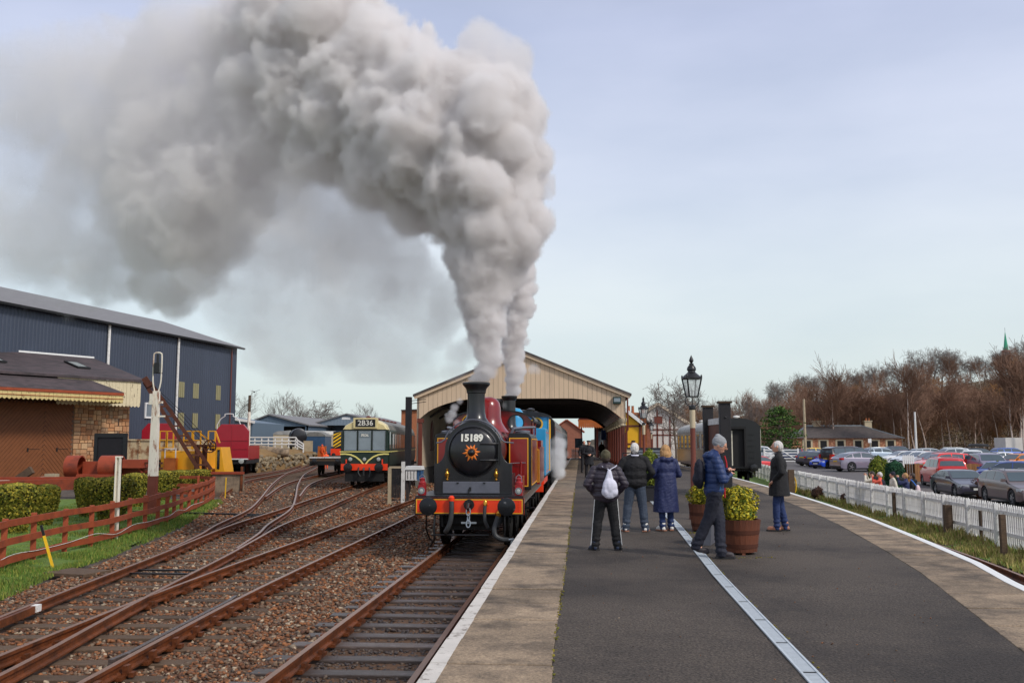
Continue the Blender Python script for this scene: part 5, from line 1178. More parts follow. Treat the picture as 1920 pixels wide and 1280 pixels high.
        bb = B(); bb.add([(xx + .15, -2.4, f(-2.4, .13)), (xx + .85, -2.4, f(-2.4, .13)), (xx + .85, -1.1, f(-1.1, .13)), (xx + .15, -1.1, f(-1.1, .13))], [(0, 1, 2, 3)]); bb.build('skylight_pane', m_lens, sk)
    def toothed(x0, x1, yv, z0, z1, pitch, mt, nm):
        n = int((x1 - x0) / pitch)
        for i in range(n):
            x = x0 + i * pitch; B().prism([(x + .008, z0 + .1), (x + pitch / 2, z0), (x + pitch - .008, z0 + .1), (x + pitch - .008, z1), (x + .008, z1)], yv - .02, yv + random.uniform(.01, .025), 'Y').build(nm, mt, t)
    toothed(0, 6.5, 1.15, 4.92, 6.72, .29, m_peel, 'board')
    bb = B(); bb.bx(0, ln, -.5, 1.12, 5.5, 5.6); bb.build('soffit', m_darktimber, t)
    # porch canopy over the doors, hipped at its end
    bb = B(); bb.add([(2.4, 2.6, 5.84), (ln, 2.6, 5.84), (ln, .55, 6.98), (4.6, .55, 6.98), (2.4, 1.2, 5.95), (2.4, 2.6, 5.72), (ln, 2.6, 5.72), (ln, .55, 6.8), (4.6, .55, 6.8), (2.4, 1.2, 5.8)], [(0, 1, 2, 3), (0, 3, 4), (5, 8, 7, 6), (5, 9, 8), (0, 5, 6, 1), (0, 4, 9, 5), (1, 6, 7, 2), (2, 7, 8, 3), (3, 8, 9, 4)]); bb.build('porch_roof', m_darkroof, t)
    toothed(2.4, 14, 2.55, 5.1, 5.78, .3, m_valance, 'valance_board')
    bb = B(); bb.bx(2.4, 14, 2.5, 2.62, 5.62, 5.8); bb.bx(2.4, 14, 2.53, 2.6, 5.36, 5.4); bb.build('gutter_board', m_fence, t)
    bb = B(); bb.bx(2.42, 2.5, 1.15, 2.55, 5.1, 5.8); bb.build('porch_end', m_valance, t)
goods_shed()
# ================================================================ yard and platform furniture
def leaf_cloud(name, mt, par, P, Nn, size, jit=.6):
    n = len(P); Nn = Nn + np.random.normal(size=(n, 3)) * jit; Nn /= np.linalg.norm(Nn, axis=1)[:, None] + 1e-9
    a = np.cross(Nn, np.random.normal(size=(n, 3))); a /= np.linalg.norm(a, axis=1)[:, None] + 1e-9; b_ = np.cross(Nn, a)
    s_ = (size * np.random.uniform(.6, 1.3, n))[:, None]
    V = np.stack([P - a * s_, P + b_ * s_ * .6, P + a * s_, P - b_ * s_ * .6], 1).reshape(-1, 3); F = np.arange(n * 4)
    me = bpy.data.meshes.new(name); me.vertices.add(n * 4); me.vertices.foreach_set('co', V.ravel()); me.loops.add(n * 4)
    me.loops.foreach_set('vertex_index', F.astype(np.int32)); me.polygons.add(n); me.polygons.foreach_set('loop_start', np.arange(0, n * 4, 4, dtype=np.int32))
    me.update(calc_edges=True); me.materials.append(mt); o = bpy.data.objects.new(name, me); COL.objects.link(o); o.parent = par; return o
def leafmat(name, cols, rough=.75):
    m = mat(name, cols[0], rough, 0, .22, 1.5, island=cols, spec=.25); return m
m_yew = leafmat('yew_leaves', [C(66, 76, 28), C(112, 112, 38), C(160, 146, 50), C(84, 94, 34), C(190, 168, 64)])
m_goldleaf = leafmat('golden_euonymus_leaves', [C(170, 152, 28), C(214, 192, 46), C(104, 118, 32), C(226, 208, 80), C(70, 94, 32), C(88, 100, 30)])
m_thuja = leafmat('thuja_leaves', [C(66, 96, 30), C(110, 124, 40), C(146, 146, 52), C(52, 80, 30)])
m_darkfir = leafmat('dark_conifer_leaves', [C(28, 66, 48), C(40, 84, 60), C(34, 70, 40), C(56, 96, 64)])
m_core = mat('shrub_core', C(50, 50, 28), .95, 0, .3, 3)
def bush(name, lbl, cat, loc, prof, n, size, mt, core=m_core, squash=1.0, bumps=.12, group=None, stem=True):
    """shrub of revolution with a lumpy outline: prof = [(radius, height)...]"""
    t = thing(name, lbl, cat, loc, random.uniform(0, 6), group)
    hs = np.array([h for _, h in prof]); rs = np.array([r_ for r_, _ in prof]); off = random.uniform(0, 50)
    seg = np.hypot(np.diff(hs), np.diff(rs)); wts = seg * (rs[:-1] + rs[1:] + .05); k = np.random.choice(len(seg), n, p=wts / wts.sum()); u = np.random.uniform(0, 1, n)
    h = hs[k] + u * (hs[k + 1] - hs[k]); r_ = rs[k] + u * (rs[k + 1] - rs[k]); a = np.random.uniform(0, 2 * math.pi, n)
    lump = np.array([mnoise.noise(Vector((math.cos(x) * 2.2, math.sin(x) * 2.2, z * 2.6 + off))) for x, z in zip(a, h)])
    r_ = r_ * (1 + bumps * 2.0 * lump) * np.random.uniform(.86, 1.03, n); h = h + (bumps * .6 * lump) * (h > .6 * hs.max()) * hs.max() * .5
    P = np.stack([r_ * np.cos(a), r_ * np.sin(a) * squash, h], 1); slope = -(np.diff(rs) / (np.abs(np.diff(hs)) + .02))[k]
    Nn = np.stack([np.cos(a), np.sin(a), np.clip(-(-slope), -2, 2)], 1)
    leaf_cloud('foliage', mt, t, P, Nn, size)
    bb = B(); bb.lathe([(max(.001, r0 * .84), h0 * .97) for r0, h0 in prof], 20); bb.build('inner_growth', core, t, True)
    return t
topi = lambda w_, h, s_=1: [(.42 * w_, 0), (.7 * w_, h * .35), (.98 * w_, h * .72), (w_, h * .84), (.9 * w_, h * .95), (.6 * w_, h), (.001, h * 1.02)]
for (px, pyb, pyt, rpx, lb) in ((28, 1000, 908, 46, 'clipped topiary bush cut off by the left picture edge, behind the ranch fence'), (84, 985, 910, 27, 'narrow clipped topiary bush, second from the left behind the fence'), (160, 968, 896, 24, 'slim clipped bush half hidden behind the broad clipped bush'), (208, 978, 896, 46, 'broad clipped topiary bush directly behind the short white post'), (252, 950, 888, 28, 'clipped bush between the short white post and the signal post'), (304, 938, 883, 30, 'clipped bush just to the far side of the signal post'), (338, 925, 882, 26, 'clipped bush, second beyond the signal post'), (372, 912, 880, 24, 'farthest small clipped bush, at the end of the ranch fence')):
    p = atz(px, pyb, -.15); s_ = (pyb - 830) / 2.57; bush('topiary_bush', lb, 'bush', p, topi(rpx * .93 / s_, (pyb - pyt) / s_), int(2600 + 60 * rpx), .045, m_yew, bumps=.07, group='clipped bushes behind the ranch fence')
# ---- ranch fence
fp = [(-60, 1095), (2, 1070)] + [(61, 1052.5), (120, 1036), (169, 1026), (209.5, 1015), (242, 1003), (271, 996), (294.5, 986), (311, 981), (326, 974.5), (339.5, 967), (353, 962), (366, 957), (376, 951.5), (386, 946.5), (393, 941), (399, 935)]
FP = [atz(a, b_, -.2) for a, b_ in fp]
FP += [FP[-1] + Vector((-1.2, 1.2, 0)), FP[-1] + Vector((-3.2, 1.6, 0))]
fn = thing('ranch_fence', 'red brown three-rail wooden fence curving along the grass beside the tracks', 'fence', (0, 0, 0))
post_me = None
for p in FP[:-1]:
    o = B().bx(-.06, .06, -.05, .05, -.15, 1.06).build('post', m_fence, fn, bevel=.008) if post_me is None else bpy.data.objects.new('post', post_me.data)
    if post_me is None: post_me = o
    else: COL.objects.link(o); o.parent = fn; bv = o.modifiers.new('bevel', 'BEVEL'); bv.width = .008
    o.location = p + Vector((0, 0, random.uniform(-.02, .02))); o.rotation_euler = (random.uniform(-.02, .02), random.uniform(-.03, .03), .5)
for z in (.2, .58, .96):
    for a, b_ in zip(FP, FP[1:]):
        d = (b_ - a).normalized(); nn = Vector((d.y, -d.x, 0)) * .075
        bb = B(); bb.bar(a + nn + Vector((0, 0, z)) - d * .02, b_ + nn + Vector((0, 0, z + random.uniform(-.01, .01))), .045, .14); bb.build('rail', m_fence, fn)
wr = B(); pts = [FP[i] + Vector((.12, 0, .3 - .05 * (i % 2) + .05 * math.sin(i * 2.1))) for i in range(1, 15)]; wr.tube(smoothpath3([pts[0] + Vector((.4, -2, -.3))] + pts), .007, 5)
tag(wr.build('loose_cable', m_whiteworn), 'thin pale cable drooping along the red brown ranch fence', 'cable')
# yellow lever, boards
p = atz(100, 1066, -.2); t = thing('yellow_lever', 'leaning yellow stake with black top standing in the grass by the fence', 'stake', p); q = aty(77, 984, p.y - .1) - p
bb = B(); bb.bar((0, 0, 0), q * .76, .06, .05); bb.build('shaft', m_wasp_y, t); bb = B(); bb.bar(q * .76, q, .05, .05); bb.build('tip', m_black, t)
p = atz(145, 1076, -.2); tag(B().box(0, 0, .03, 1.0, .75, .07).build('ground_board', m_sleeper, None, loc=p, rz=-.25, bevel=.01), 'weathered grey wooden board lying on the cinders by the yellow stake', 'board')
p = atz(422, 935, -.2); tag(B().bar((0, 0, 0), (.02, 0, 1.0), .04, .04).build('thin_stake', m_wasp_y, None, loc=p), 'thin yellow stake standing near the end of the fence', 'stake')
# short white post
m_rustwhite = mat('rusty_white_paint', C(238, 230, 214), .6, 0, .08, 3, col2=C(146, 82, 40), c2pos=(.55, .64), c2scale=2.2, stretch=(3, 3, .6))
p = atz(217.5, 1012, -.2); t = thing('white_post', 'short white rust-streaked post standing against the ranch fence', 'post', p)
bb = B(); bb.bx(-.07, .07, -.02, .02, 0, 2.22); bb.bx(-.07, -.04, -.1, .02, 0, 2.22); bb.bx(.04, .07, -.1, .02, 0, 2.22); bb.build('shaft', m_rustwhite, t); bb = B(); bb.bx(-.08, .08, -.1, .03, 2.22, 2.26); bb.build('cap', m_rustwhite, t)
# signal mast
def signal_mast():
    p = atz(284, 966, -.2); t = thing('signal_post', 'tall white and brown old signal post with wire hoop and black lamp at its top', 'signal post', p, .1)
    Z = lambda py: aty(290, py, p.y).z - p.z
    z1, z2, zt = Z(892), Z(733), Z(661)
    bb = B(); bb.loft([[Vector((a * .15, b_ * .15, 0)) for a, b_ in ((-1, -1), (1, -1), (1, 1), (-1, 1))], [Vector((a * .145, b_ * .145, z1)) for a, b_ in ((-1, -1), (1, -1), (1, 1), (-1, 1))]]); bb.build('base_section', m_brown, t)
    bb = B(); bb.loft([[Vector((a * .145, b_ * .145, z1)) for a, b_ in ((-1, -1), (1, -1), (1, 1), (-1, 1))], [Vector((a * .105, b_ * .105, z2)) for a, b_ in ((-1, -1), (1, -1), (1, 1), (-1, 1))]]); bb.build('post_shaft', m_rustwhite, t)
    bb = B(); bb.box(0, -.02, Z(754), .5, .1, .08); bb.box(.2, 0, Z(780), .3, .06, .06); bb.bx(-.18, -.05, -.19, -.15, z2 - .5, z2 - .1); bb.build('bracket', m_rustwhite, t)
    bb = B(); bb.tube(smoothpath3([(-.05, 0, z2 - .1), (-.12, 0, z2 + .2), (-.15, 0, z2 + .5), (-.15, 0, zt - .15), (-.1, 0, zt - .02), (.0, 0, zt), (.1, 0, zt - .02), (.15, 0, zt - .15), (.15, 0, z2 + .5), (.12, 0, z2 + .2), (.05, 0, z2 - .1)]), .026, 6); bb.build('hoop', m_rustwhite, t, True)
    bb = B(); bb.bx(-.1, .1, -.1, .1, zt - .75, zt - .38); bb.lathe([(.05, zt - .38), (.05, zt - .08), (.02, zt - .05)], 10); bb.box(0, 0, zt - .76, .4, .04, .03); bb.build('signal_lamp', m_black, t)
signal_mast()
# pole with cross wires
p = atz(464, 885, -.2); t = thing('wooden_pole', 'tall white and brown wooden pole beside the red snowplough', 'pole', p)
zt = aty(464, 741, p.y).z - p.z; zm = aty(464, 858, p.y).z - p.z
bb = B(); bb.tube([(0, 0, 0), (0, 0, zm)], [.16, .155], 10); bb.build('base_section', m_brown, t, True); bb = B(); bb.tube([(0, 0, zm), (0, 0, zt - 1.5)], [.155, .14], 10); bb.build('middle_section', m_rustwhite, t, True)
bb = B(); bb.tube([(0, 0, zt - 1.5), (0, 0, zt)], [.14, .12], 10); bb.build('top_section', m_sleeper, t, True)
wl_ = B()
for z, dz in ((zt - .6, -.9), (zt - 1.3, -.1)): wl_.tube([(0, 0, z), (-2.2, 4, z + dz * .4 - .1), (-4.6, 9, z + dz)], .018, 5)
wl_.build('wire', m_void, t, True)
# white arched pipe over the plough
p = aty(429, 780, 79); t = thing('arched_pipe', 'thin white arched pipe frame rising above the red snowplough', 'pipe frame', (p.x, 79, 0)); z0 = p.z
bb = B(); bb.tube(smoothpath3([(-1.0, 0, z0 - .75), (-.7, 0, z0 - .25), (-.35, 0, z0 + .0), (-.3, 0, z0 + .18), (.35, 0, z0 + .18), (.4, 0, z0), (.8, 0, z0 - .2), (1.05, 0, z0 - .7)]), .04, 6); bb.tube([(-1.0, 0, z0 - .75), (-1.05, .5, 0)], .04, 6); bb.tube([(1.05, 0, z0 - .7), (1.1, .5, 0)], .04, 6); bb.build('pipe', m_whiteclean, t, True)
# snowploughs
m_plough = mat('crimson_plough_paint', C(158, 20, 40), .35, 0, .1, 1.2, coat=.2)
def plough(lbl, px, y, wm, ztop, rz):
    p = aty(px, 850, y); t = thing('snow_plough', lbl, 'snowplough', (p.x, y, 0), rz, 'red railway snowploughs')
    w_ = wm / 2; zt = ztop
    bb = B(); bb.prism([(-w_, 1.15), (w_, 1.15), (w_, zt - .55), (w_ - .45, zt), (-w_ + .45, zt), (-w_, zt - .55)], 0, .35, 'Y'); bl = bb.build('blade', m_plough, t, bevel=.03)
    bb = B(); bb.bx(-w_ + .05, w_ - .05, -.04, 0, 1.9, 1.96); bb.bx(-w_ + .05, w_ - .05, -.04, 0, 2.6, 2.66); bb.bx(-.03, .03, -.03, 0, 1.2, zt - .1); bb.build('blade_rib', m_plough, bl)
    bb = B(); bb.bx(-1.2, 1.2, .35, 6, 1.0, 2.2); bb.build('tender_body', m_plough, t); bb = B(); bb.bx(-1.2, 1.2, .1, 6, .7, 1.08); bb.build('underframe', m_void, t)
    bb = B(); bb.bx(-w_, w_, -.06, .1, 1.06, 1.15); bb.build('bottom_edge', m_whiteworn, t)
    for sx in (-1, 1): buffer(t, sx * .866, .95, .05, .4, .22, m_wasp_y if sx < 0 else m_lens)
    wheels4(t, (1.2, 4.6), .46)
plough('crimson snowplough in front of the blue shed corner, beside the wooden pole', 434, 76, 2.7, 3.95, .16)
plough('crimson snowplough mostly hidden behind the yellow crane', 297, 72, 2.6, 3.95, .3)
# yellow trolley frame beside the plough
p = atz(500, 872, -.1); t = thing('platelayer_trolley', 'low yellow and orange trolley frame standing near the stone bank', 'trolley', p, .1)
bb = B(); bb.box(0, 0, .75, 2.6, 1.2, .14); bb.box(0, -.6, .55, 2.6, .08, .22); bb.build('frame', m_wasp_y, t); bb = B()
for x in (-.9, .9): bb.lathe([(.26, -.04), (.26, .04)], 16, (x, -.62, .28), 'Y'); bb.lathe([(.26, -.04), (.26, .04)], 16, (x, .62, .28), 'Y')
bb.build('wheel_set', m_rail, t, True)
# yellow crane
m_crane = mat('crane_yellow', C(226, 160, 24), .5, 0, .1, 1.5, col2=C(150, 92, 30), c2pos=(.62, .75))
m_rustdark = mat('dark_rust', C(84, 44, 28), .75, .2, .25, 2.5, col2=C(60, 34, 28))
def crane():
    Y = 56; q = lambda px, py, y=Y: aty(px, py, y)
    o = q(360, 880); t = thing('rail_crane', 'yellow rail crane with rusty lattice boom leaning over the hedge', 'crane', (o.x, Y, -.2)); O = Vector((o.x, Y, -.2))
    L_ = lambda px, py, y=Y: q(px, py, y) - O
    a, b_ = L_(302, 845), L_(420, 884); bb = B(); bb.bx(a.x, L_(372, 845).x, 0, 3.2, .25, a.z); bb.build('engine_house', m_crane, t, bevel=.03)
    bb = B(); bb.bx(a.x + .1, L_(400, 845).x, -.1, 3.4, .7, 1.05); bb.build('deck', m_crane, t)
    bb = B(); c0, c1 = L_(408, 838), L_(424, 880); bb.prism([(c0.x, .3), (c1.x + .1, .3), (c1.x, 1.0), (c1.x - .25, c0.z), (c0.x, c0.z)], -.3, 1.2, 'Y'); cab_ = bb.build('cab', m_crane, t, bevel=.02)
    bb = B(); bb.bx(c0.x + .12, c1.x - .3, -.32, -.3, 1.05, c0.z - .15); bb.build('window', m_glass, cab_)
    def rail_set(pts, zs, y):
        bb = B()
        for (xa, za), (xb_, zb_) in zip(pts, pts[1:]): bb.bar((xa, y, za), (xb_, y, zb_), .07, .07)
        return bb
    for k, (x0, x1) in enumerate(((300, 314), (314, 327), (345, 362), (363, 378), (391, 405))):
        l, r_ = L_(x0, 842), L_(x1, 808); bb = B(); z0, z1 = l.z, r_.z
        for x in (l.x, r_.x): bb.bar((x, -.1, z0), (x, -.1, z1), .07, .07)
        for z in (z1, (z0 + z1) / 2, z0 + .1): bb.bar((l.x, -.1, z), (r_.x, -.1, z), .06, .06)
        bb.build('guard_rail', m_crane, t)
    bb = B(); bb.bar(L_(372, 808), L_(405, 838), .08, .08); bb.bar(L_(404, 808), L_(412, 830), .08, .08); bb.build('guard_rail', m_crane, t)
    bt, bo = L_(276, 716, Y - 2.2), L_(384, 880, Y - 1.0); d = (bo - bt).normalized()
    for s_ in (-.28, .28):
        of = Vector((s_, .25 * (1 if s_ > 0 else -1), .0)); bb = B(); bb.bar(bt + of * .45, bo + of, .08, .22); bb.build('boom_plate', m_rustdark, t)
    bb = B()
    for k in range(9): p_ = bt + (bo - bt) * (k + .5) / 9; w_ = .3 * (.45 + .55 * (k + .5) / 9); bb.bar(p_ + Vector((-w_, -w_ * .8, 0)), p_ + Vector((w_, w_ * .8, 0)), .1, .1)
    bb.bar(bt - d * .3, bt + d * .3, .42, .35); bb.build('boom_stay', m_rustdark, t)
    bb = B(); bb.bx(L_(386, 860).x, L_(392, 860).x, -.6, -.3, .2, L_(386, 834).z); bb.bx(L_(372, 860).x, L_(378, 860).x, -.6, -.3, .2, L_(386, 834).z); bb.bx(L_(372, 860).x, L_(392, 860).x, -.6, -.3, L_(386, 838).z, L_(386, 833).z); bb.build('winch_frame', m_rustdark, t)
    w_ = L_(402, 836); bb = B(); bb.lathe([(.34, -.75), (.4, -.75), (.4, -.65), (.34, -.65)], 24, (w_.x, 0, w_.z), 'Y', cap=False)
    for k in range(6): a_ = math.pi * k / 3; bb.bar((w_.x, -.7, w_.z), (w_.x + .36 * math.cos(a_), -.7, w_.z + .36 * math.sin(a_)), .05, .05)
    bb.build('winding_wheel', m_rustdark, t)
    for s_ in (-.25, 0, .25):
        bb = B(); bb.tube([bt + Vector((s_ * .6, 0, 0)), (bt + L_(400, 842)) / 2 + Vector((s_, 0, .1)), L_(398, 842) + Vector((s_, 0, 0))], .018, 5); bb.build('cable', m_void, t)
    a, b_ = L_(313, 850), L_(334, 882); bb = B(); bb.bx(a.x, b_.x, -.4, -.1, .2, L_(320, 858).z); bb.build('control_box', m_orange, t); bb = B()
    for x in (a.x + .04, b_.x - .04): bb.bar((x, -.35, .3), (x, -.35, a.z + .3), .05, .05)
    bb.bar((a.x, -.35, a.z + .3), (b_.x, -.35, a.z + .3), .05, .05); bb.build('white_frame', m_whiteclean, t)
    wheels4(t, (1.0, 2.4), .4)
crane()
# rusty hopper wagon side behind the crane, black board, scraper drum, beams
m_rustcream = mat('rusty_cream_sheet', C(196, 176, 140), .65, 0, .15, 2, col2=C(132, 84, 50), c2pos=(.48, .6), c2scale=1.4)
a, b_ = aty(236, 824, 60), aty(308, 862, 60); t = thing('mineral_wagon', 'rusty cream steel-sided wagon behind the black board', 'wagon', (a.x, 60, 0), 0)
bb = B(); bb.bx(0, b_.x - a.x + 2, 0, 2.5, b_.z, a.z); bb.build('body', m_rustcream, t); bb = B()
for k in range(5): bb.bx(k * .9, k * .9 + .1, -.06, 0, b_.z, a.z)
bb.bx(0, b_.x - a.x + 2, -.08, 0, a.z - .06, a.z + .04); bb.build('side_rib', m_rustcream, t); bb = B(); bb.bx(0, b_.x - a.x + 2, .2, 2.3, .3, b_.z); bb.build('underframe', m_void, t)
a, b_ = aty(177, 812, 50), aty(237, 866, 50); t = thing('black_board', 'square black framed board in front of the stone wall', 'board', ((a.x + b_.x) / 2, 50, -.2), -.06); w_ = (b_.x - a.x) / 2; z0, z1 = b_.z + .2, a.z + .2
bb = B(); bb.bx(-w_, w_, 0, .1, z0, z1); bo = bb.build('panel', m_blackmat, t); bb = B(); bb.bx(-w_, w_, -.05, 0, z1 - .22, z1); bb.bx(-w_, w_, -.05, 0, z0, z0 + .12); bb.bx(-w_, -w_ + .2, -.05, 0, z0 + .12, z1 - .22); bb.bx(w_ - .2, w_, -.05, 0, z0 + .12, z1 - .22); bb.build('frame', m_black, bo); bb = B(); bb.bar((-w_ * .7, .15, 0), (-w_ * .7, .15, z1), .12, .1); bb.bar((w_ * .7, .15, 0), (w_ * .7, .15, z1), .12, .1); bb.build('leg', m_blackmat, t)
m_oxide = mat('red_oxide_steel', C(150, 62, 34), .6, 0, .18, 1.5, col2=C(96, 44, 30), c2pos=(.5, .68))
def scraper():
    Y = 44; O = aty(180, 897, Y); t = thing('oxide_drum_frame', 'red oxide curved steel drum and frame lying behind the bushes', 'steel drum', (O.x, Y, 0), .1); L_ = lambda px, py: aty(px, py, Y) - Vector((O.x, Y, 0))
    a, b_ = L_(126, 861), L_(268, 895); r_ = (a.z - b_.z) / 2 + .12
    for x0, x1 in ((a.x, L_(150, 870).x), (L_(186, 870).x, L_(222, 870).x)):
        bb = B(); bb.lathe([(r_, x0), (r_, x1), (r_ - .06, x1), (r_ - .06, x0)], 28, (0, .3, b_.z + r_ - .05), 'X', cap=False); bb.lathe([(r_ - .06, x0 + .05), (.05, x0 + .06)], 28, (0, .3, b_.z + r_ - .05), 'X'); bb.build('drum', m_oxide, t, True)
    bb = B(); bb.bx(L_(150, 870).x, L_(268, 870).x, .4, .8, b_.z + .1, a.z - .1); bb.bx(L_(150, 870).x, L_(268, 870).x, -.3, .8, b_.z, b_.z + .16); bb.bx(L_(222, 862).x, L_(268, 862).x, -.4, .4, a.z - .4, a.z); bb.bar(L_(244, 862), L_(266, 890), .06, .06); bb.build('frame', m_oxide, t)
    bb = B(); bb.bar(L_(268, 868), L_(300, 868), .1, .1); bb.bar(L_(268, 880), L_(300, 878), .1, .1); bb.build('drawbar', m_rustdark, t)
scraper()
Y = 42; a, b_ = aty(-30, 912, Y), aty(140, 912, Y); bb = B(); bb.bar((a.x, Y, a.z), (b_.x, Y + .5, b_.z + .1), .4, .5); bb.bar((a.x, Y + .5, a.z + .35), (b_.x, Y + 1, b_.z + .35), .2, .14); tag(bb.build('steel_beam', m_oxide), 'long red oxide steel beams lying on the ground before the goods doors', 'steel beam')
bb = B(); a, b_ = aty(20, 908, 44), aty(60, 880, 44); bb.bar(a, b_, .2, .35); tag(bb.build('leaning_timber', m_sleeper), 'dark leaning timber baulk in front of the goods doors', 'timber')
bb = B(); a, b_ = aty(-20, 904, 46), aty(92, 898, 46); bb.bar(a, b_, .3, .3); tag(bb.build('pale_pipe', m_rustwhite), 'pale pipe lying along the foot of the goods doors', 'pipe')
p = aty(97, 897, 46); tag(B().box(0, 0, 0, .55, .4, .5).build('wooden_crate', m_vanwood, None, loc=p), 'small pale wooden crate at the foot of the stone wall', 'crate')
# buffer beam block at the siding end
p = atz(430, 922, -.2); t = thing('buffer_stop', 'concrete buffer block with rusty beam at the siding end', 'buffer stop', p, .1)
bb = B(); bb.bx(-.95, .55, 0, .9, -.1, .95); bb.build('block', m_slab, t); bb = B(); bb.bx(-1.0, .75, -.1, .1, .95, 1.08); bb.build('beam', m_oxide, t); bb = B(); bb.bx(.58, .68, -.05, .1, -.1, 1.35); bb.build('post', m_rail, t)
# stone bank with rough grass and white fence
m_bankstone = objrand_mat('bank_stones', [C(126, 112, 92), C(150, 136, 110), C(104, 94, 80), C(166, 148, 116)], .95, .6, 5)
m_bank = mat('dry_bank', C(134, 104, 62), .95, 0, .3, .5, col2=C(98, 98, 52), bump=.8, bscale=6)
def bank():
    b0, b1 = (-28.0, 80.0), (-30.0, 112.0); t = thing('stone_bank', 'rough stone retaining wall topped with dry brown grass', 'retaining wall', (0, 0, 0))
    p0, p1 = aty(478, 880, 82), aty(600, 846, 116); A, Bv = Vector((p0.x, 82, 0)), Vector((p1.x, 116, 0)); d = (Bv - A); ln = d.length; d.normalize(); nn = Vector((d.y, -d.x, 0))
    bb = B(); n = 40; rows = [(0.15, -.3), (0, 1.3), (-1.2, 1.9), (-5, 2.3), (-30, 2.2)]
    for i in range(n + 1):
        for o_, z in rows: q = A + d * ln * i / n + nn * (o_ + .2 * mnoise.noise(Vector((i * .5, o_, 0)))); bb.v.append((q.x, q.y, max(-.3, z * (1.0 - .25 * i / n) + .25 * mnoise.noise(Vector((i * .7, o_, 5))))))
    k = len(rows); bb.f = [(i * k + j, i * k + j + 1, (i + 1) * k + j + 1, (i + 1) * k + j) for i in range(n) for j in range(k - 1)]; bb.mi = [0] * len(bb.f)
    bb.build('earth_bank', m_bank, t, True)
    st0 = None
    for i in range(150):
        u = random.uniform(0, ln); z = random.uniform(-.1, 1.2); s_ = random.uniform(.18, .45)
        if st0 is None:
            bb = B(); v_ = [(1, 0, 0), (-1, 0, 0), (0, 1, 0), (0, -1, 0), (0, 0, .8), (0, 0, -.8), (.7, .7, .5), (-.7, .7, -.4), (.7, -.7, -.5), (-.7, -.7, .5)]
            o = B().box(0, 0, 0, 1.6, .9, 1).build('stone', m_bankstone, t, bevel=.18); st0 = o
        else: o = st0.copy(); COL.objects.link(o)
        o.location = A + d * u + nn * .12 + Vector((0, 0, z)); o.scale = (s_, s_, s_ * .7); o.rotation_euler = (random.uniform(-.4, .4), random.uniform(-.4, .4), math.atan2(d.y, d.x) + random.uniform(-.3, .3))
    tube_ = aty(512, 847, 92); tag(B().tube([(-1.8, -.5, .25), (1.5, .3, -.1)], [.5, .42], 12).build('old_log', m_slab, None, True, loc=tube_), 'big pale log lying on the dry bank', 'log')
    f = thing('rail_fence', 'white three-rail fence along the top of the dry bank', 'fence', (0, 0, 0)); Y = 104
    xs_ = [440 + i * 12.7 for i in range(10)]; pts = [(x, 819.5, 833) for x in xs_] + [(558, 825, 836), (569, 832, 842)]
    for (x, yt, yb_) in pts: a, b_ = aty(x, yt, Y), aty(x, yb_ + 1, Y); B().bar((a.x, Y, b_.z - .3), (a.x, Y, a.z + .05), .11, .11).build('post', m_whiteclean, f)
    for fr_ in (0, .5, .95):
        for (x0, t0, b0_), (x1, t1, b1_) in zip(pts, pts[1:]):
            a, b_ = aty(x0, t0 + (b0_ - t0) * fr_, Y - .08), aty(x1, t1 + (b1_ - t1) * fr_, Y - .08); B().bar(a, b_, .06, .13).build('rail', m_whiteclean, f)
    g = thing('timber_fence', 'orange brown close-boarded fence beside the flat wagon', 'fence', (0, 0, 0))
    for (xa, xb_, yt, yb_, Y) in ((569, 587, 826, 836, 108), (596, 613, 836, 853, 100)):
        n = int((xb_ - xa) / 1.6)
        for i in range(n): a, b_ = aty(xa + i * 1.6, yt, Y), aty(xa + (i + 1) * 1.6, yb_, Y); B().bx(a.x, b_.x - .015, Y, Y + .04, b_.z - .6, a.z).build('board', m_vanwood if Y > 104 else m_orange, g)
bank()
# white box, grey gate and black post by the station shed
p = atz(765, 905, -.2); t = thing('black_timber_post', 'thick tall black timber post beside the cream station shed', 'post', (aty(765, 880, 49).x, 49, -.2)); zt = aty(765, 744, 49).z + .2
bb = B(); bb.bx(-.15, .15, -.15, .15, 0, zt); bb.build('shaft', m_blackmat, t, bevel=.01); bb = B(); bb.bar((.15, 0, zt - .2), (.9, .1, zt - .12), .03, .03); bb.bar((.15, 0, zt - .35), (.9, .1, zt - .25), .03, .03); bb.build('wire', m_void, t)
a, b_ = aty(761, 876, 42), aty(790, 900, 42); t = thing('white_cabinet', 'small white lidded cabinet with blue end on legs before the shed wall', 'cabinet', ((a.x + b_.x) / 2, 42, -.2)); w_ = (b_.x - a.x) / 2
bb = B(); bb.bx(-w_, w_ * .45, 0, .6, b_.z + .2, a.z + .1); bb.build('body', m_whiteworn, t); bb = B(); bb.bx(w_ * .45, w_, .02, .58, b_.z + .2, a.z + .1); bb.build('end_panel', mat('cabinet_blue', C(64, 104, 150), .4), t); bb = B(); bb.prism([(-w_ - .04, a.z + .1), (w_ + .04, a.z + .1), (w_, a.z + .26), (-w_, a.z + .26)], -.05, .65, 'Y'); bb.build('lid', m_whiteclean, t); bb = B()
for i in range(5): bb.bx(-w_ + .08 + i * .14, -w_ + .1 + i * .14, -.012, 0, b_.z + .25, a.z + .05)
bb.build('board_joint', m_void, t)
bb = B()
for x in (-w_ + .05, w_ - .05): bb.bx(x - .05, x + .05, .1, .3, 0, b_.z + .2)
bb.build('leg', m_darktimber, t)
t = thing('yard_gate', 'weathered grey wooden gate panel beside the white cabinet', 'gate', (0, 0, 0)); bb = B(); a, b_ = aty(730, 876, 40), aty(757, 922, 40)
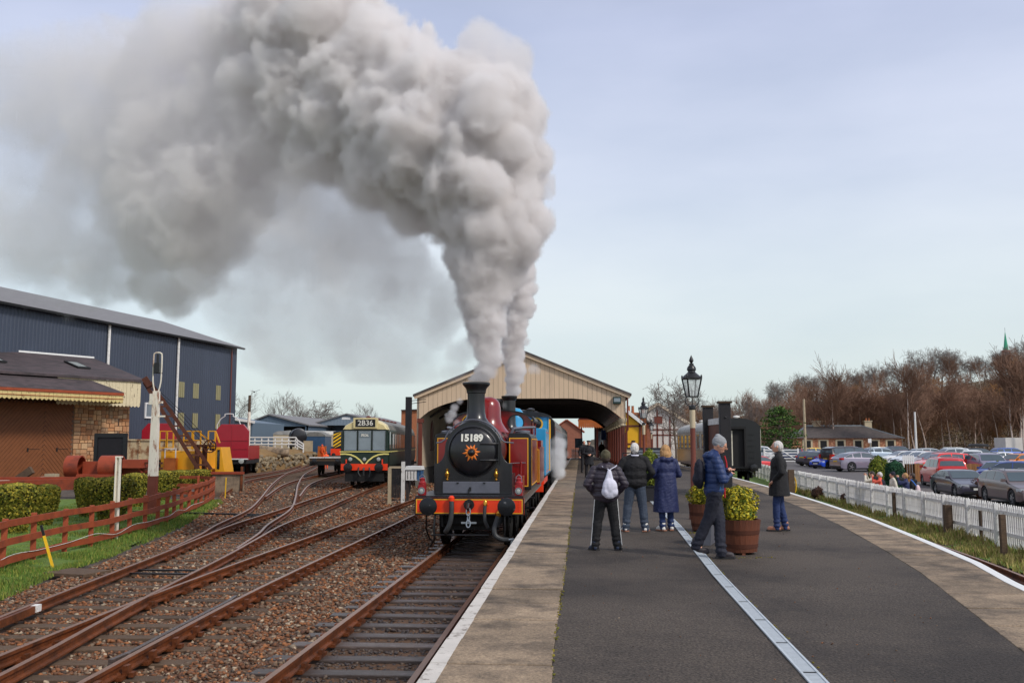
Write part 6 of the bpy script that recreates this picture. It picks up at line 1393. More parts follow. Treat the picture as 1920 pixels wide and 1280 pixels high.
for x, yt in ((731, 876), (756, 865)): q, r_ = aty(x, yt, 40), aty(x, 921, 40); B().bx(q.x - .07, q.x + .07, 39.95, 40.08, -.25, q.z).build('gate_post', m_whiteworn if x > 740 else m_vanwood, t)
for i in range(7): q = aty(735 + i * 3, 876 - i * .6, 40); B().bx(q.x, q.x + .055, 40, 40.03, .1, q.z).build('slat', m_blackmat, t)
bb = B(); bb.bx(a.x, b_.x, 39.97, 40.0, q.z - .12, q.z - .03); bb.build('top_bar', m_vanwood, t)
p = atz(735, 925, -.2); tag(B().box(0, 0, .1, 1.6, .26, .22).build('old_sleeper', m_sleeper, None, loc=(p.x + .5, p.y, -.2), rz=.6), 'old dark sleeper lying on the ballast in front of the grey gate', 'sleeper')

# ---- picket fence on the car park side
pf = thing('picket_fence', 'long flaked white picket fence between the platform track and the car park', 'fence', (0, 0, 0)); pf_me = None
FPp = smoothpath(FL, .125); cnt = 0; rest = B()
for i, p in enumerate(FPp):
    if p.y < 15.5: continue
    d = (FPp[min(i + 1, len(FPp) - 1)] - p); a = math.atan2(d.y, d.x) if d.length > 0 else math.pi / 2
    h = .9 + random.uniform(-.015, .015)
    if cnt < 296:
        if pf_me is None:
            o = B().prism([(-.033, -.12), (.033, -.12), (.033, .84), (0, .92), (-.033, .84)], -.011, .011, 'Y').build('picket', m_whiteworn, pf); pf_me = o
        else: o = pf_me.copy(); COL.objects.link(o)
        o.location = p + Vector((.05, 0, random.uniform(-.02, .01))); o.rotation_euler = (0, random.uniform(-.02, .02), a); cnt += 1
    else: rest.box(p.x + .05, p.y, .38, .08, .022, .98, a)
rr_ = rest.build('distant_picket', m_whiteworn, pf); rr_['kind'] = 'stuff'
FQ = smoothpath(FL, 1.9)
for i, p in enumerate(FQ):
    if p.y < 14: continue
    o = B().bx(-.05, .05, -.05, .05, -.2, .9).build('post', m_whiteworn, pf, loc=p + Vector((-.04, 0, 0)), rz=random.uniform(-.1, .1))
    if i + 1 < len(FQ):
        for z in (.18, .7): B().bar(p + Vector((.0, 0, z)), FQ[i + 1] + Vector((.0, 0, z)), .04, .09).build('rail', m_whiteworn, pf)
for px, yt, yb_, w_ in ((1684.5, 923, 972, .05), (1787, 946, 1000, .1), (1853, 957, 1013, .07), (1893, 964, 1042, .06), (1489, 880, 928, .14)):
    q = atz(px, yb_, -.15); zt = aty(px, yt, q.y).z; tag(B().bx(-w_, w_, -w_, w_, -.1, zt + .15).build('timber_post', m_sleeper, None, loc=(q.x - .12, q.y, -.15)), {1684.5: 'thin brown timber post breaking the picket fence line near the photographers', 1787: 'thick dark brown timber post set in the picket fence', 1853: 'weathered grey timber post beside the diagonal white brace', 1893: 'slim brown timber post at the edge of the grass verge, nearest to the camera', 1489: 'stout dark post with the yellow hose, by the man in the black coat'}[px], 'post')
q = atz(1828, 1007, -.1); q2 = aty(1880, 968, q.y + .3); tag(B().bar(q, q2, .03, .12).build('fence_brace', m_whiteworn), 'white diagonal timber brace leaning on the picket fence', 'brace')
q = atz(1489, 925, -.1); bb = B(); bb.tube(smoothpath3([aty(1482, 890, q.y - .4), aty(1488, 893, q.y - .4), aty(1492, 902, q.y - .4), aty(1492.5, 915, q.y - .4), aty(1490, 923, q.y - .4), aty(1480, 924, q.y - .4)]), .035, 8); tag(bb.build('yellow_hose', m_wasp_y, None, True), 'yellow hose looping over the stout fence post', 'hose')

# ---- platform lamps
m_lampglass = mat('lantern_glass', C(214, 220, 220), .1, 0, .04, 3, alpha=.35)
def platform_lamp(lbl, x, y, zb_, H, white_band=True):
    t = thing('platform_lamp', lbl, 'lamp', (x, y, zb_), .25, 'Victorian platform lamps'); k = H / 3.38; h = 2.6 * k
    bb = B(); bb.lathe([(.11, 0), (.11, .25), (.085, .3), (.075, .34), (.065, 1.0), (.058, 1.05), (.055, 1.95 * k)], 14); bb.build('post', m_brown, t, True)
    bb = B(); bb.lathe([(.06, 1.95 * k), (.062, 2.3 * k), (.06, 2.34 * k)], 14); bb.build('post_band', m_capital if white_band else m_brown, t, True)
    bb = B(); bb.lathe([(.06, 2.34 * k), (.075, 2.36 * k), (.075, 2.42 * k), (.03, 2.45 * k)], 14); bb.tube([(-.05, 0, 2.42 * k), (-.13, 0, 2.47 * k), (-.16, 0, 2.54 * k), (-.13, 0, 2.62 * k), (-.1, 0, 2.63 * k)], .012, 6); bb.tube([(.05, 0, 2.42 * k), (.13, 0, 2.47 * k), (.16, 0, 2.54 * k), (.13, 0, 2.62 * k), (.1, 0, 2.63 * k)], .012, 6); bb.tube([(0, 0, 2.44 * k), (0, 0, 2.7 * k)], .012, 6); bb.build('lantern_bracket', m_black, t, True)
    b0, b1, z0, z1 = .095, .16, 2.63 * k, 3.02 * k; bb = B()
    cs = ((-1, -1), (1, -1), (1, 1), (-1, 1))
    for a, b_ in cs: bb.bar((a * b0, b_ * b0, z0), (a * b1, b_ * b1, z1), .026, .026)
    for i in range(4):
        a, b_ = cs[i]; c, d = cs[(i + 1) % 4]; bb.bar((a * b0, b_ * b0, z0), (c * b0, d * b0, z0), .024, .024); bb.bar((a * b1, b_ * b1, z1), (c * b1, d * b1, z1), .03, .03)
    for a, b_ in cs: bb.lathe([(.02, z1), (.02, z1 + .06), (.001, z1 + .09)], 6, (a * b1, b_ * b1, 0))
    fr_ = bb.build('lantern_frame', m_black, t)
    for i in range(4):
        a, b_ = cs[i]; c, d = cs[(i + 1) % 4]; bb = B(); bb.add([(a * b0, b_ * b0, z0), (c * b0, d * b0, z0), (c * b1, d * b1, z1), (a * b1, b_ * b1, z1)], [(0, 1, 2, 3)]); bb.build('pane', m_lampglass, fr_)
    bb = B(); bb.lathe([(.22, z1 + .01), (.19, z1 + .05), (.12, z1 + .11), (.085, z1 + .14), (.08, z1 + .17), (.1, z1 + .19), (.095, z1 + .24), (.06, z1 + .29), (.05, z1 + .3), (.05, z1 + .33), (.022, z1 + .34), (.05, z1 + .39), (.045, z1 + .42), (.001, z1 + .52)], 4 * 4); bb.build('lantern_roof', m_black, t, True)
    bb = B(); bb.lathe([(.02, z0), (.02, z0 + .1), (.035, z0 + .13), (.001, z0 + .18)], 8); bb.build('bulb', m_lens, t, True)
p = aty(1302, 960, 20.6); platform_lamp('tall platform lamp with brown post and cream band standing by the wooden planter', p.x, 20.6, PZ, (aty(1300, 679, 20.6).z - PZ))
p = aty(1208, 870, 40); platform_lamp('black-topped platform lamp in front of the white gabled building', p.x, 40, PZ, aty(1208, 750, 40).z - PZ)
p = aty(1222, 850, 76); platform_lamp('distant small platform lamp farther along the platform by the white building', p.x, 76, PZ, aty(1222, 789, 76).z - PZ)

# ---- half-barrel planters
m_barrel = mat('barrel_oak', C(112, 60, 36), .6, 0, .2, 3, col2=C(70, 38, 26), c2pos=(.45, .7), stretch=(4, 4, .5), bump=.3, bscale=16)
m_soil = mat('soil', C(64, 50, 38), .95, 0, .3, 12, bump=.8)
def planter(lbl, x, y, lblb, bw, bh):
    t = thing('barrel_planter', lbl, 'planter', (x, y, PZ), random.uniform(0, 1), 'half-barrel planters'); n = 22
    m0 = None
    for k in range(n):
        a = 2 * math.pi * k / n; w0, w1 = .245 * math.tan(math.pi / n) * .985, .31 * math.tan(math.pi / n) * .985
        if m0 is None:
            bb = B(); bb.add([(.225, -w0, .03), (.245, -w0, .03), (.245, w0, .03), (.225, w0, .03), (.288, -w1, .5), (.31, -w1, .5), (.31, w1, .5), (.288, w1, .5)], [(0, 1, 2, 3), (4, 5, 6, 7), (0, 4, 5, 1), (1, 5, 6, 2), (2, 6, 7, 3), (3, 7, 4, 0)]); o = bb.build('stave', m_barrel, t); m0 = o
        else: o = m0.copy(); COL.objects.link(o)
        o.rotation_euler.z = a; o.location.z = random.uniform(-.006, .006)
    for z0, z1 in ((.09, .15), (.29, .35)):
        f = lambda z: .247 + (.312 - .247) * (z - .03) / .47
        bb = B(); bb.lathe([(f(z0), z0), (f(z0) + .006, z0), (f(z1) + .006, z1), (f(z1), z1)], 32, cap=False); bb.build('hoop', m_rustdark, t, True)
    bb = B(); bb.lathe([(.29, .44), (.15, .46), (.001, .465)], 24); bb.build('soil', m_soil, t)
    bb = B()
    for a in (0.4, 2.5, 4.6): bb.box(.2 * math.cos(a), .2 * math.sin(a), .012, .09, .05, .03, a)
    bb.build('foot', m_barrel, t)
    bush('golden_shrub', lblb, 'shrub', (x, y, PZ + .44), [(.12, 0), (.24, .1), (bw, bh * .45), (bw * .95, bh * .7), (bw * .6, bh * .92), (.001, bh)], 3000, .026, m_goldleaf, mat('golden_core', C(96, 96, 30), .95), bumps=.3)
planter('wooden half-barrel planter with golden shrub, nearest, behind the walking man', aty(1388, 1020, 14.3).x, 14.35, 'variegated golden shrub in the nearest barrel planter', .25, .53)
planter('wooden half-barrel planter under the tall platform lamp', aty(1318, 985, 17.9).x + .05, 17.9, 'variegated golden shrub in the planter by the lamp', .26, .5)
bush('golden_shrub', 'upright golden conifer between the older couple on the platform', 'shrub', (aty(1218, 905, 27).x, 27, PZ + .35), [(.2, 0), (.3, .2), (.3, .6), (.18, .95), (.001, 1.1)], 2200, .04, m_thuja, bumps=.15)
t = thing('planter_box', 'dark grey square planter box under the golden conifer', 'planter', (aty(1218, 905, 27).x, 27, PZ)); bb = B(); bb.bx(-.32, .32, -.32, .32, 0, .4); bb.build('box', m_blackmat, t, bevel=.01); bb = B(); bb.bx(-.35, .35, -.35, .35, .4, .44); bb.build('rim', m_black, t)
bush('golden_shrub', 'low golden shrub beside the woman in the long coat', 'shrub', (aty(1240, 905, 29).x, 29.5, PZ), [(.2, 0), (.3, .3), (.28, .7), (.001, .95)], 1600, .04, m_thuja, bumps=.18)
# grey wedge board behind the planter
tag(B().prism([(0, 0), (.18, 0), (.02, .62), (-.04, .62)], -.25, .25, 'X').build('sandwich_board', m_greysteel, None, loc=(aty(1336, 1005, 15.6).x, 15.6, PZ), rz=1.3), 'grey sandwich board half hidden behind the walking man', 'board')
# ---- running-in board with two black posts
def nameboard():
    p1, p2 = aty(1362, 915, 29.6), aty(1330, 905, 33.0); t = thing('station_nameboard', 'brown plank station board seen edge-on between two thick black posts', 'sign', (p1.x, p1.y, PZ)); d = Vector((p2.x - p1.x, p2.y - p1.y, 0))
    for o_, zt in ((Vector((0, 0, 0)), aty(1362, 752, 29.6).z - PZ), (d, aty(1330, 760, 33.0).z - PZ)):
        bb = B(); bb.bx(o_.x - .165, o_.x + .165, o_.y - .165, o_.y + .165, 0, zt - .06); ps = bb.build('post', m_blackmat, t, bevel=.012)
        bb = B(); bb.bx(o_.x - .21, o_.x + .21, o_.y - .21, o_.y + .21, zt - .06, zt); bb.build('post_cap', m_sleeper, ps)
        bb = B(); bb.lathe([(.03, -.17), (.03, -.19), (.001, -.2)], 10, (o_.x, o_.y, zt - .5), 'Y'); bb.build('bolt', m_black, ps)
    n = 12; top = 2.42; u = d.normalized()
    for k in range(n): q = d * ((k + .6) / (n + .4)); B().box(q.x, q.y, 1.55, .03, d.length / n * .9, 1.35, math.atan2(d.y, d.x) - math.pi / 2).build('plank', m_barrel, t)
    bb = B(); bb.bar(Vector((0, 0, top - .1)) + u * .17, d + Vector((0, 0, top - .1)) - u * .17, .06, .2); bb.build('head_board', m_whiteworn, t)
nameboard()
# bench and hand trolley things along the far platform, skip
t = thing('platform_skip', 'pale grey slatted container standing on the far platform', 'container', (aty(1220, 860, 60).x, 60, PZ)); bb = B(); bb.bx(-.8, .8, -.5, .5, .1, 1.25); bb.build('body', m_greysteel, t); bb = B()
for k in range(6): bb.bx(-.8, .8, -.53, -.5, .18 + k * .18, .24 + k * .18)
bb.build('side_rib', m_steel, t); bb = B(); bb.bx(-.85, .85, -.55, .55, 1.25, 1.32); bb.build('lid', m_black, t)
t = thing('luggage_trolley', 'dark luggage trolley with white sacks beside the shed columns', 'trolley', (aty(1180, 850, 50).x, 48, PZ)); bb = B(); bb.box(0, 0, .55, .9, 1.8, .08); bb.bar((-.4, .9, .55), (-.4, 1.0, 1.1), .05, .05); bb.bar((.4, .9, .55), (.4, 1.0, 1.1), .05, .05); bb.bar((-.4, 1.0, 1.1), (.4, 1.0, 1.1), .05, .05); bb.build('frame', m_black, t); bb = B()
for x in (-.42, .42):
    for y in (-.6, .6): bb.lathe([(.22, x - .03), (.22, x + .03)], 16, (0, y, .22), 'X')
bb.build('wheel_set', m_void, t, True); bb = B(); bb.lathe([(.18, .6), (.26, .75), (.22, 1.0), (.08, 1.1)], 12, (0, -.2, 0)); bb.build('sack', m_whiteworn, t, True)
# ================================================================ cars
m_tyre = mat('tyre_rubber', C(36, 36, 38), .8, 0, .15, 6)
m_rim = mat('alloy_rim', C(150, 152, 156), .35, .8, .1, 6)
m_cartrim = mat('car_black_trim', C(30, 30, 33), .5, 0, .1, 5)
m_carglass = mat('car_glass', C(66, 82, 90), .03, 0, .15, 1, spec=1)
m_headl = mat('headlamp_glass', C(200, 206, 212), .08, .2, .1, 8)
m_taill = mat('tail_lamp_red', C(190, 24, 20), .15, 0, .1, 8)
m_plate = mat('number_plate', C(226, 226, 218), .5, 0, .04, 8)
m_platey = mat('yellow_number_plate', C(224, 186, 50), .5, 0, .04, 8)
PAINT = {}
def paint(name, rgb):
    return mat('car_paint_' + name, C(*rgb), .28, .25, .05, 1, coat=.7)
CT = {  # length, width, height, top profile (fraction from the nose, height), windscreen base/top, rear glass top/base, wheel centres, wheel radius, pillar fractions
    'hatch': (4.05, 1.74, 1.47, [(0, .56), (.02, .68), (.06, .74), (.24, .94), (.41, 1.40), (.52, 1.46), (.66, 1.47), (.86, 1.40), (.965, 1.0), (.99, .9), (1, .7)], .245, .41, .87, .96, (.19, .80), .31, (.60, .82)),
    'suv': (4.45, 1.84, 1.64, [(0, .66), (.02, .82), (.06, .9), (.25, 1.07), (.41, 1.56), (.52, 1.63), (.66, 1.64), (.88, 1.57), (.965, 1.15), (.99, 1.0), (1, .75)], .255, .41, .89, .96, (.19, .80), .36, (.59, .80)),
    'saloon': (4.7, 1.83, 1.43, [(0, .55), (.015, .66), (.05, .73), (.28, .94), (.44, 1.36), (.54, 1.42), (.64, 1.42), (.74, 1.36), (.88, 1.06), (.985, 1.0), (1, .7)], .285, .44, .745, .875, (.185, .79), .33, (.60, .76)),
    'estate': (4.75, 1.88, 1.55, [(0, .6), (.015, .72), (.05, .8), (.26, 1.0), (.41, 1.47), (.52, 1.55), (.66, 1.55), (.9, 1.47), (.97, 1.1), (.99, 1.0), (1, .72)], .265, .41, .91, .965, (.19, .80), .35, (.58, .77)),
    'mpv': (4.25, 1.8, 1.8, [(0, .66), (.02, .82), (.05, .9), (.19, 1.1), (.34, 1.7), (.46, 1.8), (.6, 1.81), (.93, 1.77), (.985, 1.2), (.995, 1.05), (1, .75)], .195, .345, .94, .983, (.18, .80), .33, (.57, .76)),
    'van': (4.95, 1.95, 1.93, [(0, .7), (.02, .95), (.04, 1.0), (.14, 1.2), (.29, 1.84), (.38, 1.93), (.6, 1.94), (.96, 1.9), (.988, 1.2), (.996, 1.05), (1, .8)], .145, .29, .965, .986, (.17, .78), .35, (.5, .70)),
    'coupe_suv': (4.6, 1.85, 1.62, [(0, .68), (.02, .84), (.06, .9), (.25, 1.06), (.41, 1.54), (.52, 1.61), (.62, 1.61), (.80, 1.46), (.94, 1.16), (.985, 1.04), (1, .75)], .255, .41, .81, .935, (.19, .80), .37, (.59, .76)),
}
_sec_cache = {}
def car_mesh(ty):
    if ty in _sec_cache: return _sec_cache[ty]
    L_, W_, H_, prof, tw0, tw1, tr1, tr0, wh, rw, pil = CT[ty]; hw = W_ / 2
    pt = [p[0] for p in prof]; pz = [p[1] for p in prof]
    belt = lambda t: np.interp(t, [0, tw0, 1], [pz[3] - .02, pz[3] + .0, pz[3] + .07])
    wx = [L_ * (.5 - t) for t in wh]
    def sec(t):
        y = L_ * (.5 - t); zt = float(np.interp(t, pt, pz))
        k = 1 - .13 * max(0, 1 - t / .09) ** 2 - .09 * max(0, (t - .93) / .07) ** 2
        w = hw * k * (1 - .02 * (2 * t - 1) ** 2); zs = .2 + .1 * max(0, 1 - t / .04) + .12 * max(0, (t - .95) / .05)
        for yw in wx:
            d = y - yw; Ra = rw + .055
            if abs(d) < Ra: zs = max(zs, math.sqrt(Ra * Ra - d * d) + rw)
        zb = min(float(belt(t)), zt - .025); h = zt - zb
        zm = max(.42 * H_, zs + .05); zm = min(zm, zb - .03); zs = min(zs, zm - .03)
        tum = min(1, h / .5)
        P = [(0, zs), (w * .9, zs), (w * .985, zs + .015), (w, (zs + zm) / 2 + .0), (w * .995, zm), (w * .985, zb - .06 if zb - .06 > zm else (zm + zb) / 2), (w * .955, zb), (w * (.955 - .15 * tum), zb + h * .86), (w * (.9 - .19 * tum), zb + h * .97), (w * .4, zt + .002), (0, zt + .006)]
        return y, P
    ts = sorted(set([0, .008, .02, .04, .06, .09, .13] + [w_ + (rw + .056) * f / L_ for w_ in wh for f in (-1, -.96, -.85, -.65, -.35, 0, .35, .65, .85, .96, 1)] + [tw0, (tw0 + tw1) / 2, tw1, .5, .6, .68, tr1, (tr1 + tr0) / 2, tr0, .97, .985, .995, 1] + list(pil)))
    ts = [t for t in ts if 0 <= t <= 1]
    bb = B(); rings = []
    for t in ts:
        y, P = sec(t); rings.append([Vector((x, y, z)) for x, z in P] + [Vector((-x, y, z)) for x, z in reversed(P[1:-1])])
    bb.loft(rings, True); body = ('body', bb, None)
    def pt_on(t, a):     # a: 0 belt .. 1 top of the side glass
        y, P = sec(t); p, q = P[6], P[7]; return Vector((p[0] + (q[0] - p[0]) * a + .006, y, p[1] + (q[1] - p[1]) * a))
    panes = []
    edges = [tw0 + .035] + list(pil) + [min(tr0 - .01, .94)]
    for i in range(len(edges) - 1):
        ta, tb = edges[i] + .008, edges[i + 1] - .008; lo, up = [], []
        for k in range(6):
            t = ta + (tb - ta) * k / 5; lo.append(pt_on(t, .1)); up.append(pt_on(t, .93))
        for s_ in (-1, 1):
            m_ = B(); v_ = [Vector((p.x * s_, p.y, p.z)) for p in lo + up]; m_.add(v_, [(k, k + 1, 7 + k, 6 + k) for k in range(5)]); panes.append(('side_window', m_, m_carglass))
    def top_strip(t0, t1, nm):
        m_ = B(); n = 5
        for k in range(n + 1):
            t = t0 + (t1 - t0) * k / n; y, P = sec(t); a, b_, c, e = P[7], P[8], P[9], P[10]
            fx_ = 1 if nm == 'windscreen' else -1
            of = Vector((0, .008 * fx_, .008)); row = [(-b_[0] * .97, b_[1]), (-c[0], c[1]), (0, e[1]), (c[0], c[1]), (b_[0] * .97, b_[1])]
            m_.v += [tuple(Vector((x, y, z)) + of) for x, z in row]
        m_.f = [(5 * i + j, 5 * i + j + 1, 5 * i + j + 6, 5 * i + j + 5) for i in range(n) for j in range(4)]; m_.mi = [0] * len(m_.f); return (nm, m_, m_carglass)
    parts = panes + [top_strip(tw0 + .012, tw1 - .012, 'windscreen'), top_strip(tr1 + .008, tr0 - .006, 'rear_window')]
    yf, yr = L_ / 2, -L_ / 2; zf = pz[2]
    wsec = lambda t: sec(t)[1][4][0]
    for s_ in (-1, 1):
        m_ = B(); x0 = wsec(.02); m_.prism([(s_ * x0 * .55, yf - .02), (s_ * (x0 + .01), yf - .1), (s_ * (wsec(.08) + .012), L_ * (.5 - .08)), (s_ * x0 * .6, yf - .12)], zf - .16, zf - .02, 'Z'); parts.append(('headlight', m_, m_headl))
        m_ = B(); x1 = wsec(.985); z1 = float(belt(1)) - .02; tall = .34 if ty in ('mpv', 'van', 'suv') else .16
        m_.prism([(s_ * x1 * .7, yr - .006), (s_ * (x1 + .012), yr + .03), (s_ * (wsec(.95) + .012), L_ * (.5 - .95)), (s_ * x1 * .72, yr + .1)], z1 - tall, z1, 'Z'); parts.append(('tail_light', m_, m_taill))
        y0, P = sec(tw0 + .05); m_ = B(); m_.box(s_ * (P[6][0] + .1), y0 + .02, P[6][1] + .08, .2, .1, .13); parts.append(('wing_mirror', m_, m_cartrim))
    m_ = B(); m_.bx(-.42, .42, yf - .06, yf + .004, zf - .28, zf - .1); m_.bx(-hw * .8, hw * .8, yf - .1, yf + .002, .24, .36); parts.append(('grille', m_, m_cartrim))
    m_ = B(); m_.bx(-.26, .26, yf, yf + .018, .42, .53); parts.append(('number_plate', m_, m_plate))
    m_ = B(); m_.bx(-.26, .26, yr - .014, yr + .02, .78, .89); parts.append(('number_plate', m_, m_platey))
    m_ = B(); m_.bx(-hw * .84, hw * .84, yr - .004, yr + .1, .3, .46); parts.append(('bumper_trim', m_, m_cartrim))
    for s_ in (-1, 1):
        m_ = B(); ya, yb_ = wx[0] - rw - .09, wx[1] + rw + .09; m_.bx(s_ * hw * .985 - .02, s_ * hw * .985 + .006, yb_, ya, .2, .3); parts.append(('sill_trim', m_, m_cartrim))
    m_ = B(); m_.bx(-hw * .8, hw * .8, yr + .15, yf - .15, .17, .5); parts.append(('underbody', m_, m_void))
    wp = []
    tb_ = B(); tb_.lathe([(rw * .66, -.1), (rw * .93, -.1), (rw, -.07), (rw, .07), (rw * .93, .1), (rw * .68, .1)], 24, (0, 0, 0), 'X', cap=False)
    rb = B(); rb.lathe([(rw * .68, .06), (rw * .62, .03), (rw * .6, -.08)], 20, (0, 0, 0), 'X', cap=False); rb.lathe([(.07, .04), (.06, .09), (.001, .092)], 10, (0, 0, 0), 'X')
    for k in range(5):
        a = 2 * math.pi * k / 5; rb.bar((.06, .04 * math.cos(a), .04 * math.sin(a)), (.05, rw * .66 * math.cos(a), rw * .66 * math.sin(a)), .07, .05, up=(1, 0, 0))
    db = B(); db.lathe([(rw * .6, .0), (.001, .0)], 16, (0, 0, 0), 'X')
    def mk(nm, b_, mt, smooth=True): o = b_.build(nm, mt if mt else m_cartrim, None, smooth, auto=38); me = o.data; bpy.data.objects.remove(o); return me
    res = dict(body=mk('body', bb, None), parts=[(n_, mk(n_, b_, mt), ) for n_, b_, mt in parts], tyre=mk('tyre', tb_, m_tyre), rim=mk('rim', rb, m_rim), disc=mk('brake_disc', db, m_void, False), wx=wx, hw=hw, rw=rw)
    _sec_cache[ty] = res; return res
def car(lbl, ty, pxy, yd, hd, rgb, cname, sc=1.0, rails=False, name='parked_car', cat='car', z=None, group='cars parked in the car park', roofbox=False):
    """hd: heading of the nose in degrees, clockwise from away-from-camera"""
    p = aty(pxy, 850, yd); zg = zc(yd) + .015 if z is None else z
    t = thing(name, lbl, cat, (p.x, yd, zg), -R(hd), group); t.scale = (sc, sc, sc); M_ = car_mesh(ty)
    def add(nm, me, par, loc=(0, 0, 0), rz=0): o = bpy.data.objects.new(nm, me); COL.objects.link(o); o.parent = par; o.location = loc; o.rotation_euler.z = rz; return o
    b_ = add('body', M_['body'], t); b_.material_slots[0].link = 'OBJECT'; b_.material_slots[0].material = paint(cname, rgb)
    for nm, me in M_['parts']:
        o = add(nm, me, t)
        if nm == 'wing_mirror': o.material_slots[0].link = 'OBJECT'; o.material_slots[0].material = paint(cname, rgb)
    for y in M_['wx']:
        for s_ in (-1, 1):
            w_ = add('wheel', M_['disc'], t, (s_ * (M_['hw'] - .115), y, M_['rw']), 0 if s_ > 0 else math.pi); add('tyre', M_['tyre'], w_); add('rim', M_['rim'], w_)
    L_, W_, H_ = CT[ty][:3]
    if rails:
        for s_ in (-1, 1): bb = B(); bb.tube([(s_ * W_ * .34, L_ * .06, H_ - .03), (s_ * W_ * .34, L_ * .03, H_ + .05), (s_ * W_ * .34, -L_ * .28, H_ + .02), (s_ * W_ * .34, -L_ * .33, H_ - .07)], .02, 6); bb.build('roof_rail', m_steel, t, True)
    if roofbox: bb = B(); bb.loft([[Vector((x * w_, y, H_ + .1 + z_)) for x, z_ in ((-.4, 0), (.4, 0), (.4, .22 * h), (.2, .34 * h), (-.2, .34 * h), (-.4, .22 * h))] for y, w_, h in ((1.1, .6, .3), (.9, .95, .8), (0, 1, 1), (-.9, .95, .95), (-1.1, .8, .6))]); tag(bb.build('roof_box', m_cartrim, None, True, loc=t.location, rz=-R(hd)), 'black roof box on a car at the back of the car park', 'roof box')
    return t
car('dark grey saloon car facing right, parked alone on the block paving', 'saloon', 1799, 52.5, 181, (66, 64, 78), 'slate', 1.0)
car('brown grey sport utility car cut off by the right picture edge', 'estate', 1905, 46.5, 181, (104, 88, 88), 'taupe', 1.04, rails=True)
car('bright red people carrier seen from behind, beside the wooden fence', 'mpv', 1766, 61, 5, (196, 30, 34), 'red', 1.02, rails=True)
car('silver grey crossover seen from behind with black roof, nearest in its row', 'coupe_suv', 1612, 79.5, 72, (136, 130, 146), 'silver', 1.0)
car('black passenger van beside the silver grey crossover', 'van', 1590, 86, 66, (34, 32, 40), 'black', 1.0, cat='van', name='parked_van')
car('small bright blue car peeping out beside the black van', 'hatch', 1556, 86, 236, (30, 76, 200), 'blue', .92)
car('dark blue hatchback with red tail lamps beside the small blue car', 'hatch', 1548, 90, 58, (44, 56, 86), 'navy', 1.0)
car('grey blue hatchback at the left end of the row behind the white gate', 'hatch', 1531, 94, 58, (70, 84, 112), 'steelblue', 1.0)
car('yellow hatchback in front of the stone building', 'hatch', 1530, 128, 75, (236, 190, 20), 'yellow', 1.0)
car('small red car beside the yellow hatchback', 'hatch', 1508, 126, 160, (200, 30, 36), 'red', .95)
car('silver blue sport utility car in the middle of the car park', 'suv', 1654, 108, 80, (160, 176, 192), 'iceblue', 1.0, rails=True)
car('white saloon with sloping windscreen, first of the white cars behind the conifers', 'saloon', 1690, 98, 262, (222, 224, 226), 'white', 1.0)
car('white hatchback second behind the conifers', 'hatch', 1712, 92, 262, (222, 224, 226), 'white', 1.02)
car('white hatchback with orange stripe of a neighbour showing, beside the maroon car', 'hatch', 1730, 88, 262, (216, 218, 220), 'white', 1.02)
car('orange hatchback mostly hidden among the white cars', 'hatch', 1722, 94, 262, (220, 104, 30), 'orange', 1.0)
car('maroon car with pale windscreen beside the bright red crossover', 'estate', 1752, 83, 262, (110, 54, 56), 'maroon', 1.0)
car('bright red crossover facing left above the wooden fence', 'suv', 1764, 74.5, 262, (232, 32, 26), 'brightred', 1.02)
car('grey purple sport utility car facing the camera beside the bright red crossover', 'suv', 1852, 72, 184, (136, 128, 150), 'mauve', 1.05, rails=True)
car('white hatchback behind the grey purple sport utility car', 'suv', 1822, 86, 20, (226, 228, 232), 'white', 1.0)
car('pale silver sport utility car with roof rails at the back row', 'suv', 1778, 104, 262, (176, 184, 190), 'palesilver', 1.0, rails=True)
car('silver estate car in the back row by the tall pole', 'estate', 1745, 112, 85, (170, 172, 178), 'palesilver', 1.0)
car('white van-like car in the back row, left of the roof box', 'mpv', 1800, 106, 90, (220, 222, 222), 'white', .92)
car('black car carrying a roof box in the back row', 'suv', 1836, 108, 85, (40, 40, 46), 'black', 1.0, roofbox=True)
car('white saloon behind the orange car at the right of the car park', 'saloon', 1884, 90, 80, (214, 218, 222), 'white', 1.0)
car('orange car nose at the right edge behind the black motorcycle area', 'hatch', 1908, 80, 250, (226, 128, 30), 'amber', 1.0)
car('bright blue estate car in the far right corner of the car park', 'estate', 1896, 118, 85, (58, 96, 176), 'cobalt', 1.0)
car('blue hatchback facing left behind the brown grey car', 'hatch', 1872, 64, 228, (66, 90, 160), 'royal', 1.0)
car('blue sport utility car seen from behind near the right picture edge', 'suv', 1896, 60, -42, (60, 82, 150), 'royal', 1.0)
car('red car partly hidden behind the white picket fence near the coach', 'hatch', 1421, 76, 70, (212, 34, 36), 'red', .95)
p_ = car('white van with dark side window beside the black coach end', 'van', 1416, 98, 75, (220, 222, 222), 'white', 1.0, cat='van', name='parked_van')
car('dark blue estate car behind the white five-bar gate', 'estate', 1474, 112, 85, (46, 56, 78), 'navy', 1.0)
car('grey car in the far back row before the stone building', 'estate', 1600, 140, 85, (120, 124, 132), 'silver', 1.0)
car('red car in the far back row before the stone building', 'hatch', 1566, 134, 262, (190, 40, 40), 'red', 1.0)
car('dark grey car at the back row beside the long stone building', 'suv', 1688, 134, 85, (58, 60, 68), 'slate', 1.0)
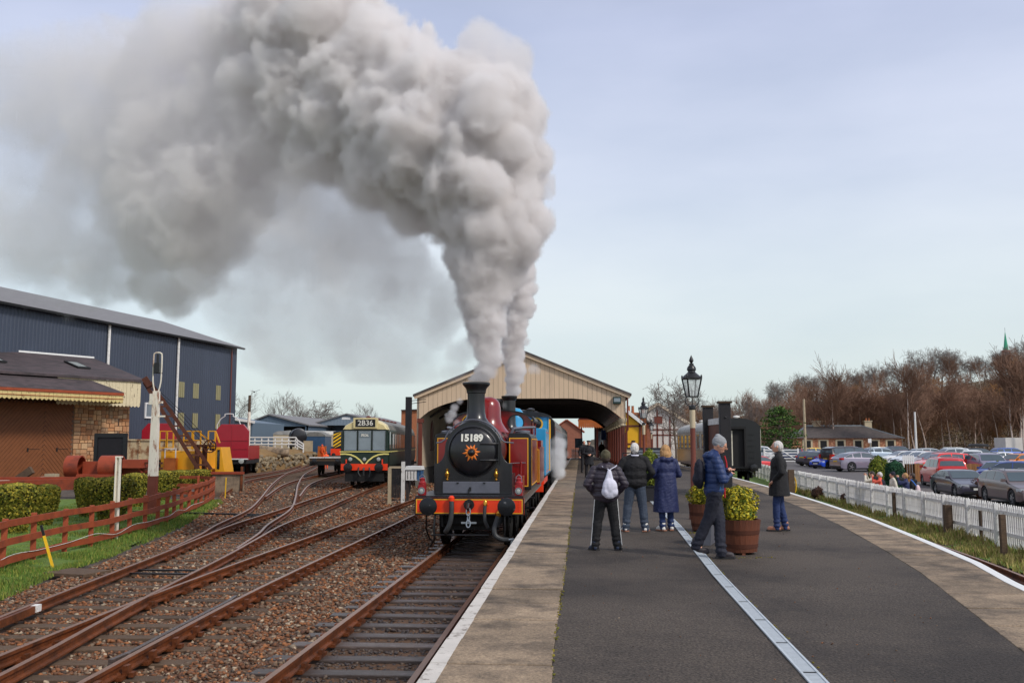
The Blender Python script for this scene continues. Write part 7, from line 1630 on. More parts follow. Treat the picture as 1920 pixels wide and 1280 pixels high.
# white five-bar gate, small picket panel, wooden fence, conifers
m_grasscol = m_dry
g = thing('five_bar_gate', 'white five-bar gate at the car park entrance', 'gate', (0, 0, 0)); Y = 97; a, b_ = aty(1433, 843, Y), aty(1497, 866, Y); z0, z1 = b_.z + .1, a.z
for k in range(5): z = z0 + (z1 - z0) * k / 4; B().bx(a.x, b_.x, Y, Y + .06, z - .05, z + .05).build('bar', m_whiteclean, g)
for x in (a.x, b_.x): B().bx(x - .08, x + .08, Y - .03, Y + .1, z0 - .3, z1 + .15).build('gate_post', m_whiteclean, g)
B().bar((a.x, Y - .02, z0), ((a.x + b_.x) / 2, Y - .02, z1), .04, .1).build('brace', m_whiteclean, g); B().bar((b_.x, Y - .02, z0), ((a.x + b_.x) / 2, Y - .02, z1), .04, .1).build('brace', m_whiteclean, g)
for (xa, xb_, yt, yb_, Y, lb) in ((1499, 1515, 849, 866, 96, 'short white picket panel beside the five-bar gate'), (1692, 1716, 852, 886, 66, 'white picket panel behind the dark conifer')):
    f = thing('picket_fence', lb, 'fence', (0, 0, 0)); a, b_ = aty(xa, yt, Y), aty(xb_, yb_, Y); n = max(6, int((b_.x - a.x) / .13)); w_ = (b_.x - a.x) / n
    for i in range(n): B().prism([(a.x + i * w_, b_.z - .4), (a.x + (i + .8) * w_, b_.z - .4), (a.x + (i + .8) * w_, a.z - .08), (a.x + (i + .4) * w_, a.z), (a.x + i * w_, a.z - .08)], Y, Y + .02, 'Y').build('picket', m_whiteclean, f)
    for z in (a.z - .25, b_.z + .1): B().bx(a.x, b_.x, Y + .02, Y + .06, z - .05, z + .05).build('rail', m_whiteclean, f)
f = thing('timber_fence', 'brown close-boarded fence behind the bright red people carrier', 'fence', (0, 0, 0)); Y = 66; a, b_ = aty(1696, 869, Y), aty(1838, 895, Y); x = a.x
m_fencewood = mat('brown_fence_board', C(150, 104, 62), .8, 0, .2, 2, col2=C(110, 84, 58), stretch=(3, 3, .5), rand=.2)
while x < b_.x: w_ = .17; B().bx(x, x + w_ - .012, Y, Y + .03 + random.uniform(0, .02), b_.z - .8, a.z + random.uniform(-.02, .02)).build('board', m_fencewood, f); x += w_
p = aty(1646, 850, 60); bush('conifer', 'rounded yellow-green conifer at the car park edge', 'conifer', (p.x, 60, zc(60)), [(.5, 0), (.62, .5), (.6, 1.2), (.42, 1.7), (.001, 1.95)], 4200, .055, m_thuja, bumps=.16)
p = aty(1677, 850, 58); bush('conifer', 'rounded dark green conifer beside the yellow-green one', 'conifer', (p.x, 58, zc(58)), [(.5, 0), (.6, .5), (.6, 1.1), (.4, 1.55), (.001, 1.75)], 4200, .055, m_darkfir, mat('fir_core', C(20, 40, 30), .95), bumps=.16)
p = aty(1846, 850, 66); bush('evergreen_shrub', 'dark green shrub at the end of the brown fence', 'shrub', (p.x, 64, zc(64)), [(.7, 0), (.8, .5), (.5, 1.1), (.001, 1.45)], 2200, .06, m_thuja, bumps=.3)
p = aty(1918, 850, 70); bush('evergreen_shrub', 'dark ivy bush at the right picture edge', 'shrub', (p.x, 68, zc(68)), [(.6, 0), (.7, .8), (.5, 1.6), (.001, 2.1)], 2200, .07, m_darkfir, mat('fir_core', C(20, 40, 30), .95), bumps=.3)
m_brownleaf = leafmat('dead_brown_leaves', [C(96, 62, 48), C(124, 84, 62), C(78, 52, 44)])
p = aty(1853, 900, 50); bush('winter_shrub', 'leafless brown shrub between the grey saloon and the brown grey car', 'shrub', (p.x, 50.5, zc(50)), [(.4, 0), (.6, .4), (.6, .8), (.3, 1.05), (.001, 1.1)], 2200, .035, m_brownleaf, mat('brown_core', C(70, 48, 38), .95), bumps=.3)
for px, pb, lb in ((1545, 933, 'dead brown weed clump against the picket fence'), (1602, 945, 'second dead weed clump farther along the picket fence')):
    q = atz(px, pb, -.15); bush('weed_clump', lb, 'weeds', (q.x - .25, q.y, -.2), [(.2, 0), (.4, .2), (.35, .45), (.001, .6)], 500, .03, m_brownleaf, mat('brown_core', C(70, 48, 38), .95), bumps=.4)
# poles in the car park
for px, yt, yb_, Y, r_, mt, lb in ((1507, 748, 850, 118, .17, m_vanwood, 'tall brown wooden pole in front of the stone building'), (1715, 772, 838, 120, .14, m_whiteworn, 'slender pale pole behind the car park')):
    a, b_ = aty(px, yt, Y), aty(px, yb_, Y); tag(B().tube([(a.x, Y, b_.z - 1), (a.x, Y, a.z)], [r_ * 1.1, r_ * .8], 8).build('pole', mt, None, True), lb, 'pole')
a = aty(1632, 826, 106); t = thing('car_park_sign', 'small pale sign on a thin pole in the car park', 'sign', (a.x, 106, zc(106))); bb = B(); bb.tube([(0, 0, 0), (0, 0, a.z - zc(106) + .3)], .04, 6); bb.build('pole', m_steel, t); bb = B(); bb.box(-.08, -.05, a.z - zc(106), .36, .03, .45); bb.build('board', m_whiteclean, t)
a, b_ = aty(1885, 820, 150), aty(1960, 842, 150); tag(B().bx(a.x, b_.x, 150, 154, 0, a.z).build('grey_outbuilding', m_harl), 'pale grey low building between the birch trunks at the right edge', 'building')

# ================================================================ trees
m_bark = mat('grey_bark', C(104, 92, 84), .9, 0, .25, 2)
m_birch = mat('birch_bark', C(196, 178, 166), .8, 0, .2, 2, col2=C(110, 92, 84), c2pos=(.58, .7), c2scale=5, stretch=(1, 1, 3))
m_twigred = mat('purple_brown_twigs', C(130, 99, 80), .9, 0, .2, .3, rand=.18)
m_twigbrown = mat('brown_twigs', C(138, 108, 82), .9, 0, .2, .3, rand=.22)
m_twigorange = mat('ochre_twigs', C(172, 128, 76), .9, 0, .2, .3, rand=.15)
m_twiggrey = mat('grey_twigs', C(120, 110, 104), .9, 0, .2, .3, rand=.15)
def tree_protos(seed, H, spread, trunk_r, lv, kids_n, twig_min, up=.25, first=.3, crown='round'):
    rnd = random.Random(seed); T = B(); K = B()
    def seg(bb, p, q, r0, r1, n):
        d = (q - p); d.normalize(); a = d.orthogonal().normalized(); b_ = d.cross(a); o = len(bb.v)
        for c, r_ in ((p, r0), (q, r1)):
            for k in range(n): an = 2 * math.pi * k / n; bb.v.append(tuple(c + a * (math.cos(an) * r_) + b_ * (math.sin(an) * r_)))
        for k in range(n): bb.f.append((o + k, o + (k + 1) % n, o + n + (k + 1) % n, o + n + k)); bb.mi.append(0)
    def branch(p, d, ln, r_, level):
        n = 5 if level == 0 else (4 if level == 1 else 3); bb = T if level == 0 else K; steps = 7 if level == 0 else (4 if level < lv else 2); pts = [p]
        for i in range(steps):
            d = (d + Vector((rnd.gauss(0, 1), rnd.gauss(0, 1), rnd.gauss(0, 1) + up)) * (.05 if level == 0 else .16)).normalized(); q = p + d * ln / steps
            r0, r1 = r_ * (1 - .75 * i / steps), r_ * (1 - .75 * (i + 1) / steps); seg(bb, p, q, max(twig_min, r0), max(twig_min, r1), n); p = q; pts.append(p)
        if level < lv:
            nk = kids_n[level]
            for k in range(nk):
                f = first + (1 - first) * (k + rnd.random() * .8) / nk if level == 0 else .25 + .75 * (k + rnd.random() * .6) / nk
                i = min(steps - 1, int(f * steps)); q = pts[i] + (pts[i + 1] - pts[i]) * (f * steps - i if f < 1 else 1)
                az_ = rnd.uniform(0, 6.28) + k * 2.4; dd = (pts[i + 1] - pts[i]).normalized(); a = dd.orthogonal().normalized(); b_ = dd.cross(a)
                ang = R(rnd.uniform(28, 62)) * spread; nd = (dd * math.cos(ang) + (a * math.cos(az_) + b_ * math.sin(az_)) * math.sin(ang)).normalized()
                l2 = ln * (rnd.uniform(.36, .6) if level == 0 else rnd.uniform(.45, .7)) * (1.15 - .5 * f if level == 0 else 1)
                branch(q, nd, l2, max(twig_min, r_ * (1 - .7 * f) * .55), level + 1)
    branch(Vector((0, 0, -.3)), Vector((0, 0, 1)), H, trunk_r, 0); return T, K
def mk_tree(name, seed, H, spread, tr, lv, kn, tm, bark, twig, **kw):
    T, K = tree_protos(seed, H, spread, tr, lv, kn, tm, **kw)
    a = T.build('trunk', bark, None, True, recalc=False); b_ = K.build('branches', twig, None, False, recalc=False); r_ = (name, a.data, b_.data); bpy.data.objects.remove(a); bpy.data.objects.remove(b_); return r_
TR = {}
TR['birch'] = [mk_tree('birch_tree', s_, 14, .62, .2, 3, (20, 7, 5), .026, m_birch, m_twigred, up=.35, first=.35) for s_ in (1, 2, 3)]
TR['brown'] = [mk_tree('bare_tree', s_, 11, 1.0, .2, 3, (14, 8, 6), .034, m_bark, m_twigbrown, up=.4, first=.18) for s_ in (11, 12, 13)]
TR['ochre'] = [mk_tree('bare_tree', s_, 9, .9, .15, 3, (16, 9, 6), .034, m_bark, m_twigorange, up=.5, first=.15) for s_ in (21, 22)]
TR['oak'] = [mk_tree('bare_tree', s_, 13, 1.1, .32, 4, (12, 6, 5, 3), .03, m_bark, m_twiggrey, up=.3, first=.3) for s_ in (31, 32, 33)]
TR['poplar'] = [mk_tree('bare_tree', s_, 14, .7, .22, 4, (14, 6, 4, 3), .016, m_bark, m_twiggrey, up=.7, first=.12) for s_ in (41, 42, 43)]
def plant(kind, i, x, y, z, sc, lbl, group=None, cat='tree', rz=None, thin=1):
    nm, a, b_ = TR[kind][i % len(TR[kind])]; t = thing(nm, lbl, cat, (x, y, z), random.uniform(0, 6.28) if rz is None else rz, group); t.scale = (sc * thin, sc * thin, sc)
    for n_, me in (('trunk', a), ('branches', b_)): o = bpy.data.objects.new(n_, me); COL.objects.link(o); o.parent = t
    return t
rt = random.Random(5)
wood = [('birch', 'pale-trunked bare birch in the dense purple brown wood on the slope', 92), ('brown', 'leafless brown tree in the dense wood on the slope behind the car park', 90), ('ochre', 'bare tree with ochre twigs in the wood on the slope', 26)]
for kind, lb, n in wood:
    for i in range(n):
        y = rt.uniform(178, 285); pxl = rt.uniform(1262, 1935) if kind != 'ochre' else rt.choice((rt.uniform(1590, 1720), rt.uniform(1830, 1900), rt.uniform(1690, 1760)))
        x = (pxl - 1088) / 1760 * y
        if kind == 'brown': y = rt.uniform(172, 262); x = (pxl - 1088) / 1760 * y
        plant(kind, i, x, y, ground_z(x, y) - .2, rt.uniform(.42, .62) * (1.15 if kind == 'ochre' else 1), lb, {'birch': 'birches of the wooded slope', 'brown': 'brown trees of the wooded slope', 'ochre': 'ochre trees of the wooded slope'}[kind])
for i, pxl in enumerate(list(range(1440, 1930, 17))):
    y = rt.uniform(296, 316); x = (pxl + rt.uniform(-6, 6) - 1088) / 1760 * y; plant('oak', i, x, y, ground_z(x, y) - .3, rt.uniform(.58, .88) * (.8 if pxl > 1790 else 1), 'round-crowned bare grey tree standing on the skyline of the wooded hill', 'skyline trees on the hill')
for i, pxl in enumerate(range(1246, 1440, 16)):
    y = rt.uniform(190, 230); x = (pxl + rt.uniform(-5, 5) - 1088) / 1760 * y; plant('poplar', i, x, y, ground_z(x, y) - .3, rt.uniform(.4, .62), 'thin grey bare tree in the row behind the platform coach', 'thin bare trees behind the coach')
for pxl, y, lb in ((1683, 160, 'tall pale twin-trunked birch in front of the wood, near the slender pole'), (1548, 168, 'white forked birch rising behind the stone building'), (1867, 150, 'straight pale birch at the right edge of the wood'), (1876, 152, 'second pale birch beside the straight one at the right edge'), (1884, 149, 'third thin birch at the right edge of the wood')):
    x = (pxl - 1088) / 1760 * y; plant('birch', int(pxl), x, y, .3, .82, lb)
plant('oak', 1, (1950 - 1088) / 1760 * 170, 170, 2, 1.15, 'large bare tree reaching in at the right picture edge')
for i in range(22):
    y = rt.uniform(168, 176); pxl = 1500 + i * 19.5 + rt.uniform(-8, 8); plant('birch', i, (pxl - 1088) / 1760 * y, y, ground_z((pxl - 1088) / 1760 * y, y) - .2, rt.uniform(.5, .72), 'slim pale-trunked birch along the front edge of the wood', 'front birches of the wood', thin=1.25)
x = (1264 - 1088) / 1760 * 92; plant('oak', 0, x, 92, 0, .5, 'small spreading bare tree in front of the white gabled building')
for pxl, y, sc, lb in ((443, 165, .62, 'tall bare tree right beside the blue shed corner'), (524, 190, .68, 'broad bare tree behind the slate grey shed'), (545, 196, .62, 'bare tree close beside the broad one behind the slate grey shed'), (580, 192, .68, 'rounded bare tree between the two grey sheds'), (680, 260, .62, 'small distant bare tree above the green railcar'), (610, 240, .5, 'distant bare tree low behind the pale grey shed'), (632, 250, .5, 'second distant bare tree behind the pale grey shed')):
    x = (pxl - 1088) / 1760 * y; plant('poplar' if pxl != 580 else 'oak', int(pxl), x, y, ground_z(x, y) - .2, sc, lb, thin=1.3)
m_brush = leafmat('brushwood', [C(100, 78, 64), C(122, 96, 72), C(88, 70, 60), C(128, 104, 68), C(104, 98, 66)])
def brush(name, n, fn, size, mt):
    P = np.array([fn() for _ in range(n)]); Nn = np.random.normal(size=(n, 3)); o = leaf_cloud(name, mt, None, P, Nn, size, .1); o['kind'] = 'stuff'; return o
def bf():
    y = rt.uniform(170, 300); x = (rt.uniform(1250, 1960) - 1088) / 1760 * y; g = rt.random() ** 1.6
    return (x, y, ground_z(x, y) + g * (4.0 if y < 270 else 3.0))
brush('undergrowth', 70000, bf, .17, m_brush)
def bf2():
    y = rt.uniform(255, 300); x = (rt.uniform(380, 760) - 1088) / 1760 * y; return (x, y, ground_z(x, y) + rt.random() ** 1.5 * 5)
brush('far_brushwood', 8000, bf2, .35, m_brush)
# pine
def pine():
    y = 112; x = (1452 - 1088) / 1760 * y; z0 = zc(112); t = thing('pine_tree', 'dark green spreading pine tree beside the black coach end', 'tree', (x, y, z0)); H = aty(1452, 766, y).z - z0
    bb = B(); bb.tube([(0, 0, -.2), (.1, 0, H * .4), (-.05, 0, H * .75), (0, 0, H * .96)], [.22, .17, .1, .04], 8); rr = random.Random(3); P = []; Nn = []
    for k in range(46):
        h = H * (.22 + .76 * k / 46); a = k * 2.4; ln = 2.5 * (1 - (k / 46) ** 2.8) * rr.uniform(.75, 1.1) + .25; e = Vector((math.cos(a) * ln, math.sin(a) * ln, h + rr.uniform(-.1, .35)))
        bb.tube([(0, 0, h), (e.x * .5, e.y * .5, h + .1), tuple(e)], [.06, .04, .02], 5)
        for j in range(90):
            f = rr.uniform(.35, 1.05); s_ = .34; P.append((e.x * f + rr.gauss(0, s_), e.y * f + rr.gauss(0, s_), h + (e.z - h) * f + abs(rr.gauss(0, .16)))); Nn.append((rr.gauss(0, .6), rr.gauss(0, .6), 1))
    bb.build('trunk', m_bark, t, True); leaf_cloud('crown', leafmat('pine_needles', [C(50, 84, 36), C(80, 110, 44), C(38, 66, 34), C(100, 126, 56)]), t, np.array(P), np.array(Nn), .13)
pine()
# church spire on the hill
y = 420; p = aty(1886, 652, y); t = thing('church_spire', 'thin green copper church spire on the wooded skyline', 'spire', (p.x, y, p.z - 8)); z1 = aty(1886, 614, y).z - p.z + 8
bb = B(); bb.lathe([(1.1, 7), (.6, 7 + (z1 - 7) * .4), (.02, z1 - 1.5)], 8); bb.build('spire', mat('copper_green', C(60, 160, 124), .6), t); bb = B(); bb.bx(-1.4, 1.4, -1.4, 1.4, 0, 7); bb.build('tower', m_brick, t); bb = B(); bb.tube([(0, 0, z1 - 1.6), (0, 0, z1)], .06, 5); bb.build('finial', m_black, t)
# ================================================================ people
def cap_mesh(bb, p0, p1, r0, r1, n=12):
    p0, p1 = Vector(p0), Vector(p1); d = p1 - p0
    if d.length < 1e-6: d = Vector((0, 0, 1e-3))
    u = d.normalized(); pts = []; rs = []
    for a in (-.98, -.8, -.45, 0): pts.append(p0 + u * r0 * a); rs.append(max(.001, r0 * math.sqrt(1 - a * a)))
    for a in (0, .45, .8, .98): pts.append(p0 + d + u * r1 * a); rs.append(max(.001, r1 * math.sqrt(1 - a * a)))
    bb.tube(pts, rs, n)
def ell_mesh(bb, c, r, M=None, n=14):
    rings = []
    for i in range(9):
        th = math.pi * (i + .15) / 8.3 if i < 8 else math.pi * .985
        rings.append([(M or Matrix.Identity(3)) @ Vector((r[0] * math.sin(th) * math.cos(2 * math.pi * k / n), r[1] * math.sin(th) * math.sin(2 * math.pi * k / n), r[2] * math.cos(th))) + Vector(c) for k in range(n)])
    bb.loft(rings)
DG = None
def fused(name, parts, mt, par, voxel=.012, smooth=3, disp=None):
    """overlapping tapered limbs fused into one continuous surface"""
    bb = B()
    for p in parts:
        if p[0] == 'c': cap_mesh(bb, *p[1:])
        elif p[0] == 'e': ell_mesh(bb, *p[1:])
        elif p[0] == 'l': bb.loft(p[1])
    o = bb.build(name, mt, None); md = o.modifiers.new('fuse', 'REMESH'); md.mode = 'VOXEL'; md.voxel_size = voxel; md.use_smooth_shade = True
    if smooth: sm = o.modifiers.new('soften', 'SMOOTH'); sm.iterations = smooth; sm.factor = .5
    dg = bpy.context.evaluated_depsgraph_get(); me = bpy.data.meshes.new_from_object(o.evaluated_get(dg)); bpy.data.objects.remove(o)
    if disp:
        n = len(me.vertices); co = np.empty(n * 3); me.vertices.foreach_get('co', co); co = co.reshape(-1, 3); no = np.array([v.normal[:] for v in me.vertices]).reshape(-1, 3)
        co += no * np.array([disp(Vector(c)) for c in co])[:, None]; me.vertices.foreach_set('co', co.ravel())
    me.name = name; me.shade_smooth(); me.update()
    o = bpy.data.objects.new(name, me); COL.objects.link(o); o.parent = par
    if not me.materials: me.materials.append(mt)
    return o
m_skin = mat('skin', C(214, 158, 132), .5, 0, .06, 8)
m_hairwhite = mat('white_hair', C(214, 210, 206), .7, 0, .12, 30, bump=.5, bscale=60, stretch=(3, 3, .7))
m_hairblond = mat('blond_hair', C(190, 146, 96), .6, 0, .25, 22, col2=C(128, 90, 58), bump=.7, bscale=60, stretch=(3, 3, .5))
m_hairdark = mat('dark_hair', C(60, 48, 42), .6, 0, .2, 20)
def cloth(name, rgb, rough=.8, var=.1, **k): return mat('cloth_' + name, C(*rgb), rough, 0, var, 6, bump=k.pop('bump', .25), bscale=k.pop('bscale', 120), **k)
c_navy = cloth('navy', (24, 26, 42)); c_black = cloth('black', (19, 18, 22)); c_aub = cloth('aubergine_puffer', (50, 42, 54), .5); c_jean = cloth('blue_jeans', (64, 80, 106)); c_greyjean = cloth('grey_jeans', (58, 68, 84)); c_bluejean = cloth('bright_jeans', (34, 52, 96))
c_coatblue = cloth('deep_blue_raincoat', (26, 36, 80), .6); c_puffblue = cloth('blue_puffer', (26, 50, 98), .5); c_trousnavy = cloth('dark_walking_trousers', (30, 32, 46)); c_olive = cloth('olive_knit', (88, 82, 62), .9); c_greyknit = cloth('grey_knit', (150, 152, 156), .9); c_white = cloth('white_cloth', (214, 214, 230), .7); c_red = cloth('red_cloth', (196, 34, 44)); c_cream = cloth('cream_fleece', (212, 204, 188)); c_coral = cloth('coral_sleeves', (216, 92, 72)); c_hivis = cloth('orange_workwear', (240, 90, 30), .6); c_uniform = cloth('black_uniform', (26, 26, 32)); c_grey = cloth('grey_coat', (92, 94, 104))
c_brownshoe = mat('tan_leather', C(160, 108, 84), .4, 0, .1, 8, coat=.2); c_boot = mat('dark_boot', C(54, 48, 52), .6, 0, .15, 8); c_trainer = mat('white_trainer', C(222, 220, 214), .5, 0, .06, 8); c_trainerblue = mat('navy_trainer', C(40, 50, 74), .5, 0, .15, 12)
def folds(amp, fx_=7, fz=16, off=0): return lambda c: amp * (mnoise.noise(Vector((c.x * fx_ + off, c.y * fx_, c.z * fz + 5 * c.x))) - 1.1 * abs(mnoise.noise(Vector((c.x * 13, c.y * 13 + off, c.z * 17 - 9 * c.x)))) + .35 * mnoise.noise(Vector((c.x * 30, c.y * 30 + off, c.z * 38))))
def quilt(amp, fz=34): return lambda c: amp * (abs(math.sin(c.z * fz + 2 * c.x)) ** .6 - .5) + .004 * mnoise.noise(Vector((c.x * 14, c.y * 14, c.z * 14)))
def person(lbl, x, y, rz, H, z=PZ, feet=((-.13, 0), (.13, 0)), pelvis=(0, 0), lean=0.0, head=(0, 0), armL=None, armR=None, top=c_black, topdisp=None, bottom=c_jean, shoe=c_boot, hem=.80, coat=False, hair=None, hat=None, hood=False, near=True, heel=(0, 0), bulk=1.0, hands=False, feetdir=(0, 0), longhair=False, legr=1.0, collar=None, extra=None):
    t = thing('person', lbl, 'person', (x, y, z), rz); k = H / 1.75; t.scale = (k, k, k); vx = .0085 if near else .02
    px_, py_ = pelvis; L = lambda xx, yy, zz: (xx + px_, yy + py_ + (zz - .95) * math.tan(lean), zz)     # torso points lean about the hips
    sb_ = .185 * (1 + (bulk - 1) * .35); sh = [L(-sb_, 0, 1.405), L(sb_, 0, 1.405)]
    arms = []
    for i, a in enumerate((armL, armR)):
        s_ = -1 if i == 0 else 1
        e, w_ = a if a else (L(s_ * .27 * bulk, -.03, 1.14), L(s_ * .27, .06, .90)); arms.append((Vector(e), Vector(w_)))
    hips = [(-.09 + px_, py_, .92), (.09 + px_, py_, .92)]; legs = []
    for i in (0, 1):
        f = feet[i]; ank = Vector((f[0], f[1], .09 + heel[i])); h = Vector(hips[i]); kn = (h + ank) / 2 + Vector((0, .03 + .22 * heel[i], .02)); legs.append((h, kn, ank))
    hp, hy = head; hc = Vector(L(0, .02, 1.62)); Mh = Matrix.Rotation(hy, 3, 'Z') @ Matrix.Rotation(-hp, 3, 'X'); nk = Vector(L(0, 0, 1.5)); HT = lambda a, b_, c: nk + Mh @ Vector((a, b_, c))
    hc = HT(0, .025, .135)
    P = [('e', L(0, 0, 1.0), (.155 * bulk, .11, .14)), ('e', L(0, 0, 1.15), (.145 * bulk, .10, .17)), ('e', L(0, 0, 1.3), (.165 * bulk, .11, .17)), ('c', sh[0], sh[1], .055, .055), ('c', L(0, 0, 1.42), HT(0, .01, .06), .058, .05),
         ('e', hc, (.074, .093, .112), Mh), ('e', HT(0, .055, .075), (.05, .055, .055), Mh), ('c', HT(0, .115, .15), HT(0, .128, .122), .012, .017), ('e', HT(-.077, .01, .13), (.012, .022, .032), Mh), ('e', HT(.077, .01, .13), (.012, .022, .032), Mh), ('e', HT(0, .1, .07), (.028, .018, .011), Mh)]
    for i in (0, 1):
        e, w_ = arms[i]; P += [('c', sh[i], e, .05, .042), ('c', e, w_, .042, .028)]; h, kn, an = legs[i]; P += [('c', h, kn, .082, .055), ('c', kn, an, .055, .04), ('c', an, an + Vector((0, .1, -.05 - heel[i] * .6)), .038, .026)]
        d = (w_ - e).normalized(); side = d.cross(Vector((0, 0, 1)) if abs(d.z) < .9 else Vector((0, 1, 0))).normalized(); pc = w_ + d * .07; P.append(('c', w_, pc, .028, .034))
        nrm = side.cross(d)
        for j, (ln, of) in enumerate(((.075, -.036), (.088, -.012), (.083, .012), (.065, .036))):
            a = pc + side * of + d * .02; b1 = a + d * ln * .55 - nrm * .008; P += [('c', a, b1, .0105, .0095), ('c', b1, b1 + d * ln * .4 - nrm * .02, .0095, .008)]
        a = w_ + d * .03 - side * .03; P += [('c', a, a + d * .045 - side * .03, .012, .01), ('c', a + d * .045 - side * .03, a + d * .08 - side * .034, .01, .009)]
    body = fused('body', P, m_skin, t, .0075 if hands else (vx if near else .022), 2)
    if near:
        for s_ in (-1, 1): bb = B(); ell_mesh(bb, HT(s_ * .032, .103, .142), (.011, .009, .007), Mh, 8); bb.build('eye', m_void, body, True)
    g = .022 * bulk
    T = []
    lo = hem
    for q_ in sh: T.append(('c', L(0, -.01, 1.5), q_, .065, .068))
    T += [('e', L(0, 0, 1.27), (.19 * bulk, .135 * bulk, .2)), ('e', L(0, 0, 1.12), (.185 * bulk, .135 * bulk, .2)), ('c', sh[0], sh[1], .07, .07), ('c', L(0, -.005, 1.44), L(0, 0, 1.5), .085, .07)]
    if coat:
        rings = []
        for f in (0, .3, .6, 1):
            zz = lo + (1.15 - lo) * f; w_ = (.235 - .05 * f) * bulk; c = L(0, 0, max(zz, .95)); rings.append([Vector((c[0] + w_ * (1 + .03 * math.sin(5 * a)) * math.cos(a), c[1] + w_ * .74 * (1 + .03 * math.sin(4 * a)) * math.sin(a), zz)) for a in [2 * math.pi * i / 22 for i in range(22)]])
        T.append(('l', rings))
    else: T.append(('e', L(0, 0, max(lo + .13, .96)), (.185 * bulk, .135 * bulk, .15)))
    for i in (0, 1): e, w_ = arms[i]; T += [('c', sh[i], e, .07 * (1 + (bulk - 1) * .5), .068), ('c', e, w_ - (w_ - e).normalized() * .015, .066, .05)]
    if hood: T += [('c', L(-.09, -.07, 1.46), L(.09, -.07, 1.46), .065, .065), ('c', L(0, -.1, 1.44), L(0, -.1, 1.38), .08, .05)]
    fused('coat' if coat else 'jacket', T, top, t, vx * 1.15, 2, topdisp or folds(.007))
    if collar: bb = B(); ring_ = [L(.085 * math.cos(a), .075 * math.sin(a), 1.5) for a in [2 * math.pi * i / 16 for i in range(17)]]; bb.tube(ring_, .02, 6); bb.build('collar', collar, t, True)
    Lg = [('e', (px_, py_, .96), (.165 * bulk, .118, .12))]
    for i in (0, 1): h, kn, an = legs[i]; Lg += [('c', h, kn, .098 * legr, .076 * legr), ('c', kn, an + Vector((0, -.005, -.025)), .076 * legr, .066 * legr)]
    fb_ = folds(.007, 5, 8, 3); fused('trousers', Lg, bottom, t, vx * 1.15, 2, lambda c: fb_(c) * (1 + 1.2 * math.exp(-((c.z - .16) / .12) ** 2)) + .008 * math.exp(-((c.z - .15) / .1) ** 2) * math.sin(c.z * 75 + 4 * c.y))
    for i in (0, 1):
        an = legs[i][2]; fd = Matrix.Rotation(feetdir[i], 3, 'Z'); dn = -.06 - heel[i] * .55
        S = [('c', an + Vector((0, -.04, -.045)), an + fd @ Vector((0, .15, dn + .005)), .043, .036), ('e', an + fd @ Vector((0, .08, dn + .03)), (.045, .1, .04)), ('c', an + Vector((0, -.01, .06)), an + Vector((0, -.02, -.04)), .052, .046)]
        so = fused('shoe', S, shoe, t, vx, 1)
        if near and heel[i] == 0: bb = B(); q = fd; pl = [(-.04, -.09), (.04, -.09), (.05, .06), (.045, .17), (0, .2), (-.045, .17), (-.05, .06)]; bb.prism([((q @ Vector((a, b_, 0))).x + an.x, (q @ Vector((a, b_, 0))).y + an.y) for a, b_ in pl], .002, .024, 'Z'); bb.build('sole', c_brownshoe if shoe == c_trainer else m_tyre, so)
    if hair:
        Hh = [('e', HT(0, .0, .155), (.086, .1, .1), Mh), ('e', HT(0, -.03, .13), (.082, .075, .095), Mh)]
        if longhair: Hh = [('e', HT(0, .0, .15), (.098, .11, .112), Mh), ('e', HT(0, -.05, .06), (.115, .075, .13), Mh), ('c', HT(-.075, .0, .13), HT(-.09, .0, -.03), .045, .03), ('c', HT(.075, .0, .13), HT(.09, .0, -.03), .045, .03), ('c', HT(0, -.07, .05), HT(0, -.09, -.07), .075, .05)]
        fused('hair', Hh, hair, t, .008 if near else .02, 1, lambda c: .011 * mnoise.noise(Vector((c.x * 45, c.y * 45, c.z * 10))) + .004 * mnoise.noise(c * 40))
    if hat == 'cap':
        bb = B(); bb.lathe([(.085, .17), (.1, .2), (.1, .24), (.0, .25)], 18); bb.prism([(-.07, .06), (.07, .06), (.06, .15), (0, .17), (-.06, .15)], .175, .185, 'Z'); o = bb.build('peaked_cap', c_uniform, t, True); o.location = nk
    elif hat: fused('knit_hat', [('e', HT(0, -.004, .175), (.092, .108, .098), Mh), ('c', HT(0, -.03, .2), HT(0, -.05, .235), .07, .05), ('e', HT(0, .0, .14), (.093, .107, .045), Mh)], hat, t, .008 if near else .02, 1, lambda c: .003 * math.sin(60 * math.atan2(c.y, c.x)) * 0 + .004 * mnoise.noise(Vector((c.x * 20, c.y * 20, c.z * 60))))
    if extra: extra(t, L, HT, arms, legs)
    return t, L, k
pk = lambda s_: ((s_ * .34, -.04, 1.16), (s_ * .2, .1, .98))          # hands in the jacket pockets
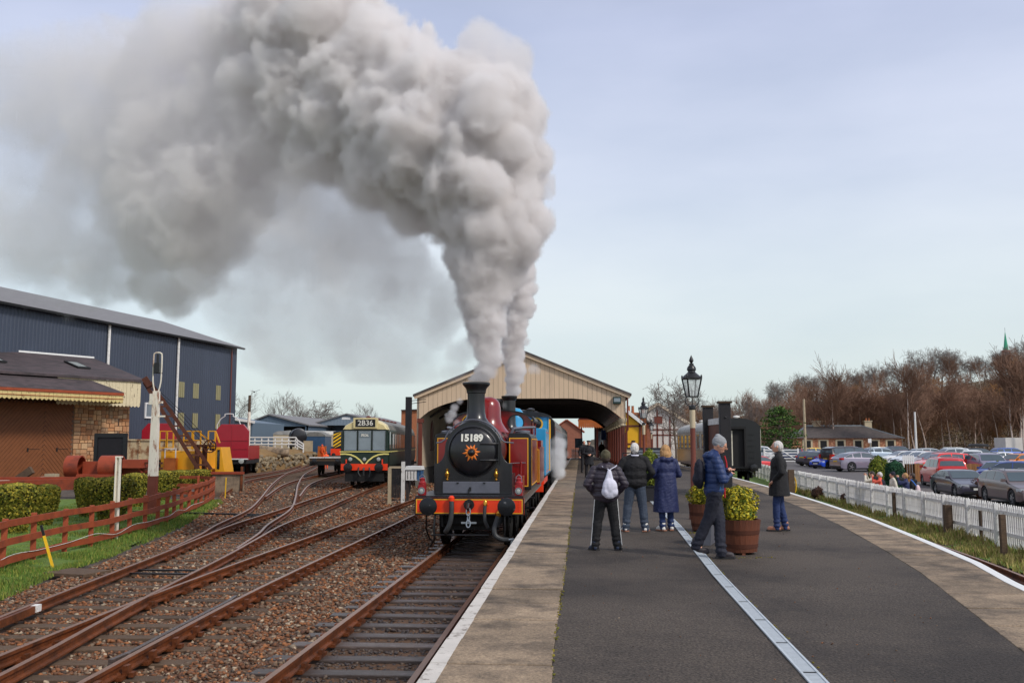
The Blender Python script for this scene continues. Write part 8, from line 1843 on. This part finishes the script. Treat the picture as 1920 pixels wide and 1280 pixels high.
# boy in tracksuit with white drawstring bag
def stripes(t, L, HT, arms, legs):
    for i, s_ in ((0, -1), (1, 1)):
        h, kn, an = legs[i]
        for j in range(3):
            bb = B(); pts = []
            for f in range(13):
                u = f / 12; p = h + (kn - h) * min(1, u * 2) if u < .5 else kn + (an - kn) * (u * 2 - 1); r_ = (.098 - .022 * min(1, u * 2)) * 1.06 if u < .5 else (.076 - .010 * (u * 2 - 1)) * 1.06
                a = (-.25 + j * .2); pts.append(p + Vector((s_ * math.cos(a) * (r_ + .006), -math.sin(a) * (r_ + .006) - .01, 0)))
            bb.tube(pts, .0075, 5); bb.build('stripe', m_whiteclean, t, True)
x = aty(1137, 1018, 14.6).x
person('boy seen from behind in olive knit hat, dark puffer jacket and white-striped tracksuit trousers', x, 14.6, .05, 1.50, feet=((-.2, 0), (.2, .02)), top=c_aub, topdisp=quilt(.011, 38), bottom=c_black, shoe=c_trainerblue, hem=.80, hood=True, hat=c_olive, hair=m_hairdark, armL=pk(-1), armR=pk(1), bulk=1.28, head=(-.12, 0), feetdir=(.5, -.35), legr=1.2, extra=stripes)
t = thing('drawstring_bag', 'white drawstring bag on the back of the boy in the olive hat', 'bag', (x + .055, 14.6 - .175, PZ + 1.02), .05); k = 1.5 / 1.75
def bagf(c): return .008 * mnoise.noise(Vector((c.x * 22, c.y * 22, c.z * 7)))
fused('bag', [('e', (0, 0, -.13), (.125, .06, .11)), ('c', (-.05, 0, -.14), (-.005, .02, .17), .065, .035), ('c', (.05, 0, -.14), (-.005, .02, .17), .065, .035), ('e', (0, -.01, -.06), (.115, .06, .14))], c_white, t, .009, 2, bagf)
bb = B(); bb.tube(smoothpath3([(-.01, .02, .2), (-.1, .06, .24), (-.14, .14, .26)]), .007, 5); bb.tube(smoothpath3([(.01, .02, .2), (.09, .06, .24), (.12, .14, .26)]), .007, 5); bb.build('strap', c_white, t, True)
# white-haired man in black jacket
x = aty(1192, 985, 17.7).x
person('white-haired man seen from behind in black jacket, grey jeans and white trainers', x, 17.7, -.02, 1.62, feet=((-.2, 0), (.19, 0)), top=c_black, bottom=c_greyjean, shoe=c_trainer, hem=.84, armL=pk(-1), armR=pk(1), hair=m_hairwhite, bulk=1.34, head=(-.1, 0), feetdir=(.35, -.35), collar=c_white, legr=1.22)
# woman in a long blue raincoat
x = aty(1250, 984, 17.9).x
person('woman with wavy blond hair seen from behind in a long deep blue raincoat', x, 17.9, .35, 1.58, feet=((-.09, 0), (.12, .05)), top=c_coatblue, bottom=c_bluejean, shoe=c_trainer, hem=.38, coat=True, hair=m_hairblond, longhair=True, hood=True, armL=((-.3, .02, 1.15), (-.12, .2, 1.06)), armR=((.29, -.02, 1.14), (.14, .2, 1.08)), bulk=1.2, feetdir=(.3, -.2), topdisp=folds(.008, 9, 3))
# man in blue puffer jacket walking with folded arms
def hero_extra(t, L, HT, arms, legs):
    bb = B()
    for s_ in (-1, 1): bb.lathe([(.021, -.002), (.024, 0), (.021, .002)], 14, (s_ * .033, 0, 0), 'Y', cap=False); bb.tube([(s_ * .057, 0, .005), (s_ * .08, -.1, .005)], .003, 5)
    bb.tube([(-.012, .002, .003), (.012, .002, .003)], .003, 5); o = bb.build('glasses', m_void, t); Mx = Matrix.Rotation(-.38, 4, 'X'); o.matrix_local = Matrix.Translation(HT(0, .122, .143)) @ Mx
    bb = B(); bb.tube([L(.035, .135, 1.46), L(.03, .165, 1.36), L(.03, .172, 1.28)], .013, 6); bb.tube([L(.03, .15, 1.0), L(.03, .155, .86)], .012, 6); bb.build('red_lanyard', c_red, t, True)
    bb = B(); bb.tube([L(.17, .07, 1.02), L(.175, .05, .92)], .008, 5); bb.build('pocket_zip', mat('cyan_zip', C(40, 140, 200), .5), t)
x = aty(1341, 1033, 13.75).x
person('man in blue puffer jacket and grey knit hat walking with folded arms', x, 13.75, -math.pi / 2, 1.72, feet=((.07, .08), (-.05, -.26)), heel=(0, .10), pelvis=(0, 0), lean=.05, head=(.42, -.25), top=c_puffblue, topdisp=quilt(.010, 44), bottom=c_trousnavy, shoe=c_boot, hem=.85, hood=True, hat=c_greyknit, hair=None, armL=((-.25, .14, 1.17), (.09, .2, 1.25)), armR=((.27, .1, 1.13), (-.03, .235, 1.19)), bulk=1.1, hands=True, legr=1.16, extra=hero_extra)
t = thing('backpack', 'small navy backpack on the back of the man in the blue puffer jacket', 'bag', (x - .2, 13.75, PZ + 1.18), -math.pi / 2)
fused('bag', [('e', (0, 0, 0), (.15, .08, .22)), ('e', (0, -.04, -.08), (.12, .06, .1))], c_navy, t, .012, 2, folds(.006))
# old man in black coat
x = aty(1463, 982, 18.0).x
person('elderly white-haired man in black coat and blue jeans with tan shoes, facing the lamp', x, 18.0, math.pi / 2 - .15, 1.66, feet=((-.05, .07), (.1, -.1)), top=c_black, bottom=c_bluejean, shoe=c_brownshoe, hem=.68, coat=True, hair=m_hairwhite, armL=((-.29, -.04, 1.14), (-.17, .1, .98)), armR=((.29, -.05, 1.14), (.17, .09, .98)), bulk=1.2, collar=c_grey, topdisp=folds(.006, 9, 4), head=(0, -.1))
# people farther along the platform
def staff(lbl, px, y, rz, H=1.74, top=c_uniform, bottom=c_uniform, hat=None, coat=True, hem=.62, hair=None, z=PZ, **k):
    person(lbl, aty(px, 850, y).x, y, rz, H, z=z, top=top, bottom=bottom, near=False, hat=hat, coat=coat, hem=hem, hair=hair, **k)
staff('railway guard in black uniform and peaked cap facing the camera on the platform', 1104, 44, math.pi, hat='cap', armL=((-.26, .02, 1.14), (-.1, .2, 1.1)), armR=((.26, .02, 1.14), (.05, .2, 1.08)))
staff('dark-dressed person standing just behind the railway guard', 1095, 52, math.pi + .3, hair=m_hairdark, hem=.8, coat=False)
staff('person in black coat and cap by the shed columns', 1188, 46, math.pi / 2, hat='cap')
staff('person in dark clothes under the far canopy', 1128, 96, math.pi, hair=m_hairdark)
# photographers in the car park
zz = -.43
up = lambda s_: ((s_ * .24, .2, 1.34), (s_ * .06, .26, 1.56))
ph = 'photographers behind the picket fence'
def shot(lbl, px, y, rz, **k): staff(lbl, px, y, rz, z=zc(y) + .02, armL=up(-1), armR=up(1), **k)
shot('photographer with coral sleeves and dark padded vest holding up a phone', 1648, 37.5, 1.15, top=c_coral, hair=m_hairwhite, coat=False, hem=.85)
tv = aty(1648, 850, 37.5); tag(fused('padded_vest', [('e', (0, 0, 1.28), (.205, .155, .21)), ('e', (0, 0, 1.08), (.2, .15, .2))], c_navy, None, .02, 2), 'dark padded vest worn by the photographer with coral sleeves', 'vest'); bpy.data.objects['padded_vest'].location = (tv.x, 37.5, zc(37.5) + .02)
shot('person in pale jacket half hidden beside the photographer with coral sleeves', 1634, 38.5, 1.0, top=c_cream, hair=m_hairdark, coat=False, hem=.85)
staff('person in cream fleece and dark cap behind the picket fence', 1672, 38, 1.6, z=zc(38), top=c_cream, hat=c_navy, hair=m_hairdark, coat=False, hem=.8)
shot('blond person in dark blue jacket holding up a camera behind the picket fence', 1696, 36.5, 1.2, top=c_coatblue, hair=m_hairblond, coat=False, hem=.8)
staff('person in black hooded coat with pale rucksack behind the picket fence', 1709, 37, 1.0, z=zc(37), top=c_black, hair=m_hairdark, hood=True)
for px, y, zt in ((1640, 37.2, 1.54), (1688, 36.2, 1.54)): q = aty(px, 850, y); tag(B().box(0, 0, 0, .16, .1, .1).build('camera_body', m_cartrim, None, bevel=.01, loc=(q.x, q.y, zc(y) + zt)), 'phone held up by the photographer with coral sleeves' if px == 1640 else 'small black camera held up by the blond photographer', 'camera')
q = aty(1717, 850, 36.8); t = thing('rucksack', 'pale pink and white rucksack with blue straps on the hooded person', 'bag', (q.x, 36.75, zc(37) + 1.12), 1.0); fused('bag', [('e', (0, 0, 0), (.14, .09, .19))], mat('pale_rucksack', C(222, 196, 200), .7), t, .02, 2); bb = B(); bb.tube([(-.12, .02, .15), (-.16, .12, .3), (-.15, .2, .38)], .02, 5); bb.build('strap', mat('blue_strap', C(70, 130, 220), .6), t)
# workers by the shunter
staff('railway worker in orange clothing bending beside the flat wagon', 612, 92, .4, z=-.2, top=c_hivis, bottom=c_hivis, hat=c_hivis, coat=False, hem=.85, lean=.3)
staff('railway worker in orange jacket by the timber fence', 604, 98, -.4, z=.5, top=c_hivis, bottom=c_hivis, hat=c_hivis, coat=False, hem=.85)

# ================================================================ smoke and steam
def fbm(shape, cell, octs, seed, billow=False, gain=.55):
    rg = np.random.default_rng(seed); outp = np.zeros(shape, np.float32); amp = 1.0; tot = 0.0
    for o in range(octs):
        c = cell / (2 ** o)
        if c < 1.4: break
        dims = [int(s_ / c) + 3 for s_ in shape]; g = rg.random(dims, dtype=np.float32)
        for ax in range(3):
            n = shape[ax]; pos = np.arange(n, dtype=np.float32) / c; i0 = pos.astype(int); f = pos - i0; f = f * f * (3 - 2 * f)
            sh = [1, 1, 1]; sh[ax] = n; f = f.reshape(sh); g = np.take(g, i0, axis=ax) * (1 - f) + np.take(g, i0 + 1, axis=ax) * f
        if billow: g = 1 - np.abs(2 * g - 1)
        outp += amp * g; tot += amp; amp *= gain
    return outp / tot
def smoke_mat(name, col, dens, aniso=.1):
    m = bpy.data.materials.new(name); m.use_nodes = True; t = m.node_tree; t.nodes.clear(); o = t.nodes.new('ShaderNodeOutputMaterial'); v = t.nodes.new('ShaderNodeVolumePrincipled')
    v.inputs['Color'].default_value = (*col, 1); v.inputs['Density'].default_value = dens; v.inputs['Anisotropy'].default_value = aniso; v.inputs['Density Attribute'].default_value = 'density'
    t.links.new(v.outputs[0], o.inputs['Volume']); return m
def volume(name, lo, hi, vox, field, mt, seed):
    """smoke as a voxel grid: field(x,y,z arrays, noise) gives the density; stored on the object's own points and read by a Volume Cube"""
    lo = np.array(lo, float); n = [int((h - l) / vox) for l, h in zip(lo, hi)]; hi = lo + np.array(n) * vox
    ax = [lo[i] + (np.arange(n[i]) + .5) * vox for i in range(3)]
    D = field(ax, n, vox, seed).astype(np.float32)
    # no density on the faces of the box
    for a in range(3):
        sl = [slice(None)] * 3
        for e in (0, 1, -1, -2): sl[a] = e; D[tuple(sl)] = 0
    me = bpy.data.meshes.new(name); tot = n[0] * n[1] * n[2]; me.vertices.add(tot); at = me.attributes.new('soot', 'FLOAT', 'POINT'); at.data.foreach_set('value', np.transpose(D, (2, 1, 0)).ravel())
    o = bpy.data.objects.new(name, me); COL.objects.link(o); o['kind'] = 'stuff'
    ng = bpy.data.node_groups.new(name, 'GeometryNodeTree'); ng.interface.new_socket('Geometry', in_out='INPUT', socket_type='NodeSocketGeometry'); ng.interface.new_socket('Geometry', in_out='OUTPUT', socket_type='NodeSocketGeometry')
    N = ng.nodes.new; K = ng.links.new; gi, go = N('NodeGroupInput'), N('NodeGroupOutput'); vc = N('GeometryNodeVolumeCube'); vc.inputs['Min'].default_value = lo; vc.inputs['Max'].default_value = hi
    for i, nm in enumerate('XYZ'): vc.inputs['Resolution ' + nm].default_value = n[i]
    si = N('GeometryNodeSampleIndex'); si.data_type = 'FLOAT'; si.domain = 'POINT'; si.clamp = True; na = N('GeometryNodeInputNamedAttribute'); na.data_type = 'FLOAT'; na.inputs['Name'].default_value = 'soot'
    K(gi.outputs[0], si.inputs['Geometry']); K(na.outputs['Attribute'], si.inputs['Value'])
    ps = N('GeometryNodeInputPosition'); sb = N('ShaderNodeVectorMath'); sb.operation = 'SUBTRACT'; sb.inputs[1].default_value = lo; sc_ = N('ShaderNodeVectorMath'); sc_.operation = 'SCALE'; sc_.inputs['Scale'].default_value = 1 / vox
    sx = N('ShaderNodeSeparateXYZ'); K(ps.outputs[0], sb.inputs[0]); K(sb.outputs[0], sc_.inputs[0]); K(sc_.outputs[0], sx.inputs[0]); fl = []
    for i in range(3):
        f = N('ShaderNodeMath'); f.operation = 'FLOOR'; a = N('ShaderNodeMath'); a.operation = 'ADD'; a.inputs[1].default_value = .01; K(sx.outputs[i], a.inputs[0]); K(a.outputs[0], f.inputs[0])
        c = N('ShaderNodeClamp'); c.inputs['Min'].default_value = 0; c.inputs['Max'].default_value = n[i] - 1; K(f.outputs[0], c.inputs['Value']); fl.append(c.outputs[0])
    def ma(a, m_, b_):
        x_ = N('ShaderNodeMath'); x_.operation = 'MULTIPLY_ADD'; K(a, x_.inputs[0]); x_.inputs[1].default_value = m_; K(b_, x_.inputs[2]); return x_.outputs[0]
    K(ma(ma(fl[2], n[1], fl[1]), n[0], fl[0]), si.inputs['Index']); K(si.outputs[0], vc.inputs['Density'])
    sm = N('GeometryNodeSetMaterial'); sm.inputs['Material'].default_value = mt; K(vc.outputs[0], sm.inputs['Geometry']); K(sm.outputs[0], go.inputs[0])
    md = o.modifiers.new('grid', 'NODES'); md.node_group = ng; me.materials.append(mt); return o
def puff_field(puffs, amp=.55, cell=1.6, edge=.28, small=0):
    """puffs: world centre, radius, weight; soft spheres with billowing edges"""
    def f(ax, n, vox, seed):
        S = np.full(n, -1.0, np.float32); Wt = np.zeros(n, np.float32)
        nz = .62 * (fbm(n, cell / vox, 6, seed, True, .66) - .5) + .62 * (fbm(n, cell * .7 / vox, 5, seed + 5, False, .72) - .5); wr_ = (fbm(n, cell * 1.6 / vox, 4, seed + 9) - .5)
        Rr = np.ones(n, np.float32); nz2 = None
        if small: nz2 = .6 * (fbm(n, small * 1.3 / vox, 4, seed + 2, True, .66) - .5) + .6 * (fbm(n, small / vox, 3, seed + 7, False, .7) - .5)
        for (c, r_, w_) in puffs:
            sl = [];
            for i in range(3): a = np.searchsorted(ax[i], c[i] - r_ * 1.6); b_ = np.searchsorted(ax[i], c[i] + r_ * 1.6); sl.append(slice(a, b_))
            if any(s_.stop <= s_.start for s_ in sl): continue
            d = np.sqrt((ax[0][sl[0]] - c[0])[:, None, None] ** 2 + (ax[1][sl[1]] - c[1])[None, :, None] ** 2 + (ax[2][sl[2]] - c[2])[None, None, :] ** 2) / r_
            d = d + wr_[tuple(sl)] * .5
            v = (1 - d).astype(np.float32); cur = S[tuple(sl)]; wt = Wt[tuple(sl)]
            g = 1 / (1 + np.exp(np.clip(-(v - cur) * 9, -40, 40))); Wt[tuple(sl)] = wt * (1 - g) + w_ * g; Rr[tuple(sl)] = Rr[tuple(sl)] * (1 - g) + r_ * g; S[tuple(sl)] = np.maximum(cur, v) + .05 * np.exp(-np.abs(v - cur) * 6) * (np.minimum(cur, v) > -.05) * (cur < .7)
        if small: t_ = np.clip((Rr - .3) / .55, 0, 1); nz = nz * t_ + nz2 * (1 - t_) * 1.5
        v = S + nz * amp * (1 + .4 * np.clip(.5 - Wt, 0, .5))
        v = np.clip((v - .02) / (edge + .5 * np.clip(.5 - Wt, 0, .5)), 0, 1); v = v * v * (3 - 2 * v)
        return v * Wt
    return f
def PX(lst, depth, sat=0):
    res = []; rg = random.Random(4)
    for px, py, r_, w_ in lst:
        y = depth(px, py); c = aty(px, py, y); r_ = r_ * y / 1760; res.append((c, r_, w_))
        for k in range(int(sat * (1 if w_ >= .55 else .5)) if w_ > .2 else 0):
            d = Vector((rg.gauss(0, 1), rg.gauss(0, 1), rg.gauss(0, 1))).normalized(); res.append((c + d * r_ * rg.uniform(.6, .88), r_ * rg.uniform(.32, .54), w_ * rg.uniform(.8, 1.15)))
    return res
m_smokeA = smoke_mat('grey_smoke', (.962, .948, .945), 5.5)
m_steam = smoke_mat('white_steam', (.97, .97, .97), 5.0)
colA = [(892, 713, 11, 2.2), (900, 704, 12, 2), (909, 690, 15, 2), (914, 668, 18, 2), (913, 645, 21, 2), (908, 622, 28, 2), (904, 595, 35, 2), (901, 565, 41, 1.8), (904, 532, 52, 1.6), (908, 498, 62, 1.5), (912, 462, 72, 1.4), (912, 424, 84, 1.3), (904, 386, 96, 1.2), (880, 345, 105, 1.1), (940, 400, 66, 1.2), (958, 455, 46, 1.2), (962, 350, 50, 1.2), (935, 305, 80, 1.1),
        (890, 265, 110, 1), (910, 215, 85, 1), (820, 250, 120, 1), (865, 200, 85, 1), (760, 225, 125, 1), (800, 330, 100, 1), (740, 310, 95, 1), (700, 160, 125, .9), (640, 240, 110, .8), (690, 350, 60, .8), (620, 90, 120, .85), (560, 40, 120, .8), (640, 30, 75, .8), (560, 190, 120, .55), (490, 110, 115, .5), (590, 290, 65, .35), (470, 30, 90, .5), (790, 150, 55, .8), (940, 240, 60, .9),
        (500, 250, 110, 0.29), (430, 210, 110, 0.22), (410, 320, 115, 0.31), (330, 290, 110, 0.24), (350, 400, 105, 0.31), (270, 340, 90, 0.21), (420, 440, 70, 0.26), (300, 450, 80, 0.27), (375, 505, 55, 0.25), (290, 535, 50, 0.24), (240, 410, 70, 0.17), (450, 380, 80, 0.25), (520, 330, 70, 0.20),
        (230, 270, 110, .14), (180, 180, 110, .1), (300, 150, 120, .16), (380, 90, 110, .2), (120, 240, 110, .08), (60, 130, 100, .07), (160, 350, 90, .08), (90, 60, 100, .06), (120, 450, 110, .05), (60, 330, 90, .05), (230, 60, 90, .1),
        (905, 92, 48, .3), (952, 120, 42, .35), (965, 160, 30, .3), (985, 260, 26, .25), (1032, 346, 17, .5), (1022, 362, 12, .4), (730, 70, 34, .35),
        (600, 430, 125, 0.081), (690, 500, 110, 0.081), (520, 470, 105, 0.068), (700, 430, 70, 0.099), (770, 560, 80, 0.074), (640, 600, 90, 0.056), (828, 570, 46, 0.149), (820, 615, 36, 0.136), (560, 610, 110, 0.037), (720, 660, 90, 0.043), (460, 550, 90, 0.050), (858, 655, 26, 0.136), (850, 690, 20, 0.112), (760, 500, 50, 0.112)]
depA = lambda px, py: 22.5 + max(0, (880 - px)) * .0058
colA += [(60, 440, 110, .07), (150, 80, 110, .1), (20, 180, 110, .08), (200, 500, 80, .11), (330, 560, 40, .25), (180, 300, 80, .14), (420, 60, 90, .3), (330, 60, 80, .15), (640, 460, 60, .17), (560, 400, 60, .18), (735, 540, 40, .18)]
volume('smoke_plume', (-18.6, 19.0, 3.8), (-.35, 30, 14.8), .07, puff_field(PX(colA, depA, 7), 1.22, 1.1, .1, .42), m_smokeA, 3)
colB = [(957, 742, 9, 2), (962, 728, 12, 2), (965, 710, 15, 2), (965, 690, 17, 2), (962, 668, 19, 2), (960, 645, 21, 1.8), (964, 622, 24, 1.8), (970, 598, 26, 1.7), (974, 572, 26, 1.6), (974, 545, 26, 1.5), (974, 515, 30, 1.4), (968, 485, 34, 1.3), (962, 450, 36, 1.2), (985, 640, 8, .8), (1000, 690, 9, .35), (1008, 694, 7, .3)]
volume('smoke_plume', (-3.9, 31.4, 3.9), (-1.0, 34.8, 10.2), .05, puff_field(PX(colB, lambda a, b_: 33.05, 8), 1.0, .5, .16), m_smokeA, 5)
stm = [(848, 775, 10, 1), (842, 785, 9, 1), (852, 765, 9, .9), (838, 778, 6, .8), (856, 792, 7, .7), (862, 752, 7, .6)]
volume('steam_wisp', (-4.3, 23.4, 2.5), (-2.6, 24.8, 3.78), .03, puff_field(PX(stm, lambda a, b_: 24.1), .8, .35, .4), m_steam, 7)
stm2 = [(1046, 885, 14, 1.2), (1042, 868, 19, 1.1), (1044, 850, 19, .9), (1048, 832, 17, .7), (1040, 900, 8, .25), (1052, 815, 12, .12), (1050, 870, 8, .22), (1060, 850, 8, .12), (1038, 840, 10, .15)]
volume('steam_wisp', (-2.4, 40.2, .2), (-.1, 43.2, 3.4), .05, puff_field(PX(stm2, lambda a, b_: 41.6), .8, .6, .45), m_steam, 8)
stm3 = [(935, 750, 8, .25), (945, 760, 7, .2), (925, 740, 7, .2)]
volume('steam_wisp', (-3.2, 26.4, 3.0), (-1.3, 28.0, 3.78), .03, puff_field(PX(stm3, lambda a, b_: 27.2), .8, .4, .45), m_steam, 9)
